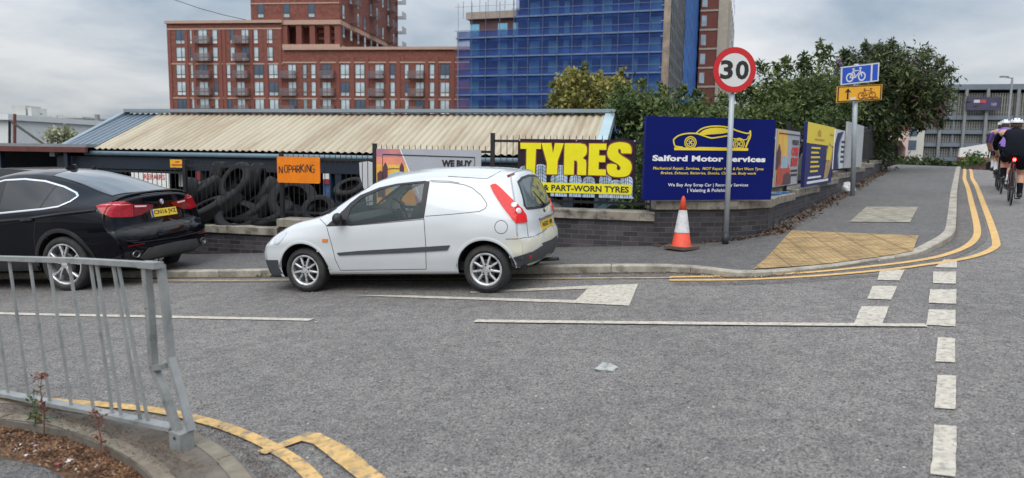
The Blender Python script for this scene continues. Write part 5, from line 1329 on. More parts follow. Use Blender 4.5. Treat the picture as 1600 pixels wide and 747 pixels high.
t = m_tan.node_tree; n = t.nodes; l = t.links      # grime and groove shade painted into the valleys of the sheet
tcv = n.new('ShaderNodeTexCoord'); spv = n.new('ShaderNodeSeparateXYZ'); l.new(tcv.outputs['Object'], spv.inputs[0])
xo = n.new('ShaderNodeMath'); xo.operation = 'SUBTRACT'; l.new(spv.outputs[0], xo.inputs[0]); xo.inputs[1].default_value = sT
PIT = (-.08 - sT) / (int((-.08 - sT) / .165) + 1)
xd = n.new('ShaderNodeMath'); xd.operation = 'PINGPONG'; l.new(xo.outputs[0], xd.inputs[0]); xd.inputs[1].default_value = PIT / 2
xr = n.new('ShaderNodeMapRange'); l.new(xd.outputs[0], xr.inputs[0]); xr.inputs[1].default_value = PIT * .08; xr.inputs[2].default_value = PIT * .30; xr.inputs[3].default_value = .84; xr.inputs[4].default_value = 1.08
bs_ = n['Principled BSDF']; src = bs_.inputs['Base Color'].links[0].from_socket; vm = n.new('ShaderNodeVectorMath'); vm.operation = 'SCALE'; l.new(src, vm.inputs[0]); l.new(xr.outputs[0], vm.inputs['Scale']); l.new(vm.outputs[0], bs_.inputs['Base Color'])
m_gsh = mat('blue_grey_roof_sheet', (.17, .215, .26), .45, .3, var=.12, vs=1.); streaky(m_gsh, 1.)
def corr(xa, xb, ya, yb, pitch, amp, trap=False, back=False):
    n = int((xb - xa) / pitch) + 1; pitch = (xb - xa) / n; xs = []; zs = []
    for i in range(n):
        for fx, fz in (((0, 0), (.55, 0), (.62, 1), (.93, 1)) if trap else [(k / 6, .5 - .5 * math.cos(2 * math.pi * k / 6)) for k in range(6)]): xs.append(xa + (i + fx) * pitch); zs.append(fz * amp)
    b = MB(); vs = []
    for y in (ya, yb):
        for x, z in zip(xs, zs): vs.append((x, y, (abs(y) * TAN if not back else RL * TAN - (y - RL) * TAN) + z))
    m = len(xs); b.add(vs, [(i, i + 1, m + i + 1, m + i) for i in range(m - 1)]); return b
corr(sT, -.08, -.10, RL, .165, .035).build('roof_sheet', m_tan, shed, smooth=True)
corr(sG, sT + .06, -.12, RL, .20, .03, True).build('grey_roof_sheet', m_gsh, shed)
b = MB(); b.add([(sG, RL, RL * TAN), (0, RL, RL * TAN), (0, RL * 2, 0), (sG, RL * 2, 0)], [(0, 1, 2, 3)]); b.build('rear_roof_slope', m_gsh, shed)
m_cap = mat('ridge_cap', (.22, .27, .31), .5, .2, var=.1, vs=2)
b = MB(); b.box(sG, .1, RL - .16, RL + .16, RL * TAN + .05, RL * TAN + .13); b.build('ridge_cap', m_cap, shed)
m_verge = mat('pale_blue_verge', (.30, .40, .44), .55, var=.1, vs=2)
b = MB()
for x0, x1 in ((-.13, .08),):
    vs = [(x, y, y * TAN + dz) for y in (-.2, RL + .05) for dz in (-.12, .10) for x in (x0, x1)]; b.add(vs, [(0, 1, 3, 2), (4, 6, 7, 5), (0, 4, 5, 1), (2, 3, 7, 6), (0, 2, 6, 4), (1, 5, 7, 3)])
b.build('verge_trim', m_verge, shed)
b = MB(); vs = [(x, y, y * TAN + dz) for y in (-.2, RL + .05) for dz in (-.05, .10) for x in (sG - .12, sG + .02)]; b.add(vs, [(0, 1, 3, 2), (4, 6, 7, 5), (0, 4, 5, 1), (2, 3, 7, 6), (0, 2, 6, 4), (1, 5, 7, 3)]); b.build('verge_trim', m_cap, shed)
b = MB(); b.tube([(sT - .1, -.17, -.045), (.05, -.17, -.055)], .055, 10); b.build('gutter', mat('gutter_blue_grey', (.12, .18, .22), .5), shed, smooth=True)
m_beam = mat('dark_blue_beam', (.010, .018, .033), .5, var=.2, vs=2)
b = MB(); b.box(sG, 0, -.12, .12, -.40, -.12); b.build('eave_beam', m_beam, shed)
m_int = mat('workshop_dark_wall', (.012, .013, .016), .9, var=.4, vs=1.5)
zf = YZ - E0.z
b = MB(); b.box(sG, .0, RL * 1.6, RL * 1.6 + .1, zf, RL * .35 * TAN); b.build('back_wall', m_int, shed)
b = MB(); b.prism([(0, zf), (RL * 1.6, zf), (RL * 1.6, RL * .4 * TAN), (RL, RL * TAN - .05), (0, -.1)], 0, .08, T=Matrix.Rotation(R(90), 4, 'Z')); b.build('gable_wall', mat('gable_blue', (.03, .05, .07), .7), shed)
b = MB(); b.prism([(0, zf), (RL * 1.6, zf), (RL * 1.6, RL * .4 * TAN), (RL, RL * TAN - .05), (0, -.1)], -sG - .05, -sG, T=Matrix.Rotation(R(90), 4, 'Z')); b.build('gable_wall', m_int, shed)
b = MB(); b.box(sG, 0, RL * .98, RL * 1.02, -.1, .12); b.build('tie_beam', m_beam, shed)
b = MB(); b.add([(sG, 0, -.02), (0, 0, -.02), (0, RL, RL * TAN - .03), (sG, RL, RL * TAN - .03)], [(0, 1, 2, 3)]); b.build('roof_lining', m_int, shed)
def scol(u, w, m, name='column', depth=0.):
    # column below the eave at picture column u
    s_ = s_at(u, False); b = MB(); b.box(s_ - w / 2, s_ + w / 2, depth - .1, depth + .1, zf, -.40); b.build(name, m, shed); return s_
m_bcol = mat('blue_column_paint', (.03, .08, .19), .5, var=.35, vs=6, dirt=(.12, .14, .17), ds=5)
s_c = scol(513, .17, m_bcol); b = MB(); b.box(s_c - .07, s_c + .07, -.12, -.103, -.52, -.40); b.box(s_c - .07, s_c + .07, -.12, -.103, -.63, -.53, 1); b.build('column_stickers', [m_wpale, mat('sticker_red', (.22, .03, .03), .5)], shed)
scol(531, .15, m_beam); scol(700, .2, m_beam); scol(890, .2, m_beam)
s_c = scol(313, .10, mat('grey_post', (.12, .13, .14), .6)); b = MB(); b.box(s_c - .06, s_c + .06, -.12, -.103, -.62, -.42); b.build('column_sticker', MATS['sticker_red'], shed)
# white panel standing in for a bright strip of daylight through the back
sx = s_at(267, False); b = MB(); b.box(sx - .06, sx + .06, .3, .34, -.80, -.45); b.build('daylight_strip', m_wpale, shed)
o = thing('warning_sign', 'small yellow rectangular sign with tiny red writing hung from the dark blue shed beam', 'sign', TS)
sx = s_at(291, False); b = MB(); b.box(sx - .20, sx + .20, -.30, -.27, -.335, -.155); b.box(sx - .06, sx + .05, -.303, -.301, -.225, -.19, 1); b.box(sx - .16, sx + .16, -.303, -.301, -.30, -.255, 1); b.build('sign_plate', [mat('sign_amber', (.75, .38, .02), .5), mat('sign_amber_text', (.45, .10, .02), .6)], o)
# lean-to canopy at the left
cn = thing('canopy', 'low dark lean-to canopy with a rusty red edge board at the left of the yard', 'canopy', TS)
cl, crr = s_at(-260, False), s_at(153, False)
zc0 = TS.inverted() @ yp(60, 231, 14.9)
b = MB(); b.box(cl, crr, -.35, 6, .02 + zc0.z, .09 + zc0.z); b.build('roof', mat('canopy_roof', (.20, .22, .24), .6, var=.15, vs=2), cn)
b = MB(); b.box(cl, crr, -.38, -.3, zc0.z - .10, zc0.z + .02); b.build('edge_board', mat('rusty_red_board', (.11, .032, .026), .75, var=.3, vs=3), cn)
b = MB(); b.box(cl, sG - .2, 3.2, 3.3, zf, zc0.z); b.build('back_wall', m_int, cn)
for i, uu in enumerate((118, 15)): s_ = s_at(uu, False); b = MB(); b.box(s_ - .05, s_ + .05, -.3, -.2, zf, zc0.z); b.build('post', m_beam, cn)
b = MB(); b.box(s_at(108, False), s_at(136, False), 1.2, 1.6, zf, zc0.z - .3); b.build('locker', mat('locker_grey', (.05, .055, .06), .6), cn)
# white REPAIRS board behind the black car
o = thing('repairs_board', 'white board with red REPAIRS lettering half hidden behind the black car', 'sign', TS)
def TL2(u, v, yy):
    P = TS @ V((0, yy, 0)); return TS.inverted() @ hit(u, v, P, hs_)
a_, c_ = TL2(206, 268, -1.6), TL2(264, 285, -1.6)
b = MB(); b.box(a_.x, c_.x, -1.62, -1.58, c_.z - .25, a_.z); t0, t1 = TL2(226, 272, -1.6), TL2(259, 281, -1.6); text(b, 'REPAIRS', t0.x, t1.z, t1.x, t0.z, -1.625, bold=.015, mi=1); b.build('sign_plate', [m_plate_w, mat('sign_red_text', (.5, .03, .03), .6)], o)
# ---- pile of used tyres, each one a thing
def tyre_mesh():
    b = MB(); prof = [(.20, .02), (.205, -.0), (.25, -.015), (.30, -.005), (.325, .012), (.335, .035)]
    for i in range(1, 6): y = .035 + .13 * i / 6; prof += [(.336, y - .005), (.327, y - .004), (.327, y + .004), (.336, y + .005)]
    prof += [(.335, .165), (.325, .188), (.30, .205), (.25, .215), (.205, .20), (.20, .18), (.26, .15), (.305, .1), (.26, .05), (.20, .02)]
    b.lathe([(r * 1.0, y - .1) for r, y in prof], 44); return b
m_oldty = mat('old_tyre_rubber', (.0045, .0045, .006), .7, var=.3, vs=9, bump=.3, bs=90, dirt=(.014, .0135, .013), ds=5, spec=.3)
ty0 = tyre_mesh().build('used_tyre', m_oldty, None, autos=40)
spec = [  # u, v, depth, pitch, roll, scale, label
 (372, 286, 13.5, 30, 22, 1.22, 'used tyre standing highest in the pile with its open hole facing the road'),
 (458, 316, 13.2, 36, -22, 1.34, 'large used tyre leaning back with its hole open just left of the orange column of sign'),
 (414, 309, 13.6, 28, 58, 1.25, 'used tyre on edge wedged between the high tyre and the large leaning one'),
 (316, 300, 13.8, 55, 50, 1.25, 'used tyre on edge near the right rear corner of the black car'),
 (396, 330, 13.2, 52, 40, 1.25, 'used tyre turned side-on low in the middle of the pile'),
 (428, 338, 12.9, 60, 30, 1.2, 'used tyre low under the large leaning tyre'),
 (498, 330, 13.0, 40, -10, .95, 'small used tyre peeping over the wall nearest the front of the white van'),
 (350, 322, 13.2, 52, 56, 1.25, 'used tyre side-on beneath the highest tyre of the pile'),
 (322, 330, 13.0, 62, 40, 1.2, 'used tyre at the bottom left of the pile behind the wall'),
 (372, 342, 12.9, 50, -30, 1.2, 'used tyre half sunk behind the wall at the centre of the pile'),
 (296, 306, 13.6, 10, 50, 1.05, 'used tyre showing only its edge beside the black car spoiler'),
 (345, 280, 14.3, 0, 75, 1.05, 'used tyre edge-on at the back left of the highest tyre'),
 (402, 282, 14.4, 4, 70, 1.05, 'used tyre tucked behind the right side of the highest tyre'),
 (548, 296, 13.6, 60, 10, .95, 'used tyre lying almost flat beside the blue steel column')]
spec[1] = spec[1][:6] + ('large used tyre leaning back with its open hole below the orange sign',)
for i, (u, v, Y, pt_, rl_, s_, lab) in enumerate(spec):
    P = yp(u, v, Y); M_ = Matrix.Translation(P) @ Matrix.Rotation(hs_ + R(rl_ * -1 if rl_ > 0 else -rl_), 4, 'Z') @ Matrix.Rotation(R(-pt_), 4, 'X') @ Matrix.Rotation(R(i * 37), 4, 'Y') @ Matrix.Scale(s_, 4)
    o = ty0 if i == 0 else ty0.copy()
    if i: COL.objects.link(o)
    o.matrix_world = M_; MW[o.name] = M_; tag(o, lab, 'tyre', 'used tyres piled in the yard')
# more tyres stacked underneath, seen only through the railings
for i, (u, v, Y) in enumerate(((340, 350, 13.2), (400, 352, 13.1), (455, 350, 13.1), (500, 352, 13.2), (300, 340, 13.6), (420, 345, 13.8), (365, 305, 14.4), (430, 318, 14.2))):
    P = yp(u, v, Y); o = ty0.copy(); COL.objects.link(o); o.matrix_world = Matrix.Translation(P) @ Matrix.Rotation(R(50 + i * 40), 4, 'Z') @ Matrix.Rotation(R(12), 4, 'X') @ Matrix.Scale(1.1, 4)
    tag(o, 'used tyre buried low in the dark heap, ' + ('just above the left coping', 'under the middle of the heap', 'below the orange sign', 'nearest the white van bonnet', 'at the left end by the black car', 'behind the large leaning tyre', 'at the back under the highest tyre', 'at the back below the orange sign edge')[i], 'tyre', 'tyres buried in the heap')
# dark cars in the yard: reuse the suv outline for a parked dark car, a grey car with raised bonnet
def simple_car(name, label, M_, paint, s=1.0):
    o = thing(name, label, 'car', M_)
    prof = [(0, .35), (0, .62), (.15, .78), (.9, .92), (1.15, .98), (1.75, 1.40), (2.3, 1.50), (3.0, 1.48), (3.6, 1.32), (4.05, 1.02), (4.3, .98), (4.35, .6), (4.3, .3), (3.9, .22), (3.85, .45), (3.6, .62), (3.35, .62), (3.1, .45), (3.05, .22), (1.25, .22), (1.2, .45), (.95, .62), (.7, .62), (.45, .45), (.4, .25)]
    b = MB(); b.prism([(x * s, z * s) for x, z in prof], -.72 * s, .72 * s)
    b2 = [(x, y, z) for x, y, z in b.v]; b.v = [(x, y * (1 - .22 * max(0, (z / s - .95)) / .5), z) for x, y, z in b2]; b.build('body', paint, o, autos=25)
    for sg in (-1, 1):
        b = MB(); b.prism([(x * s, z * s) for x, z in ((1.35, 1.02), (1.85, 1.37), (2.3, 1.42), (3.0, 1.40), (3.5, 1.26), (3.7, 1.05), (2.4, 1.0))], -.01, .01); b.v = [(x, sg * (.725 * s * (1 - .22 * max(0, z / s - .95) / .5)) + y, z) for x, y, z in b.v]; b.build('side_window', m_glass_b, o)
    for ax_ in (.82, 3.35):
        for sg in (-1, 1):
            b = MB(); b.lathe([(0, -.02), (.2 * s, -.01), (.31 * s, 0), (.32 * s, .02), (.32 * s, .18), (0, .19)], 28, Matrix.Translation(V((ax_ * s, sg * .72 * s, .32 * s))) @ Matrix.Rotation(0 if sg < 0 else math.pi, 4, 'Z')); b.build('wheel', m_tyre, o, autos=30)
    return o
q = yp(-30, 259, 14.6); simple_car('yard_car', 'dark car whose bright roof edge shows just above the black coupe roof', frame((q.x - 2.0, q.y + .3, YZ), R(-10)), mat('dark_car_paint', (.02, .022, .026), .25, coat=.6), 1.36)
gc = simple_car('repair_car', 'dark grey car under repair behind the railing beside the white panel', frame(tuple(yp(520, 330, 15.2).xy) + (YZ,), R(-8)), mat('dull_grey_paint', (.11, .115, .12), .4, coat=.3), 1.25)
# white door panel leaning in the yard
o = thing('loose_car_panel', 'white car body panel standing upright behind the railing post left of the advert board', 'car panel', TS); 
b = MB(); pts = [TL2(u, v, -1.9) for u, v in ((563, 254), (575, 252), (590, 256), (592, 330), (576, 330), (572, 300), (564, 275))]
b.prism([(p.x, p.z) for p in pts], -1.95, -1.9); b.build('panel', m_vw, o)
gc2 = simple_car('yard_car', 'teal car whose windscreen shows below the yellow tyres banner', frame(tuple(yp(790, 330, 13.9).xy) + (YZ,), R(-15)), mat('teal_paint', (.05, .11, .12), .3, coat=.6), 1.15)

# ------------------------------------------------------------------ signs on the railing
a1n = R(-15.16); TF = frame((WA.x, WA.y, 0), a1n)
def onf(u, v, y=-.0):     # picture point to fence-plane local x, z ; y = local offset of the board plane
    P = TF @ V((0, y, 0)); q = TF.inverted() @ hit(u, v, P, a1n); return q.x, q.z
def boxb(b, x0, x1, z0, z1, y0, y1, mi=0): return b.box(x0, x1, y0, y1, z0, z1, mi)
def rrect(x0, x1, z0, z1, r, n=5):
    o = []
    for cx_, cz_, a0 in ((x1 - r, z1 - r, 0), (x0 + r, z1 - r, 90), (x0 + r, z0 + r, 180), (x1 - r, z0 + r, 270)):
        o += [(cx_ + r * math.cos(R(a0 + 90 * k / n)), cz_ + r * math.sin(R(a0 + 90 * k / n))) for k in range(n + 1)]
    return o
def poly(b, pts, y, mi=0, T=None, holes=()):
    vs2 = [V(p) for p in pts]; ov, oe, of, *_ = delaunay_2d_cdt(vs2, [(i, (i + 1) % len(pts)) for i in range(len(pts))], [], 1, 1e-7)
    vs = [V((p.x, y, p.y)) for p in ov]
    if T: vs = [T @ p for p in vs]
    b.add(vs, [tuple(f) for f in of], mi)
def stroke(b, pts, w, y, mi=0, T=None, closed=False):
    P = [V(p) for p in pts]
    if closed: P.append(P[0])
    vs = []
    for i, p in enumerate(P):
        if closed and i in (0, len(P) - 1): t = (P[1] - P[-2]).normalized()
        else: t = (P[min(i + 1, len(P) - 1)] - P[max(i - 1, 0)]).normalized()
        n = V((-t.y, t.x)); ww = w[i] if hasattr(w, '__len__') else w
        for sg in (-1, 1): q = p + n * (sg * ww / 2); r = V((q.x, y, q.y)); vs.append(T @ r if T else r)
    b.add(vs, [(2 * i, 2 * i + 1, 2 * i + 3, 2 * i + 2) for i in range(len(P) - 1)], mi)
# NO PARKING, orange
yb = .08
x0, z1 = onf(433, 244.5, yb); x1, z0 = onf(500.5, 287, yb)
o = thing('no_parking_sign', 'orange board hand-painted NO PARKING fixed to the black railing', 'sign', TF)
b = MB(); b.prism(rrect(x0, x1, z0, z1, .03), yb - .01, yb + .01)
ws_ = x1 - x0; hs2 = z1 - z0
# brush-painted uneven letters
LET = {'N': [[(0, 0), (0, 1)], [(0, 1), (1, 0)], [(1, 0), (1, 1)]], 'O': [[(.1, .05), (0, .5), (.15, .98), (.85, 1), (1, .5), (.85, .02), (.1, .05)]], 'P': [[(0, 0), (0, 1)], [(0, 1), (.9, .9), (.85, .5), (0, .45)]], 'A': [[(0, 0), (.1, .9), (.8, 1), (1, 0)], [(0, .45), (1, .45)]],
       'R': [[(0, 0), (0, 1)], [(0, 1), (.85, .9), (.8, .5), (0, .5)], [(.3, .5), (1, 0)]], 'K': [[(0, 0), (0, 1)], [(1, 1), (0, .45)], [(.2, .5), (1, 0)]], 'I': [[(.5, 0), (.5, 1)]], 'G': [[(1, .85), (.5, 1), (0, .6), (.1, .05), (.9, 0), (1, .45), (.5, .45)]]}
xs_ = [(.05, 'N'), (.175, 'O'), (.28, 'P'), (.37, 'A'), (.47, 'R'), (.56, 'K'), (.625, 'I'), (.705, 'N'), (.80, 'G')]
for i, (fx, ch_) in enumerate(xs_):
    X0 = x0 + ws_ * fx; Wc = ws_ * .075; Z0 = z0 + hs2 * (.36 - .008 * i + .03 * (i % 2) + .015 * i); Hc = hs2 * (.26 + .02 * (i % 3))
    for st_ in LET[ch_]: stroke(b, [(X0 + px_ * Wc, Z0 + pz_ * Hc) for px_, pz_ in st_], ws_ * .021, yb - .013, 1)
b.build('sign_plate', [mat('orange_sign', (.74, .20, .01), .6, var=.10, vs=5, dirt=(.60, .17, .02), ds=4, spec=.2), m_black], o)
# TYRES banner
x0, z1 = onf(809.5, 218.5, yb); x1, _z = onf(995, 217, yb); z0 = onf(995, 311.5, yb)[1]; z1 = (z1 + onf(995, 217, yb)[1]) / 2
o = thing('tyres_banner', 'dark banner with huge yellow TYRES lettering above painted tyre treads on the railing', 'banner', TF)
m_ban = mat('banner_dark', (.022, .013, .020), .55, var=.15, vs=5, spec=.2); m_bgrey = mat('tread_print', (.34, .43, .54), .5, var=.45, vs=7); m_yl = mat('sign_yellow', (.74, .66, .015), .6, var=.05, vs=6, spec=.2); m_dred = mat('letter_outline_red', (.16, .03, .03), .5); m_dk = mat('print_dark', (.02, .02, .03), .5)
Wb, Hb = x1 - x0, z1 - z0
fx = lambda c: x0 + Wb * (c - 58) / (1212 - 58); fz = lambda c: z1 - Hb * (c - 50) / (628 - 50)
b = MB()
# slightly rippled cloth
nx, nz = 40, 14; vs = []
for j in range(nz + 1):
    for i in range(nx + 1): u_, v_ = i / nx, j / nz; vs.append((x0 + Wb * u_, yb + .006 * math.sin(u_ * 31) * math.sin(v_ * 3.1) , z0 + Hb * v_))
b.add(vs, [(j * (nx + 1) + i, j * (nx + 1) + i + 1, (j + 1) * (nx + 1) + i + 1, (j + 1) * (nx + 1) + i) for j in range(nz) for i in range(nx)])
for k_, (cxx, top) in enumerate(((135, 320), (292, 300), (455, 395), (500, 305), (640, 400), (770, 415), (930, 390), (1030, 440), (1130, 400))):      # printed tyre treads
    hw = 62
    sil = [(cxx - hw, 622), (cxx - hw, top + 45), (cxx - hw * .8, top + 14), (cxx - hw * .35, top), (cxx + hw * .35, top), (cxx + hw * .8, top + 14), (cxx + hw, top + 45), (cxx + hw, 622)]
    yl_ = yb - .0105 - .0004 * k_
    poly(b, [(fx(p[0]), fz(p[1])) for p in sil][::-1], yl_, 1)
    stroke(b, [(fx(p[0]), fz(p[1])) for p in sil], .009, yl_ - .0001, 4)
    for gx in (-.36, .0, .36): stroke(b, [(fx(cxx + hw * gx * (.9 if q_ == 0 else 1)), fz(top + 8 if q_ == 0 else 618)) for q_ in (0, 1)], .008, yl_ - .0002, 4)
    yy_ = top + 30
    while yy_ < 590:
        for sg in (-1, 1): stroke(b, [(fx(cxx + sg * hw * .10), fz(yy_ - 8)), (fx(cxx + sg * hw * .5), fz(yy_)), (fx(cxx + sg * hw * .97), fz(yy_ + 22))], .006, yl_ - .0003, 4)
        yy_ += 34
LT = {'T': ([(85, 90), (292, 90), (292, 150), (243, 150), (236, 402), (148, 402), (148, 150), (88, 150)], None),
 'Y': ([(296, 90), (395, 90), (413, 190), (431, 90), (518, 90), (460, 270), (460, 402), (352, 402), (355, 290)], None),
 'R': ([(526, 90), (680, 90), (725, 100), (742, 125), (745, 165), (738, 200), (705, 235), (736, 255), (742, 290), (742, 402), (656, 402), (656, 285), (648, 262), (622, 258), (622, 402), (524, 402)], [(624, 137), (645, 139), (655, 160), (650, 195), (624, 203)]),
 'E': ([(765, 90), (930, 90), (930, 150), (862, 150), (862, 207), (922, 207), (922, 270), (860, 270), (860, 343), (932, 343), (932, 402), (762, 402)], None)}
Sx = [(1168, 182), (1072, 182), (1068, 150), (1052, 138), (1042, 150), (1048, 178), (1090, 212), (1148, 250), (1172, 290), (1172, 345), (1140, 398), (1060, 414), (985, 405), (948, 368), (945, 292), (1030, 292), (1032, 332), (1050, 349), (1068, 338), (1066, 312), (1036, 284), (968, 243), (942, 200), (944, 145), (972, 95), (1050, 74), (1130, 85), (1164, 122)]
sc2 = [tuple(p) for p in smoothpath([V(p) for p in Sx[2:] + Sx[:1]], 3)] + [(1072, 182)]
LT['S'] = (sc2, None)
for ch_, (pts, hole) in LT.items():
    P_ = [(fx(p[0]), fz(p[1])) for p in pts]; H_ = [(fx(p[0]), fz(p[1])) for p in hole] if hole else None
    stroke(b, P_, .040, yb - .0155, 3, closed=True)
    tb = MB(); tb.prism(P_[::-1], yb - .019, yb - .016, holes=[H_] if H_ else ()); b.add(tb.v, tb.f, 2)
poly(b, rrect(fx(90), fx(1185), fz(585), fz(485), .04), yb - .020, 2); text(b, 'NEW & PART-WORN TYRES', fx(110), fz(566), fx(1155), fz(505), yb - .023, bold=.03, mi=4)
for cx_ in (75, 640, 900, 1195):
    for cz_ in (62, 616): b.lathe([(0, -.004), (.011, -.003), (.013, .002)], 10, Matrix.Translation(V((fx(cx_), yb - .012, fz(cz_)))), mi=1)
b.build('banner_cloth', [m_ban, m_bgrey, m_yl, m_dred, m_dk], o)
# WE BUY CARS board
x0, z1 = onf(588.5, 233, yb); x1, _ = onf(752, 233, yb); z1 = onf(670, 233.5, yb)[1]; z0 = z1 - .92
o = thing('we_buy_cars_board', 'grey advert board with sunset corner and WE BUY CARS heading behind the white van roof', 'sign', TF)
m_sg = mat('board_grey', (.36, .37, .41), .5, var=.04); m_or = mat('sunset_orange', (.80, .30, .06), .5, col2=(.75, .55, .08), vs=3); m_pu = mat('sunset_purple', (.26, .14, .32), .5, col2=(.55, .22, .2), vs=3); m_sil = mat('skyline_dark', (.09, .035, .05), .6); m_cred = mat('cars_red', (.60, .03, .03), .5); m_lb = mat('pale_blue_print', (.30, .45, .55), .4)
b = MB(); b.box(x0, x1, yb - .01, yb + .01, z0, z1); Wb, Hb = x1 - x0, z1 - z0
g = lambda cx, cy: (x0 + Wb * (cx - 172) / (1180 - 172), z1 - (cy - 197) / 6.154 / 100. * 1.0)
g = lambda cx, cy: (x0 + Wb * (cx - 172) / (1180 - 172), z1 - Wb * (cy - 197) / (1180 - 172))
poly(b, [g(172, 199), g(172, 700), g(590, 700), g(500, 400), g(410, 199)], yb - .012, 2)
poly(b, [g(172, 270), g(172, 700), g(580, 700), g(490, 400), g(430, 270)], yb - .013, 3)
poly(b, [g(172, 340), g(172, 700), g(560, 700), g(495, 400), g(472, 340)], yb - .014, 1)
stroke(b, [g(235, 700), g(235, 248), g(1122, 262), g(1122, 700)], .018, yb - .017, 4)
for cx_ in (262, 425): poly(b, [g(cx_ - 25, 500), g(cx_ + 25, 500), g(cx_ + 22, 360), g(cx_ + 8, 330), g(cx_, 318), g(cx_ - 8, 330), g(cx_ - 22, 360)], yb - .016, 5)
stroke(b, [g(262, 385), g(340, 375), g(425, 378)], .014, yb - .0165, 5); poly(b, [g(180, 420), g(215, 395), g(260, 430), g(260, 640), g(180, 640)], yb - .0155, 5)
poly(b, [g(265, 480), g(300, 430), g(400, 400), g(520, 410), g(560, 470), g(560, 560), g(265, 560)], yb - .018, 6)
stroke(b, [g(410, 200), g(590, 600)], .02, yb - .0155, 7)
text(b, 'WE BUY', *g(812, 350), *g(1098, 288), yb - .018, bold=.05, mi=4); text(b, 'CARS', *g(812, 440), *g(1098, 366), yb - .018, bold=.07, mi=8)
b.build('board', [m_sg, m_or, m_pu, mat('sunset_pink', (.70, .25, .16), .5), m_black, m_sil, m_lb, m_plate_w, m_cred], o)
# big blue board on the corner
def loc_plane(P, ang, u, v, y=0.):
    T = frame((P[0], P[1], 0), ang); Q = T @ V((0, y, 0)); q = T.inverted() @ hit(u, v, Q, ang); return q.x, q.z
aS = R(14.5); PS = (1.93, 10.44, 0); TB = frame(PS, aS)
bx0, bzt = loc_plane(PS, aS, 1010, 184); bx1, bz2 = loc_plane(PS, aS, 1212, 184.5); _, bzb = loc_plane(PS, aS, 1010, 313)
bzt = (bzt + bz2) / 2
o = thing('motor_services_board', 'large dark blue board with yellow sports car outline standing on the corner wall', 'sign', TB)
m_bl = mat('board_blue', (.0015, .007, .115), .5, var=.06, vs=3, spec=.15); m_wt = mat('board_white_text', (.72, .73, .75), .5, var=.02); m_ye2 = mat('board_yellow', (.75, .58, .03), .5, var=.02)
b = MB(); b.box(bx0, bx1, -.0, .07, bzb, bzt)
Wb, Hb = bx1 - bx0, bzt - bzb
G = lambda cx, cy: (bx0 + Wb * (cx - 690) / (1316 - 690), bzt - Hb * (cy - 13 - (1316 - cx) / 626 * 0) / (402 - 13))
K_ = Wb / 626
poly(b, [G(825, 167), G(1185, 165), G(1185, 152), G(825, 154)], -.004, 1)
for cx_, cy_ in ((901, 130), (1137, 133)):
    ring_ = lambda r: [G(cx_ + r * math.cos(R(a)), cy_ + r * math.sin(R(a))) for a in range(0, 360, 15)]
    stroke(b, ring_(27), 4.5 * K_, -.005, 1, closed=True); stroke(b, ring_(19), 4 * K_, -.005, 1, closed=True); poly(b, ring_(5), -.005, 1)
    for a in range(45, 405, 90):
        stroke(b, [G(cx_ + 3 * math.cos(R(a)), cy_ + 3 * math.sin(R(a))), G(cx_ + 18 * math.cos(R(a - 18)), cy_ + 18 * math.sin(R(a - 18)))], 2.5 * K_, -.0055, 1); stroke(b, [G(cx_ + 3 * math.cos(R(a)), cy_ + 3 * math.sin(R(a))), G(cx_ + 18 * math.cos(R(a + 18)), cy_ + 18 * math.sin(R(a + 18)))], 2.5 * K_, -.0055, 1)
def sm(pts): return [tuple(p) for p in smoothpath([V(G(*p)) for p in pts], 6)]
poly(b, sm([(818, 118), (822, 138), (830, 153)]) + sm([(866, 153), (846, 148), (836, 138), (832, 124), (846, 112)])[0:], -.0045, 1) if False else stroke(b, sm([(820, 116), (823, 136), (832, 149), (866, 153)]), 6 * K_, -.0045, 1)
stroke(b, sm([(820, 118), (842, 100), (880, 89), (928, 88), (965, 98), (1000, 107), (1040, 102), (1078, 95)]), 6 * K_, -.0046, 1)
stroke(b, sm([(925, 88), (950, 66), (990, 54), (1040, 51), (1090, 58), (1130, 72), (1180, 82), (1190, 70)]), 6 * K_, -.0047, 1)
poly(b, sm([(938, 90), (965, 70), (1010, 59), (1060, 60), (1098, 72), (1060, 84), (1000, 90), (960, 94)])[:-1], -.0043, 1)
stroke(b, sm([(1190, 68), (1192, 95), (1180, 125), (1172, 150)]), 8 * K_, -.0048, 1); stroke(b, sm([(1098, 96), (1110, 108), (1170, 112), (1184, 92)]), 4 * K_, -.0044, 1); stroke(b, sm([(935, 152), (1000, 152), (1100, 153)]), 3 * K_, -.0044, 1)
def bt(s, xa, ya, xb, yb_, mi, bold=.02, shear=0.): text(b, s, *G(xa, yb_), *G(xb, ya), -.006, bold=bold, mi=mi, shear=shear, sp=1.05)
bt('Salford Motor Services', 724, 191, 1275, 219, 2, .045)
bt('Mechanical Repair, Services,  MOT Repair New & Part Worn Tyres', 728, 245, 1266, 262, 1, .015, .2); bt('Brakes, Exhaust, Batteries, Shocks, Clutches, Body work', 765, 267, 1230, 283, 1, .015, .2)
bt('We Buy Any Scrap Car | Recovery Services', 802, 322, 1194, 341, 2, .015); bt('| Valeting & Polishing', 896, 347, 1098, 368, 2, .015)
b.build('board', [m_bl, m_ye2, m_wt], o)
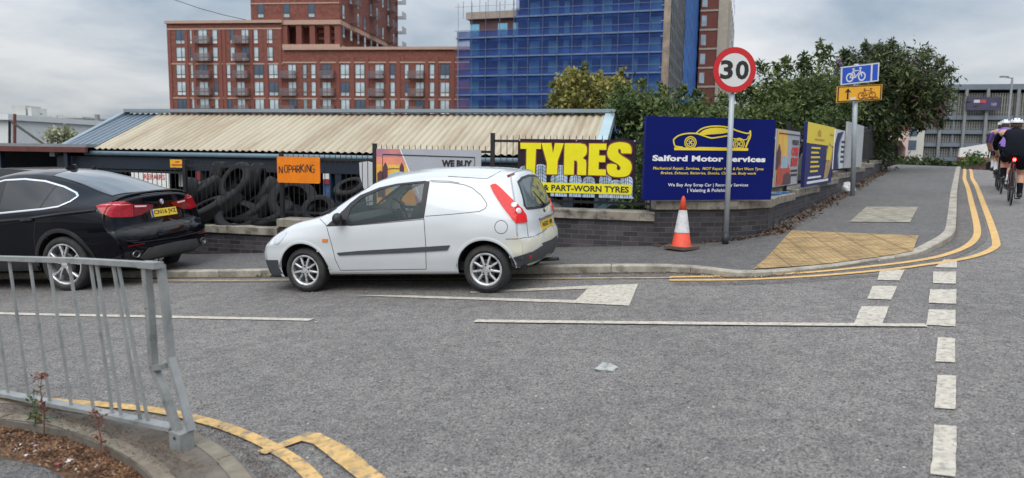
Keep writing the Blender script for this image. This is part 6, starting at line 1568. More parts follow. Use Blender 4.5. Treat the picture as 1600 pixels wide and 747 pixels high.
# boards along the climbing wall
P3 = (WC[-1].x, WC[-1].y, 0); a58 = a3
def b3(u, v, y): return loc_plane(P3, a58, u, v, y)
T3 = frame(P3, a58)
def board3(name, label, q, y, th, m, deco=None):
    o = thing(name, label, 'sign', T3); pts = [b3(u, v, y) for u, v in q]     # TL TR BR BL
    x0_, x1_ = (pts[0][0] + pts[3][0]) / 2, (pts[1][0] + pts[2][0]) / 2; zt_ = (pts[0][1] + pts[1][1]) / 2; zb_2 = (pts[2][1] + pts[3][1]) / 2
    b = MB(); b.prism([(x0_, pts[3][1] if False else zb_2), (x0_, zt_), (x1_, zt_), (x1_, zb_2)], y, y + th)
    if deco: deco(b, x0_, x1_, zb_2, zt_, y)
    b.build('board', m, o); return o
def d1(b, x0, x1, z0, z1, y):
    W, H = x1 - x0, z1 - z0; q = lambda a, c: (x0 + W * a, z0 + H * c)
    poly(b, [q(0.02, 0.02), q(.48, .02), q(.42, .98), q(.02, .98)], y - .004, 1); poly(b, [q(.02, .3), q(.2, .28), q(.2, .6), q(.12, .75), q(.02, .6)], y - .005, 2)
    poly(b, [q(.04, .02), q(.62, .02), q(.64, .26), q(.50, .40), q(.22, .44), q(.06, .3)], y - .006, 3); poly(b, [q(.2, .32), q(.5, .32), q(.46, .52), q(.26, .54)], y - .007, 4); poly(b, [q(.30, .02), q(.66, .02), q(.66, .18), q(.5, .24), q(.34, .2)], y - .008, 2)
    text(b, 'WE BUY', *q(.64, .74), *q(.95, .84), y - .008, bold=.05, mi=5); text(b, 'CARS', *q(.64, .54), *q(.95, .71), y - .008, bold=.08, mi=6); text(b, 'FAST', *q(.64, .34), *q(.95, .51), y - .008, bold=.08, mi=6)
    b.box(x0 + W * .66, x0 + W * .94, y - .008, y - .003, z0 + H * .24, z0 + H * .28, 5); b.box(x0 + W * .66, x0 + W * .94, y - .008, y - .003, z0 + H * .16, z0 + H * .2, 5); stroke(b, [q(.07, .1), q(.07, .93), q(.96, .93), q(.96, .05)], .02, y - .009, 5)
board3('we_buy_cars_board', 'narrow advert board with orange-red car and CARS FAST lettering beside the blue board', [(1212.5, 200), (1250, 207), (1246, 288), (1211, 291)], -.02, .02, [m_sg, m_or, m_sil, mat('car_print_red', (.45, .06, .03), .4, var=.4, vs=8), m_lb, m_black, m_cred], d1)
def d2(b, x0, x1, z0, z1, y):
    W, H = x1 - x0, z1 - z0; q = lambda a, c: (x0 + W * a, z0 + H * c)
    poly(b, [q(0, .68), q(1, .66), q(1, 1), q(0, 1)], y - .003, 1)
    poly(b, [q(.66, .1), q(.80, .08), q(.95, .35), q(.98, .62), q(.82, .72), q(.70, .60), q(.72, .4)], y - .004, 3); poly(b, [q(.70, .42), q(.9, .4), q(.94, .62), q(.78, .68)], y - .006, 1)
    for i in range(6): b.box(x0 + W * .16, x0 + W * (.42 + .05 * (i % 2)), y - .006, y - .002, z0 + H * (.22 + .075 * i), z0 + H * (.25 + .075 * i), 1)
    b.box(x0 + W * .1, x0 + W * .55, y - .006, y - .002, z0 + H * .12, z0 + H * .15, 2); b.box(x0 + W * .08, x0 + W * .85, y - .006, y - .002, z0 + H * .04, z0 + H * .08, 2)
    poly(b, [q(.34, .80), q(.46, .80), q(.46, .88), q(.40, .92), q(.34, .88)], y - .006, 4); b.box(x0 + W * .25, x0 + W * .6, y - .006, y - .002, z0 + H * .73, z0 + H * .765, 4); b.box(x0 + W * .8, x0 + W * .97, y - .006, y - .0035, z0 + H * .84, z0 + H * .88, 4)
m_dbl = mat('advert_blue', (.018, .022, .12), .5, var=.1, vs=4, spec=.2)
board3('advert_board', 'yellow-topped dark blue advert board with a list of yellow lines on the climbing wall', [(1261.5, 190), (1304, 199.5), (1299, 285), (1257, 292)], -.10, .06, [m_dbl, m_ye2, m_wt, mat('figure_tan', (.38, .26, .10), .6, var=.4, vs=9), mat('amber_print', (.5, .28, .02), .5)], d2)
def d3(b, x0, x1, z0, z1, y):
    W, H = x1 - x0, z1 - z0; q = lambda a, c: (x0 + W * a, z0 + H * c)
    poly(b, [q(0, 0), q(.5, 0), q(.35, .35), q(.45, .7), q(.75, .98), q(.2, .9), q(0, .6)], y - .003, 1); poly(b, [q(.45, 0), q(.56, 0), q(.42, .35), q(.52, .68), q(.8, .95), q(.74, .98), q(.42, .7), q(.33, .35)], y - .004, 2)
    for i in range(5): b.box(x0 + W * .62, x0 + W * .93, y - .006, y - .002, z0 + H * (.15 + .13 * i), z0 + H * (.21 + .13 * i), 1)
board3('advert_board', 'white advert board with a navy swoosh just beyond the yellow-topped one', [(1305, 201), (1322, 205), (1318, 263), (1302, 264)], .0, .03, [m_plate_w, m_dbl, m_lb], d3)
board3('blank_board', 'plain grey white board farthest up the climbing wall beside the sign pole', [(1325.5, 190), (1350, 197), (1346, 262.5), (1321, 260)], -.06, .05, [mat('blank_board', (.42, .43, .45), .6, var=.08, vs=3)])
# blue hose lying on the coping
o = thing('blue_hose', 'bright blue hose lying on the coping under the red car advert', 'hose'); b = MB()
hp_ = [T3 @ V((x, .10 + .05 * math.sin(x * 9), S3[0][2] + .02)) for x in [.0 + i * .12 for i in range(12)]]; b.tube(hp_, .018, 8); b.build('hose', mat('hose_blue', (.03, .22, .6), .4), o, smooth=True)
# white bag slumped by the wall
bp_ = gp(1323, 298, .1); o = thing('white_bag', 'small crumpled white bag at the wall foot by the cycle sign pole', 'bag', (bp_.x, bp_.y, bp_.z))
def lump(rx, ry, rz, seed, n=14, z0=True):
    rnd = random.Random(seed); b = MB(); vs = []; fs = []; ph = [rnd.uniform(0, 6) for _ in range(6)]
    for j in range(n + 1):
        t = math.pi * j / n
        for i in range(2 * n):
            a = math.pi * i / n; k = 1 + .16 * math.sin(3 * a + ph[0] + 2 * t) + .12 * math.sin(5 * a - 3 * t + ph[1]) + .1 * math.sin(7 * t + ph[2] + a)
            z = math.cos(t) * rz * k
            vs.append((math.sin(t) * math.cos(a) * rx * k, math.sin(t) * math.sin(a) * ry * k, max(z, -rz * .5 if z0 else -9)))
    for j in range(n):
        for i in range(2 * n): fs.append((j * 2 * n + i, j * 2 * n + (i + 1) % (2 * n), (j + 1) * 2 * n + (i + 1) % (2 * n), (j + 1) * 2 * n + i))
    b.add(vs, fs); return b
lump(.20, .16, .19, 3).build('bag', mat('white_plastic', (.62, .63, .64), .45), o)
# plastic scrap on the road
q = gp(948, 577, 0); o = thing('plastic_scrap', 'flattened pale grey plastic scrap lying alone in the middle of the road', 'litter', (q.x, q.y, q.z)); lump(.075, .062, .04, 8).build('scrap', mat('grey_plastic', (.33, .34, .335), .7, var=.15, vs=30), o)

# ------------------------------------------------------------------ 30 sign, cycle sign, cone
m_post = mat('grey_post_paint', (.36, .40, .43), .45, .2, var=.08, vs=5)
P0 = gp(1133.5, 379, .1); P1 = V((yp(1146, 110, P0.y - .02)))
sp = thing('speed_limit_sign', 'round red-ringed 30 sign on a slim grey post in front of the blue board', 'road sign', (P0.x, P0.y, P0.z))
top = P1 - P0
b = MB(); b.tube([(0, 0, .12), top * .5, top + V((0, .03, .2))], .038, 16); b.build('post', m_post, sp, smooth=True)
b = MB(); b.tube([(0, 0, -.02), (0, 0, .14)], .046, 16); b.build('post_base', m_trim, sp, smooth=True)
u0, v0 = 1146, 110
C_ = top + V((0, -.05, 0)); Rr = 33.8 / 1120 * P0.y * 1.005
T = Matrix.Translation(C_) @ Matrix.Rotation(R(6), 4, 'Z')
m_sw = mat('sign_white', (.60, .605, .60), .45, var=.02); m_sr = mat('sign_red', (.50, .012, .016), .4, var=.03)
b = MB(); b.lathe([(0, 0), (Rr, 0), (Rr, .004), (0, .004)], 56, T)
b.lathe([(Rr * .735, -.002), (Rr * .99, -.002)], 56, T, mi=1); b.lathe([(0, -.001), (Rr * .735, -.001)], 56, T, mi=2)
text(b, '3', -Rr * .66, -Rr * .41, -Rr * .07, Rr * .42, -.004, T, bold=.032, mi=3); text(b, '0', Rr * .05, -Rr * .41, Rr * .66, Rr * .42, -.004, T, bold=.032, mi=3)
b.build('sign_face', [m_rimdark, m_sr, m_sw, m_black], sp)
b = MB()
for zz in (-.14, .14): b.box(-.10, .10, .006, .05, zz - .012, zz + .012, T=T)
b.build('fixing_clip', m_post, sp)
# cycle route sign
P0 = gp(1332, 306, .1); T0 = yp(1338, 100, P0.y)
cs = thing('cycle_route_sign', 'grey post with a tilted blue bicycle plate above a yellow diversion plate', 'road sign', (P0.x, P0.y, P0.z)); top = T0 - P0
b = MB(); b.tube([(0, 0, 0), top], .055, 14); b.build('post', m_post, cs, smooth=True)
aP = R(16)
def cplate(name, quad, y, mats, deco):
    O = P0 + V((0, y, 0)); T = frame((O.x, O.y, 0), aP); I = T.inverted()
    L_ = [I @ hit(u, v, (O.x, O.y, 0), aP) for u, v in quad]; L_ = [(p.x, p.z) for p in L_]      # TL TR BR BL
    b = MB(); b.prism([L_[3], L_[0], L_[1], L_[2]], 0, .012)
    def q(a, c):
        t = V(L_[0]).lerp(V(L_[1]), a); s_ = V(L_[3]).lerp(V(L_[2]), a); return tuple(s_.lerp(t, c))
    deco(b, q); I2 = MW[cs.name].inverted() @ T; b.v = [tuple(I2 @ V(p)) for p in b.v]; b.build(name, mats, cs)
def bike(b, q, x0, x1, z0, z1, w, y, mi, flip=False):
    g = lambda a, c: q(x0 + (x1 - x0) * a, z0 + (z1 - z0) * c)
    for cx_ in (.19, .81): stroke(b, [g(cx_ + .17 * math.cos(R(a)), .32 + .30 * math.sin(R(a))) for a in range(0, 360, 20)], w, y, mi, closed=True)
    for pts in ([(.19, .32), (.36, .80), (.72, .80), (.48, .30), (.19, .32)], [(.36, .80), (.48, .30)], [(.72, .80), (.81, .32)], [(.30, .95), (.42, .95)], [(.66, .98), (.78, .96)], [(.72, .8), (.70, .96)], [(.36, .8), (.35, .95)]):
        stroke(b, [g(*p) for p in pts], w * .9, y - .0006, mi)
def dblue(b, q):
    poly(b, [q(.01, .02), q(.01, .98), q(.99, .98), q(.99, .02)][::-1], -.002, 1); poly(b, [q(.04, .07), q(.04, .93), q(.775, .93), q(.775, .07)][::-1], -.003, 2); poly(b, [q(.82, .07), q(.82, .93), q(.96, .93), q(.96, .07)][::-1], -.003, 2); bike(b, q, .14, .64, .14, .84, .035, -.004, 1)
cplate('bicycle_plate', [(1314, 104.5), (1374.5, 97.5), (1373, 127), (1313, 133.5)], -.07, [m_post, m_sw, mat('sign_blue', (.012, .07, .45), .4, var=.04)], dblue)
def dyel(b, q):
    poly(b, [q(.02, .03), q(.02, .97), q(.98, .97), q(.98, .03)][::-1], -.002, 1); poly(b, [q(.045, .09), q(.045, .91), q(.955, .91), q(.955, .09)][::-1], -.003, 2)
    stroke(b, [q(.24, .16), q(.24, .62)], .05, -.004, 1); poly(b, [q(.16, .56), q(.24, .84), q(.32, .56), q(.24, .63)], -.004, 1)
    bike(b, q, .46, .86, .12, .78, .028, -.004, 3); rnd = random.Random(4)
    stroke(b, [q(.55 + .03 * i, .15 + .1 * rnd.random()) for i in range(13)], .03, -.005, 3); poly(b, [q(.30, .10), q(.30, .26), q(.42, .30), q(.42, .12)], -.005, 4)
cplate('diversion_plate', [(1308, 135), (1379, 131.5), (1377.5, 156), (1306.5, 160.5)], -.075, [mat('sign_amber_edge', (.55, .28, .03), .5), m_black, mat('diversion_amber', (.74, .36, .015), .5, var=.06, vs=9), mat('print_brown', (.20, .06, .015), .6), m_sw], dyel)
# traffic cone
Pc = gp(1064.5, 388, .1); cone = thing('traffic_cone', 'orange and white traffic cone on a black base in front of the brick wall', 'cone', (Pc.x, Pc.y, Pc.z))
m_co = mat('cone_orange', (.66, .06, .022), .55, var=.12, vs=9, dirt=(.40, .06, .03), ds=7); m_cw = mat('cone_sleeve', (.60, .60, .61), .5, var=.1, vs=12, dirt=(.40, .39, .37), ds=9)
hC = 78 / 1120 * Pc.y; r0, r1 = .135, .022
rr_ = lambda f: r0 + (r1 - r0) * f
b = MB(); b.lathe([(rr_(0) + .012, 0), (rr_(0), .012), (rr_(.27), .27 * hC - .001), (rr_(.27) - .004, .27 * hC + .0), (rr_(.72) - .004, .72 * hC), (rr_(.72), .72 * hC + .001), (rr_(.96), hC * .96), (r1 * .8, hC * .985), (r1 * .5, hC), (0, hC)], 32, Matrix.Translation(V((0, 0, .04))), axis='z'); b.build('cone', m_co, cone, smooth=True)
b = MB(); b.lathe([(rr_(.27) + .004, .27 * hC), (rr_(.72) + .003, .72 * hC)], 32, Matrix.Translation(V((0, 0, .04))), axis='z'); b.build('reflective_sleeve', m_cw, cone, smooth=True)
b = MB(); T = Matrix.Rotation(R(38), 4, 'Z'); b.prism(rrect(-.19, .19, -.19, .19, .05), -.04, 0, T=T @ Matrix.Rotation(R(-90), 4, 'X')); b.build('cone_base', mat('cone_base_rubber', (.10, .065, .05), .8, var=.3, vs=12), cone, autos=30)
# ------------------------------------------------------------------ pedestrian guardrail
m_gal = mat('galvanised_steel', (.28, .29, .288), .5, .25, var=.18, vs=14, dirt=(.15, .165, .165), ds=7)
Ga, Gb = gp(0, 622, .1), gp(284, 701, .1)
angG = math.atan2(Gb.y - Ga.y, Gb.x - Ga.x); TG = frame((Gb.x, Gb.y, Gb.z), angG)
gr = thing('pedestrian_guardrail', 'bent galvanised pedestrian guardrail on the near pavement corner', 'guardrail', TG)
def gl(u, v, y=0.): P = TG @ V((0, y, 0)); q = TG.inverted() @ hit(u, v, P, angG); return V((q.x, y, q.z))
dwn = gl(-300, 399), gl(0, 403.5), gl(120, 407), gl(246, 414.5)
b = MB()
for i in range(3): b.bar(dwn[i] + V((0, 0, 0)), dwn[i + 1], .05, .03)
b.build('top_rail', m_gal, gr)
bot = gl(-300, 575), gl(0, 614), gl(140, 641), gl(272, 669)
b = MB()
for i in range(3): b.bar(bot[i], bot[i + 1], .07, .022)
b.build('bottom_rail', m_gal, gr)
bars_ = [((-62, 403), (-30, 607)), ((-40, 403), (-2, 613)), ((-16, 404), (13, 617)), ((14, 405), (45, 622)), ((46, 406), (78, 628)), ((76, 407), (112, 637)), ((107, 408), (147, 645)), ((141, 409), (176, 648)), ((150, 409), (190, 655)), ((176, 410), (219, 656)), ((184, 410), (232, 663))]
for (a_, c_) in bars_:
    p, q = gl(*a_), gl(*c_); m1 = p.lerp(q, .5) + V((-.004, 0, 0)); b = MB(); b.bar(p, q, .020, .012, up=V((0, 1, 0))); b.build('infill_bar', m_gal, gr)
pl = [gl(228, 412), gl(234, 480), gl(240, 572), gl(262, 626), gl(277, 672), gl(280, 700)]
b = MB()
for i in range(5): b.bar(pl[i], pl[i + 1] + (pl[i + 1] - pl[i]).normalized() * .008, .038, .04, up=V((0, 1, 0)))
b.build('inner_post', m_gal, gr)
pr = [gl(243, 415, .0), gl(251, 480), gl(259, 560), gl(275, 616), gl(291, 674)]
b = MB()
for i in range(4): b.bar(pr[i] + V((.0, .03, 0)), pr[i + 1] + V((0, .03, 0)) + (pr[i + 1] - pr[i]).normalized() * .006, .022, .045, up=V((0, 1, 0)))
b.build('outer_post', m_gal, gr)
b = MB(); b.bar(gl(243, 574), gl(258, 572), .05, .03); b.build('spacer', m_gal, gr); b = MB(); b.bar(gl(222, 413), gl(248, 415), .06, .035); b.build('post_cap', m_gal, gr)
b = MB(); q = gl(284, 690); b.box(q.x - .05, q.x + .045, -.04, .045, -.01, .10); b.build('post_foot', m_gal, gr)
b = MB(); b.lathe([(0, -.006), (.008, -.004), (.009, 0)], 10, Matrix.Translation(V((q.x, -.042, .075)))); b.build('bolt', m_rimdark, gr)
# ------------------------------------------------------------------ trees and plants
def leafmat(name, c1, c2, c3, vs=1.2, isl=.45):
    m = bpy.data.materials.new(name); m.use_nodes = True; t = m.node_tree; n = t.nodes; l = t.links; b = n['Principled BSDF']; b.inputs['Roughness'].default_value = .55; b.inputs['Specular IOR Level'].default_value = .3
    g = n.new('ShaderNodeNewGeometry'); tc = n.new('ShaderNodeTexCoord'); nz = n.new('ShaderNodeTexNoise'); nz.inputs['Scale'].default_value = vs; nz.inputs['Detail'].default_value = 3; l.new(tc.outputs['Object'], nz.inputs['Vector'])
    ad = n.new('ShaderNodeMath'); ad.operation = 'MULTIPLY_ADD'; l.new(g.outputs['Random Per Island'], ad.inputs[0]); ad.inputs[1].default_value = isl; l.new(nz.outputs[0], ad.inputs[2])
    sb = n.new('ShaderNodeMath'); sb.operation = 'SUBTRACT'; l.new(ad.outputs[0], sb.inputs[0]); sb.inputs[1].default_value = isl / 2
    r = n.new('ShaderNodeValToRGB'); l.new(sb.outputs[0], r.inputs[0]); e = r.color_ramp.elements; e[0].position = .3; e[0].color = (*c1, 1); e[1].position = .72; e[1].color = (*c3, 1); k = e.new(.5); k.color = (*c2, 1)
    l.new(r.outputs[0], b.inputs['Base Color'])
    tr = n.new('ShaderNodeBsdfTranslucent'); l.new(r.outputs[0], tr.inputs[0]); mx = n.new('ShaderNodeMixShader'); mx.inputs[0].default_value = .25; l.new(b.outputs[0], mx.inputs[1]); l.new(tr.outputs[0], mx.inputs[2]); l.new(mx.outputs[0], n['Material Output'].inputs[0])
    MATS[name] = m; return m
def leaves(name, parent, blobs, count, ln, wd, m, seed=1, clump=.55, droop=.0, sprays=(), world=True, cs=.35):
    rg = np.random.default_rng(seed); C = np.array([b_[0] for b_ in blobs], float); Rr = np.array([b_[1] for b_ in blobs], float); vol = Rr.prod(1) ** .85; vol /= vol.sum()
    # clump centres inside the blobs, leaves around the clumps: gaps show through
    nc = max(20, int(count / 38)); ib = rg.choice(len(blobs), nc, p=vol); d = rg.normal(size=(nc, 3)); d /= np.linalg.norm(d, axis=1)[:, None]
    rad = rg.uniform(.35, 1., nc) ** (clump); rad *= 1 + .14 * np.sin(d[:, 0] * 5 + seed) * np.cos(d[:, 2] * 6) ; cc = C[ib] + d * Rr[ib] * rad[:, None]
    k = rg.integers(0, nc, count); sz = rg.uniform(.5, 1.3, nc) * cs; off = rg.normal(size=(count, 3)) * (sz[k][:, None]) * np.array([.55, .55, .42]); P = cc[k] + off
    for (a, b_, w_, n_) in sprays:
        a = np.array(a); b_ = np.array(b_); t = rg.uniform(0, 1, n_); Q = a + (b_ - a) * t[:, None] + rg.normal(size=(n_, 3)) * (w_ * (1.05 - t))[:, None]; P = np.vstack([P, Q])
    n = len(P); ax = rg.normal(size=(n, 3)); ax[:, 2] -= droop; ax /= np.linalg.norm(ax, axis=1)[:, None]; bx = np.cross(ax, rg.normal(size=(n, 3))); bx /= np.linalg.norm(bx, axis=1)[:, None]; nx_ = np.cross(ax, bx)
    s_ = rg.uniform(.65, 1.3, n)[:, None]; L_, W_ = ln * s_, wd * s_
    v0 = P; v1 = P + ax * L_ * .45 + bx * W_ * .5 + nx_ * W_ * .18; v2 = P + ax * L_; v3 = P + ax * L_ * .45 - bx * W_ * .5 + nx_ * W_ * .18
    vs = np.stack([v0, v1, v2, v3], 1).reshape(-1, 3)
    if world: I = np.array(MW[parent.name].inverted()); vs = vs @ I[:3, :3].T + I[:3, 3]
    me = bpy.data.meshes.new(name); me.vertices.add(4 * n); me.vertices.foreach_set('co', vs.ravel()); me.loops.add(4 * n); me.loops.foreach_set('vertex_index', np.arange(4 * n)); me.polygons.add(n); me.polygons.foreach_set('loop_start', np.arange(0, 4 * n, 4)); me.polygons.foreach_set('loop_total', np.full(n, 4)); me.update(); me.validate()
    me.materials.append(m); o = bpy.data.objects.new(name, me); COL.objects.link(o); o.parent = parent; return o
def bl(u, v, Y, ru, rv, dep): P = yp(u, v, Y); k = Y / 1120; return (tuple(P), (ru * k, dep, rv * k))
m_bark = mat('bark', (.07, .055, .042), .95, var=.35, vs=9, bump=.8, bs=30)
def limbs(parent, base, tips, r0, seed=0, name='trunk', split=.45):
    rnd = random.Random(seed); b = MB(); base = V(base); cen = sum((V(t) for t in tips), V((0, 0, 0))) / len(tips); fork = base.lerp(V((cen.x * .5 + base.x * .5, cen.y * .5 + base.y * .5, cen.z)), split)
    b.tube([base, base.lerp(fork, .5) + V((rnd.uniform(-.06, .06), 0, 0)), fork], [r0, r0 * .8, r0 * .62], 12)
    for t in tips:
        t = V(t); m_ = fork.lerp(t, .5) + V((rnd.uniform(-.15, .15), rnd.uniform(-.15, .15), .12)); b.tube([fork - V((0, 0, .1)), m_, t], [r0 * .5, r0 * .28, r0 * .08], 7)
        for q in range(3): s_ = m_.lerp(t, rnd.uniform(0, .8)); b.tube([s_, s_ + V((rnd.uniform(-.5, .5), rnd.uniform(-.4, .4), rnd.uniform(.1, .5)))], [r0 * .15, r0 * .05], 5)
    b.build(name, m_bark, parent, world=True, smooth=True)
G1 = leafmat('yellow_green_leaf', (.07, .085, .02), (.19, .19, .045), (.34, .30, .09)); G2 = leafmat('mid_green_leaf', (.03, .055, .016), (.075, .115, .034), (.18, .21, .07)); G3 = leafmat('deep_green_leaf', (.014, .028, .012), (.034, .058, .02), (.085, .11, .04)); G4 = leafmat('buddleia_leaf', (.018, .028, .013), (.05, .072, .026), (.14, .165, .065)); G5 = leafmat('fresh_green_leaf', (.03, .065, .018), (.07, .13, .03), (.14, .2, .06))
def tree(name, label, cat, blobs, n, ln, wd, m, seed, base, r0, sprays=(), droop=0., group=None, cs=.35, clump=.55):
    o = thing(name, label, cat, (base[0], base[1], base[2]), group); leaves('crown', o, blobs, n, ln, wd, m, seed, droop=droop, sprays=sprays, cs=cs, clump=clump)
    limbs(o, base, [b_[0] for b_ in blobs], r0, seed); return o
q = yp(905, 260, 25); tree('young_tree', 'yellow-green leafy tree before the blue netting at the right end of the shed', 'tree',
    [bl(900, 130, 25, 26, 22, .8), bl(885, 150, 25, 20, 20, .8), bl(930, 150, 25, 34, 26, 1.), bl(960, 145, 25, 26, 22, 1.), bl(895, 172, 25, 36, 20, 1.), bl(950, 172, 25, 50, 18, 1.2)], 6500, .15, .085, G1, 3, (q.x, q.y, -.8), .12, cs=.3,
    sprays=[(tuple(yp(905, 135, 25)), tuple(yp(915, 98, 25)), .14, 160), (tuple(yp(885, 150, 25)), tuple(yp(862, 130, 25)), .14, 160), (tuple(yp(955, 140, 25)), tuple(yp(975, 108, 25)), .16, 160), (tuple(yp(930, 140, 25)), tuple(yp(938, 115, 25)), .14, 140)])
q = yp(1010, 300, 17.5); tree('dense_tree', 'broad dark green tree mass rising behind the TYRES banner and blue board', 'tree',
    [bl(978, 168, 17, 28, 26, 1.2), bl(1025, 176, 17.4, 36, 26, 1.3), bl(1080, 184, 17.6, 40, 22, 1.3), bl(1125, 190, 17.8, 34, 18, 1.2), bl(985, 215, 16.8, 26, 45, 1.), bl(1060, 200, 17, 80, 25, 1.2), bl(995, 270, 16.5, 22, 45, .9)], 15000, .12, .06, G2, 5, (q.x, q.y, -.8), .2, cs=.28, clump=.75,
    sprays=[(tuple(yp(u, 155, 17.2)), tuple(yp(u + d, v, 17.2)), .12, 130) for u, d, v in ((1000, 6, 125), (1040, -8, 132), (1062, 8, 134), (1092, -4, 142), (975, -10, 132), (1125, 8, 152))])
q = yp(990, 330, 12.6); tree('bush', 'bright green bush growing through the railing between the banner and the blue board', 'bush',
    [bl(990, 300, 12.4, 16, 26, .4), bl(1000, 262, 12.6, 12, 30, .4), bl(978, 318, 12.2, 14, 12, .3)], 2600, .075, .04, G5, 8, (q.x, q.y, -.8), .03, cs=.16)
q = yp(1215, 330, 19.5); tree('leafy_tree', 'green leafy tree with arching sprays behind the blue board and 30 sign', 'tree',
    [bl(1165, 185, 20, 24, 18, 1.), bl(1205, 156, 20, 30, 28, 1.3), bl(1240, 152, 20.5, 30, 32, 1.3), bl(1278, 145, 21, 24, 40, 1.3), bl(1200, 185, 19.5, 55, 26, 1.2), bl(1255, 185, 20, 55, 28, 1.2), bl(1300, 175, 21.5, 34, 40, 1.2)], 12500, .15, .055, G2, 11, (q.x, q.y, -.8), .2, cs=.30, clump=.8,
    sprays=[(tuple(yp(a, b_, 20)), tuple(yp(c, d, 20)), .16, 170) for a, b_, c, d in ((1275, 120, 1281, 64), (1285, 110, 1296, 70), (1265, 130, 1256, 84), (1215, 140, 1212, 100), (1190, 165, 1172, 138), (1150, 185, 1135, 160), (1225, 115, 1228, 92), (1200, 125, 1186, 98), (1240, 110, 1262, 94), (1180, 150, 1160, 128), (1165, 160, 1150, 148))])
q = yp(1368, 262, 27.5); bud = tree('buddleia', 'large dark purple-flecked buddleia overhanging the top of the sloping pavement', 'tree',
    [bl(1335, 120, 26.5, 36, 36, 1.3), bl(1375, 115, 26.5, 48, 38, 1.5), bl(1415, 125, 26.5, 44, 42, 1.5), bl(1440, 155, 26.5, 36, 36, 1.3), bl(1350, 170, 26.5, 50, 44, 1.6), bl(1400, 175, 26.5, 45, 30, 1.4), bl(1355, 222, 27, 30, 36, 1.3), bl(1325, 200, 26.5, 30, 40, 1.2), bl(1372, 245, 27.5, 15, 18, .8)], 25000, .20, .055, G4, 17, (q.x, q.y, gz(q.x)), .2, droop=.5, cs=.46, clump=.8,
    sprays=[(tuple(yp(a, b_, 26.5)), tuple(yp(c, d, 26.5)), .2, 260) for a, b_, c, d in ((1400, 95, 1394, 62), (1360, 95, 1352, 66), (1430, 110, 1452, 76), (1450, 130, 1492, 104), (1455, 150, 1484, 138), (1460, 165, 1470, 196), (1430, 180, 1440, 200), (1330, 100, 1318, 78), (1380, 90, 1372, 68), (1455, 120, 1474, 90), (1410, 190, 1398, 214))])
# flower spikes
m_flow = mat('buddleia_flower', (.14, .04, .20), .7, var=.3, vs=8); m_seed = mat('rusty_seed_head', (.07, .028, .03), .8, var=.3, vs=8); rnd = random.Random(5)
for i in range(42):
    t = rnd.choice([(1335, 120, 34, 34), (1375, 115, 46, 36), (1415, 125, 44, 40), (1450, 155, 30, 32), (1350, 170, 48, 40), (1460, 172, 16, 20)]); a = rnd.uniform(0, 6.28); r = rnd.uniform(.6, 1.05)
    P = yp(t[0] + t[2] * r * math.cos(a), t[1] + t[3] * r * math.sin(a), 26.5 - rnd.uniform(.6, 1.5)); d = V((rnd.uniform(-.6, .9), rnd.uniform(-.4, .2), rnd.uniform(-.5, .7))).normalized() * rnd.uniform(.15, .3)
    b = MB(); b.tube([P, P + d * .5, P + d], [.035, .03, .008], 6); b.build('flower_spike', m_flow if (i % 3 == 0 and t[0] < 1440) else m_seed, bud, world=True, smooth=True)
# planting far left, above the canopy
q = yp(70, 250, 60); tree('distant_tree', 'pale green tree far away above the left canopy', 'tree', [bl(48, 208, 60, 22, 12, 1.5), bl(78, 202, 60, 16, 13, 1.5), bl(70, 215, 60, 30, 10, 1.5), bl(108, 214, 60, 22, 7, 1.5), bl(30, 216, 60, 16, 7, 1.5)], 2600, .35, .2, leafmat('far_green_leaf', (.07, .1, .04), (.13, .18, .07), (.22, .28, .12)), 21, (q.x, q.y, -1.2), .2, cs=.7)
q = yp(92, 250, 42); tree('distant_tree', 'cream-tinged small tree just left of the grey shed roof', 'tree', [bl(92, 212, 42, 14, 8, 1.)], 900, .24, .14, leafmat('cream_leaf', (.2, .22, .12), (.34, .36, .24), (.5, .5, .38)), 22, (q.x, q.y, -1.2), .1, cs=.4)
q = yp(1520, 262, 55); tree('verge_shrub', 'small bright shrub in front of the car park by the cyclists', 'shrub', [bl(1524, 249, 55, 10, 8, .6), bl(1504, 255, 55, 10, 4, .6)], 420, .3, .14, G5, 23, (q.x, q.y, -.3), .08, cs=.4)
for i, (u_, lab) in enumerate(((1416, 'low shrub at the foot of the pale stair tower'), (1438, 'low shrub between the stair tower and the car park screens'), (1458, 'low shrub at the left foot of the car park'))):
    q = yp(u_, 262, 50); tree('low_shrub', lab, 'shrub', [bl(u_, 256, 50, 11, 8, 1.)], 500, .25, .14, G3, 30 + i, (q.x, q.y, -.3), .06, cs=.35, group='shrubs in front of the car park')
rg_ = random.Random(12); b = MB()
for i in range(260):
    u_, v_ = rg_.uniform(-50, 1650), rg_.uniform(440, 760)
    q = gp(u_, v_, 0)
    if q.x < -1.3 and q.y < 4.9: continue
    s_ = rg_.uniform(.003, .008); T = Matrix.Translation(V((q.x, q.y, q.z + s_ * .4))) @ Matrix.Diagonal((s_ * 1.3, s_, s_ * .6, 1)); b.lathe([(0, -1), (.8, -.6), (1, 0), (.8, .6), (0, 1)], 6, T)
tag(b.build('road_grit', mat('road_grit', (.40, .37, .33), .8, var=.3, vs=3)), kind='stuff')
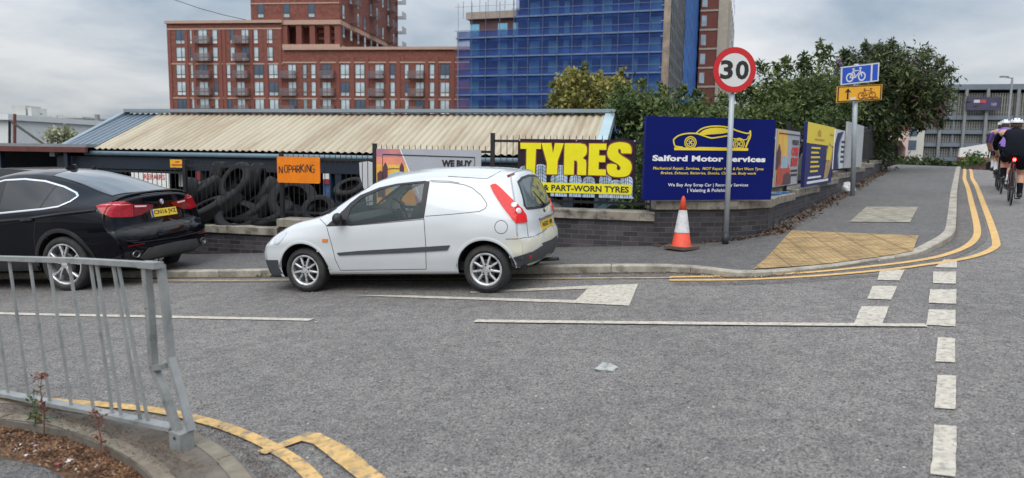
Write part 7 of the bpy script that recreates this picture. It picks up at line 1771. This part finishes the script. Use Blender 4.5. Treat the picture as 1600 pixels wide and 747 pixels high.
# ------------------------------------------------------------------ weeds, litter, dead leaves
m_dead = leafmat('dead_leaf', (.045, .028, .02), (.095, .058, .038), (.20, .13, .085), vs=4)
def scatter_patch(name, pts, n, sz, m, seed, hfun, spread, kindlabel=None, flat=.5):
    rg = random.Random(seed); b = MB()
    for i in range(n):
        k = rg.random() * (len(pts) - 1); j = int(k); p = pts[j].lerp(pts[j + 1], k - j); x, y = p.x + rg.gauss(0, spread), p.y + rg.gauss(0, spread); s_ = sz * rg.uniform(.4, 1.3); a = rg.uniform(0, 6.28); z = hfun(x, y) + rg.uniform(.002, .02)
        d = V((math.cos(a), math.sin(a), rg.uniform(-flat, flat))) * s_; e_ = V((-math.sin(a), math.cos(a), rg.uniform(-flat, flat))) * s_ * .35; P = V((x, y, z + abs(d.z) * .5))
        b.add([P - d, P + e_, P + d, P - e_], [(0, 1, 2, 3)])
    o = b.build(name, m); return tag(o, kind='stuff')
base = lambda x, y: gz(x, y) + hp(x, y)
wl_pts = [WC[2] + V((.05, -.1))] + [W_SEG3(t) + V((.13, -.10)) for t in (0, 2, 4, 6, 9, 12, 15, 18)]
scatter_patch('dead_leaves', wl_pts, 1500, .045, m_dead, 2, base, .10, flat=.9)
scatter_patch('dead_leaves', [WA + V((0, -.06)), WC[1] + V((0, -.05)), WC[2] + V((.05, -.07))], 300, .035, m_dead, 3, base, .03)
scatter_patch('gutter_litter', [V((p.x, p.y)) for p in offs([p for p in KL if -8 < p.x < 3.5], -.06)], 500, .018, m_dead, 4, gz, .03)
scatter_patch('gutter_grit', [V((p.x, p.y)) for p in offs([p for p in KL if -8 < p.x < 3.5], -.07)], 240, .014, mat('pale_grit', (.35, .33, .3), .8), 5, gz, .05)
q0 = gp(405, 432, 0); scatter_patch('kerb_grass', [V((q0.x, q0.y)), V((gp(445, 432, 0).x, gp(445, 432, 0).y))], 260, .03, G5, 6, gz, .03, flat=1.6)
# brown needles and dust in the near bed
soilz = lambda x, y: gz(x, y) + .04
bed = [gp(u, v, .04) for u, v in ((-60, 672), (40, 690), (110, 708), (160, 722), (210, 745), (235, 765))]
m_need = leafmat('brown_needles', (.07, .032, .016), (.17, .08, .04), (.34, .20, .11), vs=6)
scatter_patch('needle_litter', [V((p.x, p.y)) for p in bed], 12000, .013, m_need, 7, soilz, .085, flat=.5)
scatter_patch('needle_litter', [V((gp(u, v, .1).x, gp(u, v, .1).y)) for u, v in ((0, 640), (120, 662), (230, 700), (300, 740))], 1400, .010, m_dead, 8, lambda x, y: gz(x, y) + .103, .06)
scatter_patch('kerb_grit', [V((gp(u, v, 0).x, gp(u, v, 0).y)) for u, v in ((300, 668), (360, 692), (410, 730), (440, 780))], 600, .010, m_dead, 9, lambda x, y: gz(x, y) + .004, .05)
m_peb = mat('pale_pebble', (.36, .33, .30), .8, var=.25, vs=9)
rnd = random.Random(3); b = MB()
for i in range(150):
    k = rnd.random() * 5; p = V(bed[int(k)]).lerp(V(bed[min(5, int(k) + 1)]), k % 1); x, y = p.x + rnd.gauss(0, .09), p.y + rnd.gauss(0, .09); s_ = rnd.uniform(.004, .013)
    T = Matrix.Translation(V((x, y, soilz(x, y) + s_ * .6))) @ Matrix.Rotation(rnd.uniform(0, 6), 4, 'Z') @ Matrix.Diagonal((s_ * 1.3, s_ * .9, s_ * .6, 1)); b.lathe([(0, -1), (.7, -.7), (1, 0), (.7, .7), (0, 1)], 7, T)
tag(b.build('pebbles', m_peb, smooth=True), kind='stuff')
m_lw = mat('white_paper', (.66, .64, .62), .7); m_pk = mat('pink_wrapper', (.50, .03, .12), .45)
def scrap(u, v, h, s_, m, name, label, seed, group=None):
    q = gp(u, v, h); rnd = random.Random(seed); b = MB(); n = 5; vs = []
    for j in range(n):
        for i in range(n): vs.append(((i / 4 - .5) * s_ * 2 + rnd.uniform(-.2, .2) * s_, (j / 4 - .5) * s_ * 1.2 + rnd.uniform(-.2, .2) * s_, rnd.uniform(.0, .5) * s_ + .003))
    b.add(vs, [(j * n + i, j * n + i + 1, (j + 1) * n + i + 1, (j + 1) * n + i) for j in range(n - 1) for i in range(n - 1)]); o = thing(name, label, 'litter', Matrix.Translation(q) @ Matrix.Rotation(rnd.uniform(0, 3), 4, 'Z'), group); b.build('crumpled_sheet', m, o)
scrap(108, 722, .05, .022, m_lw, 'paper_scrap', 'crumpled white paper scrap beside the pink wrapper on the brown needles', 1)
scrap(90, 727, .05, .014, m_pk, 'sweet_wrapper', 'small shiny pink wrapper on the brown needles by the near path', 2)
scrap(57, 697, .05, .010, mat('lilac_paper', (.5, .45, .6), .6), 'paper_scrap', 'tiny lilac paper scrap on the brown needles under the guardrail', 3)
scrap(33, 695, .05, .012, m_lw, 'paper_scrap', 'small white scrap farthest left on the brown needles', 4)
scrap(495, 504, 0, .02, m_lw, 'paper_scrap', 'tiny white scrap on the road at the end of the left centre line', 5)
scrap(905, 433, 0, .03, mat('blue_wrapper', (.2, .3, .55), .4), 'crisp_packet', 'small pale blue packet in the gutter behind the white van', 6)
scrap(1373, 408, .02, .02, m_lw, 'paper_scrap', 'tiny white scrap on the kerb edge of the tactile paving', 7)
scrap(1262, 330, .1, .035, m_lw, 'paper_scrap', 'white scrap among the dead leaves at the wall foot', 8)
b = MB(); q = gp(77, 655, .1); o = thing('green_bottle_neck', 'flattened green glass piece lying on the near kerb top', 'litter', tuple(q)); b.tube([(-.03, 0, .008), (.03, .005, .008)], [.009, .006], 8); b.build('glass_piece', mat('green_glass', (.02, .16, .07), .15), o, smooth=True)
for i, (u_, v_, s_) in enumerate(((20, 690, .009), (42, 712, .012), (75, 705, .008), (128, 712, .010), (150, 730, .012), (176, 738, .009), (118, 735, .010), (95, 700, .007))):
    scrap(u_, v_, .05, s_, m_lw, 'paper_scrap', 'tiny white paper fleck on the brown needles inside the near kerb', 40 + i, 'white flecks on the brown needles')
# weeds in front of the guardrail
def weed(name, label, u, v, h, hgt_px, seed, m_stem, m_leaf, n=34, head=None):
    P = gp(u, v, h); k = P.y / 1120; H = hgt_px * k; o = thing(name, label, 'weed', tuple(P)); rnd = random.Random(seed); b = MB(); pts = [V((0, 0, 0)), V((.01, .0, H * .4)), V((-.005, 0, H * .75)), V((.01, 0, H))]
    b.tube(pts, [.004, .0032, .0025, .0015], 6)
    for i in range(9): t = rnd.uniform(.3, .95); p = V((.005, 0, H * t)); b.tube([p, p + V((rnd.uniform(-.035, .035), rnd.uniform(-.03, .03), rnd.uniform(.005, .03)))], [.0016, .0008], 4)
    b.build('stem', m_stem, o); bl_ = [((P.x + .005, P.y, P.z + H * f), (r_, r_, r_ * 1.2)) for f, r_ in ((.25, .03), (.5, .028), (.8, .024), (1., .02))]
    leaves('leaves', o, bl_, n, .030, .014, m_leaf, seed, cs=.012)
    if head: leaves('seed_head', o, [((P.x, P.y, P.z + H), (.045, .03, .025))], 70, .02, .009, head, seed + 1, cs=.014)
m_st = mat('weed_stem', (.10, .05, .03), .8)
rust = leafmat('rust_leaf', (.11, .035, .02), (.22, .08, .045), (.34, .16, .09))
weed('weed', 'tall dry weed with rusty seed head growing in front of the guardrail', 69, 680, .06, 100, 1, m_st, rust, 40, rust)
weed('weed', 'short green leafy weed beside the tall dry one', 55, 672, .06, 62, 2, mat('green_stem', (.06, .1, .03), .8), G5, 70)
weed('weed', 'small red-stemmed dry weed nearest the guardrail post', 157, 714, .06, 72, 3, mat('red_stem', (.18, .04, .035), .8), rust, 22, rust)
# ------------------------------------------------------------------ cyclists
def skin(name, nodes, edges, root, parent, mats, pick, sub=2, world=False):
    me = bpy.data.meshes.new(name); ks = list(nodes); me.from_pydata([nodes[k][0] for k in ks], [(ks.index(a), ks.index(c)) for a, c in edges], [])
    o = bpy.data.objects.new(name, me); COL.objects.link(o); s_ = o.modifiers.new('s', 'SKIN'); o.modifiers.new('d', 'SUBSURF').levels = sub
    for i, k in enumerate(ks): me.skin_vertices[0].data[i].radius = nodes[k][1] if hasattr(nodes[k][1], '__len__') else (nodes[k][1],) * 2; me.skin_vertices[0].data[i].use_root = (k == root)
    bpy.context.view_layer.update(); m2 = bpy.data.meshes.new_from_object(o.evaluated_get(bpy.context.evaluated_depsgraph_get())); bpy.data.objects.remove(o)
    for m in mats: m2.materials.append(m)
    segs = [(V(nodes[a][0]), V(nodes[c][0]), a, c) for a, c in edges]
    mi = []
    for p in m2.polygons:
        c = p.center; best = None
        for a, e, na, ne in segs:
            d = e - a; t = max(0, min(1, (c - a).dot(d) / d.length_squared)); dd = (a + d * t - c).length
            if best is None or dd < best[0]: best = (dd, na, ne, t)
        mi.append(pick(best[1], best[2], best[3], c))
    m2.polygons.foreach_set('material_index', mi); m2.polygons.foreach_set('use_smooth', [True] * len(mi))
    o = bpy.data.objects.new(name, m2); COL.objects.link(o); o.parent = parent; return o
m_skin = mat('skin', (.48, .27, .19), .55, var=.05); m_cblk = mat('black_lycra', (.008, .009, .014), .9, spec=.1); m_pur = mat('purple_jersey', (.17, .09, .36), .6, var=.1, vs=8); m_navy = mat('navy_jersey', (.03, .04, .16), .6); m_sock = mat('white_sock', (.6, .6, .62), .8); m_shoe = mat('dark_shoe', (.05, .05, .055), .5); m_hel = mat('white_helmet', (.60, .61, .63), .35, var=.06); m_hair = mat('dark_hair', (.04, .028, .02), .8); m_bfr = mat('bike_frame_dark', (.06, .012, .018), .35); m_glow = mat('rear_light', (.6, .02, .02), .3, emit=(1., .04, .03, 14.))
m_bpur = mat('bike_frame_black', (.015, .015, .018), .35)
def bicycle(label, M_, m_fr, lit):
    o = thing('road_bicycle', label, 'bicycle', M_)
    for i, x in enumerate((0, 1.0)):
        b = MB(); T = Matrix.Translation(V((x, 0, .34)))
        b.lathe([(.318, -.011), (.33, -.013), (.342, 0), (.33, .013), (.318, .011), (.318, -.011)], 40, T); w_ = b.build('wheel', m_tyre, o, smooth=True)
        b = MB(); b.lathe([(.300, -.008), (.318, -.010), (.318, .010), (.300, .008), (.300, -.008)], 40, T); b.tube([T @ V((0, -.045, 0)), T @ V((0, .045, 0))], .02, 10)
        for k in range(18):
            a = 2 * math.pi * k / 18; sg = (-1) ** k; b.tube([T @ V((.018 * math.cos(a + .8 * sg), .03 * sg, .018 * math.sin(a + .8 * sg))), T @ V((.302 * math.cos(a), 0, .302 * math.sin(a)))], .0014, 4)
        b.build('rim', m_rimdark, w_)
    bb, st_, hd, hb = V((.43, 0, .29)), V((.27, 0, .80)), V((.86, 0, .84)), V((.90, 0, .70)); b = MB()
    for p, q_, r_ in ((bb, st_, .016), (st_, hd, .016), (bb, hb, .02), (hd, hb, .02)): b.tube([p, q_], r_, 8)
    for sg in (-1, 1): b.tube([V((0, sg * .05, .34)), bb + V((-.05, sg * .03, 0))], .009, 6); b.tube([V((0, sg * .05, .34)), st_ + V((0, sg * .02, 0))], .008, 6); b.tube([V((1.0, sg * .045, .34)), hb + V((.0, sg * .035, -.04)), hb], .010, 6)
    b.build('frame', m_fr, o, smooth=True)
    b = MB(); b.tube([st_, V((.22, 0, .96))], .013, 8); b.build('seat_post', m_rimdark, o)
    b = MB(); b.tube([V((.08, 0, .975)), V((.16, 0, .98)), V((.26, 0, .975)), V((.36, 0, .97))], [.055, .065, .035, .018], 10); b.v = [(x, y, .97 + (z - .97) * .45) for x, y, z in b.v]; b.build('saddle', m_cblk, o, smooth=True)
    b = MB(); b.tube([V((.98, -.21, .80)), V((1.03, -.21, .88)), V((.98, -.21, .95)), V((.92, -.20, .955)), V((.92, .20, .955)), V((.98, .21, .95)), V((1.03, .21, .88)), V((.98, .21, .80))], .013, 8); b.tube([hd, V((.92, 0, .955))], .014, 8); b.build('handlebar', m_cblk, o, smooth=True)
    b = MB(); b.tube([bb + V((0, -.07, 0)), bb + V((0, .07, 0))], .014, 8); b.tube([bb + V((0, -.07, 0)), V((.43, -.075, .12))], .010, 6); b.tube([bb + V((0, .07, 0)), V((.43, .075, .46))], .010, 6); b.lathe([(.05, -.055), (.095, -.052), (.095, -.048), (.05, -.045)], 24, Matrix.Translation(bb)); b.build('crankset', m_rimdark, o)
    for sg, z in ((-1, .12), (1, .46)): b = MB(); b.box(.38, .47, sg * .075 - .0 if sg > 0 else -.165, sg * .165 if sg > 0 else -.075, z - .012, z + .008); b.build('pedal', m_cblk, o)
    if lit: b = MB(); b.lathe([(0, -.02), (.02, -.018), (.028, 0), (.028, .015)], 14, Matrix.Translation(V((.185, 0, .88))) @ Matrix.Rotation(R(-90), 4, 'Z')); b.build('rear_light', m_glow, o, smooth=True)
    return o
def rider(label, M_, m_top, m_short, m_sk2, lean=0., sock=None, kneeside=1, helmet=None, long_sleeve=False):
    o = thing('person', label, 'cyclist', M_)
    N_ = {'pel': ((.17, 0, 1.04), (.15, .12)), 'sp': ((.30, 0, 1.20), (.135, .105)), 'ch': ((.46, 0, 1.35), (.155, .11)), 'nk': ((.59, 0, 1.46), (.085, .07)), 'hd0': ((.66, 0, 1.51), (.075, .08)), 'hd1': ((.69, 0, 1.585), (.078, .09))}
    E_ = [('pel', 'sp'), ('sp', 'ch'), ('ch', 'nk'), ('nk', 'hd0'), ('hd0', 'hd1')]
    for sg, s_ in ((-1, 'r'), (1, 'l')):
        up = (sg == kneeside)
        kn = (.56, sg * .12, .83) if up else (.50, sg * .11, .60); an = (.40, sg * .12, .53) if up else (.37, sg * .12, .20); fb = (.50, sg * .125, .495) if up else (.49, sg * .125, .155)
        N_.update({'sh' + s_: ((.50, sg * .20, 1.41), .072), 'el' + s_: ((.68, sg * .27, 1.18), .043), 'wr' + s_: ((.88, sg * .22, 1.02), .028), 'ha' + s_: ((.94, sg * .21, .985), (.032, .018)),
                   'hi' + s_: ((.21, sg * .10, 1.00), .10), 'mt' + s_: (tuple(V((.21, sg * .10, 1.0)).lerp(V(kn), .5)), .082), 'kn' + s_: (kn, .056), 'ca' + s_: (tuple(V(kn).lerp(V(an), .35)), .055), 'an' + s_: (an, .034), 'he' + s_: ((an[0] - .03, an[1], an[2] - .035), .034), 'to' + s_: (fb, (.045, .028)), 'tp' + s_: ((fb[0] + .10, fb[1], fb[2] - .01), (.036, .020))})
        E_ += [('ch', 'sh' + s_), ('sh' + s_, 'el' + s_), ('el' + s_, 'wr' + s_), ('wr' + s_, 'ha' + s_), ('pel', 'hi' + s_), ('hi' + s_, 'mt' + s_), ('mt' + s_, 'kn' + s_), ('kn' + s_, 'ca' + s_), ('ca' + s_, 'an' + s_), ('an' + s_, 'he' + s_), ('an' + s_, 'to' + s_), ('to' + s_, 'tp' + s_)]
        for f_ in range(4):
            y_ = sg * (.21 + (f_ - 1.5) * .017) ; L_ = (.040, .046, .044, .034)[f_]
            N_['f%d%s' % (f_, s_)] = ((.955 + .012, y_, .985), .0085); N_['g%d%s' % (f_, s_)] = ((.965 + L_ * .5, y_, .965), .0078); N_['k%d%s' % (f_, s_)] = ((.955 + L_ * .3, y_, .935), .007)
            E_ += [('ha' + s_, 'f%d%s' % (f_, s_)), ('f%d%s' % (f_, s_), 'g%d%s' % (f_, s_)), ('g%d%s' % (f_, s_), 'k%d%s' % (f_, s_))]
        N_['t0' + s_] = ((.93, sg * .185, .965), .010); N_['t1' + s_] = ((.935, sg * .175, .940), .008); E_ += [('wr' + s_, 't0' + s_), ('t0' + s_, 't1' + s_)]
    def pick(a, c, t, p):
        k = c[:2]
        if k in ('sp', 'ch') or (a == 'ch' and k in ('sh', 'nk') and t < .75): return 1
        if k == 'el': return 1
        if long_sleeve and k == 'wr' and t < .6: return 1
        if k in ('nk', 'hd') and (k == 'nk' or t < .35): return 1
        if a == 'pel' or k in ('hi', 'mt') or (k == 'kn' and t < .45): return 2
        if k in ('an', ) and t > .15: return 3
        if k in ('he', 'to', 'tp') : return 4
        return 0
    skin('body', N_, E_, 'pel', o, [m_skin, m_top, m_short, m_sk2, m_shoe], pick)
    # head details: face, ears, hair
    T = Matrix.Translation(V((.70, 0, 1.575)))
    b = MB(); b.lathe([(0, -.075), (.012, -.07), (.022, -.06), (.02, -.05), (0, -.048)], 10, T @ Matrix.Rotation(R(0), 4, 'X')); 
    for sg in (-1, 1): b.lathe([(0, -.012), (.022, -.008), (.03, 0), (.022, .008), (0, .012)], 12, T @ Matrix.Translation(V((-.01, sg * .078, -.01))) @ Matrix.Diagonal((.7, .7, 1.1, 1)))
    b.tube([T @ V((.075, 0, .01)), T @ V((.10, 0, -.02)), T @ V((.08, 0, -.03))], [.010, .015, .010], 8); b.build('face', m_skin, o, smooth=True)
    b = MB()
    for sg in (-1, 1): b.lathe([(0, -.012), (.010, -.008), (.012, 0), (.01, .008), (0, .012)], 8, T @ Matrix.Translation(V((.076, sg * .032, .012))))
    b.box(.078, .084, -.022, .022, -.058, -.050, T=T); b.build('eyes_and_mouth', m_cblk, o)
    b = MB(); n = 14; vs = []
    for j in range(9):
        t = math.pi * .5 * j / 8
        for i in range(2 * n): a = math.pi * i / n; vs.append(T @ V((math.sin(t) * math.cos(a) * .128 - .015, math.sin(t) * math.sin(a) * .098, .035 + math.cos(t) * .092 * (1 + .10 * abs(math.sin(a * 3)) * math.sin(2 * t)))))
    fs = [(j * 2 * n + i, j * 2 * n + (i + 1) % (2 * n), (j + 1) * 2 * n + (i + 1) % (2 * n), (j + 1) * 2 * n + i) for j in range(8) for i in range(2 * n)]
    b.add(vs, [f[::-1] for f in fs]); b.add([T @ V((-.015, 0, .032))] + vs[-2 * n:], [(0, i + 1, (i + 1) % (2 * n) + 1) for i in range(2 * n)])
    for y in (-.05, 0, .05): b.bar(T @ V((-.10, y, .10)), T @ V((.07, y, .118)), .014, .03, mi=1)
    b.build('helmet', [helmet or m_hel, m_cblk], o, autos=50)
    b = MB(); b.lathe([(0, -.08), (.07, -.06), (.085, 0), (.07, .06), (0, .08)], 14, Matrix.Translation(V((.655, 0, 1.555)))); b.build('hair', m_hair, o, smooth=True)
    b = MB(); b.tube([T @ V((.02, -.085, .03)), T @ V((.03, -.06, -.07)), T @ V((.035, 0, -.09)), T @ V((.03, .06, -.07)), T @ V((.02, .085, .03))], .004, 5); b.build('chin_strap', m_cblk, o)
    return o
HB = R(58.)
def cyc(u, v, s_=1., head=HB, lean=0.):
    P = gp(u, v, 0); return Matrix.Translation(P) @ Matrix.Rotation(head, 4, 'Z') @ Matrix.Rotation(R(lean), 4, 'X') @ Matrix.Scale(s_, 4)
Ms = [cyc(1579, 321, 1.02), cyc(1563.5, 303, 1.02, HB + R(1)), cyc(1557.5, 296, 1.0, HB)]
bicycle('dark red road bicycle with a glowing red rear light under the cyclist in black', Ms[0], m_bfr, True)
r0_ = rider('cyclist in black jersey, black shorts and pale helmet riding away nearest the camera', Ms[0] @ Matrix.Diagonal((1, 1.22, 1, 1)), m_cblk, m_cblk, m_cblk, long_sleeve=True)
b = MB(); T = Matrix.Translation(V((.385, 0, 1.405))) @ Matrix.Rotation(R(-40), 4, 'Y'); b.box(-.045, .045, -.05, .05, .0, .012, T=T); b.build('jersey_patch', mat('pale_patch', (.45, .6, .68), .5), r0_)
bicycle('black road bicycle under the cyclist in purple', Ms[1], m_bpur, False)
rider('cyclist in purple jersey and white socks partly hidden behind the one in black', Ms[1], m_pur, m_cblk, m_sock)
bicycle('black road bicycle under the farthest cyclist in navy', Ms[2], m_bpur, False)
rider('farthest cyclist in navy jersey mostly hidden behind the purple one', Ms[2], m_navy, m_navy, m_sock)
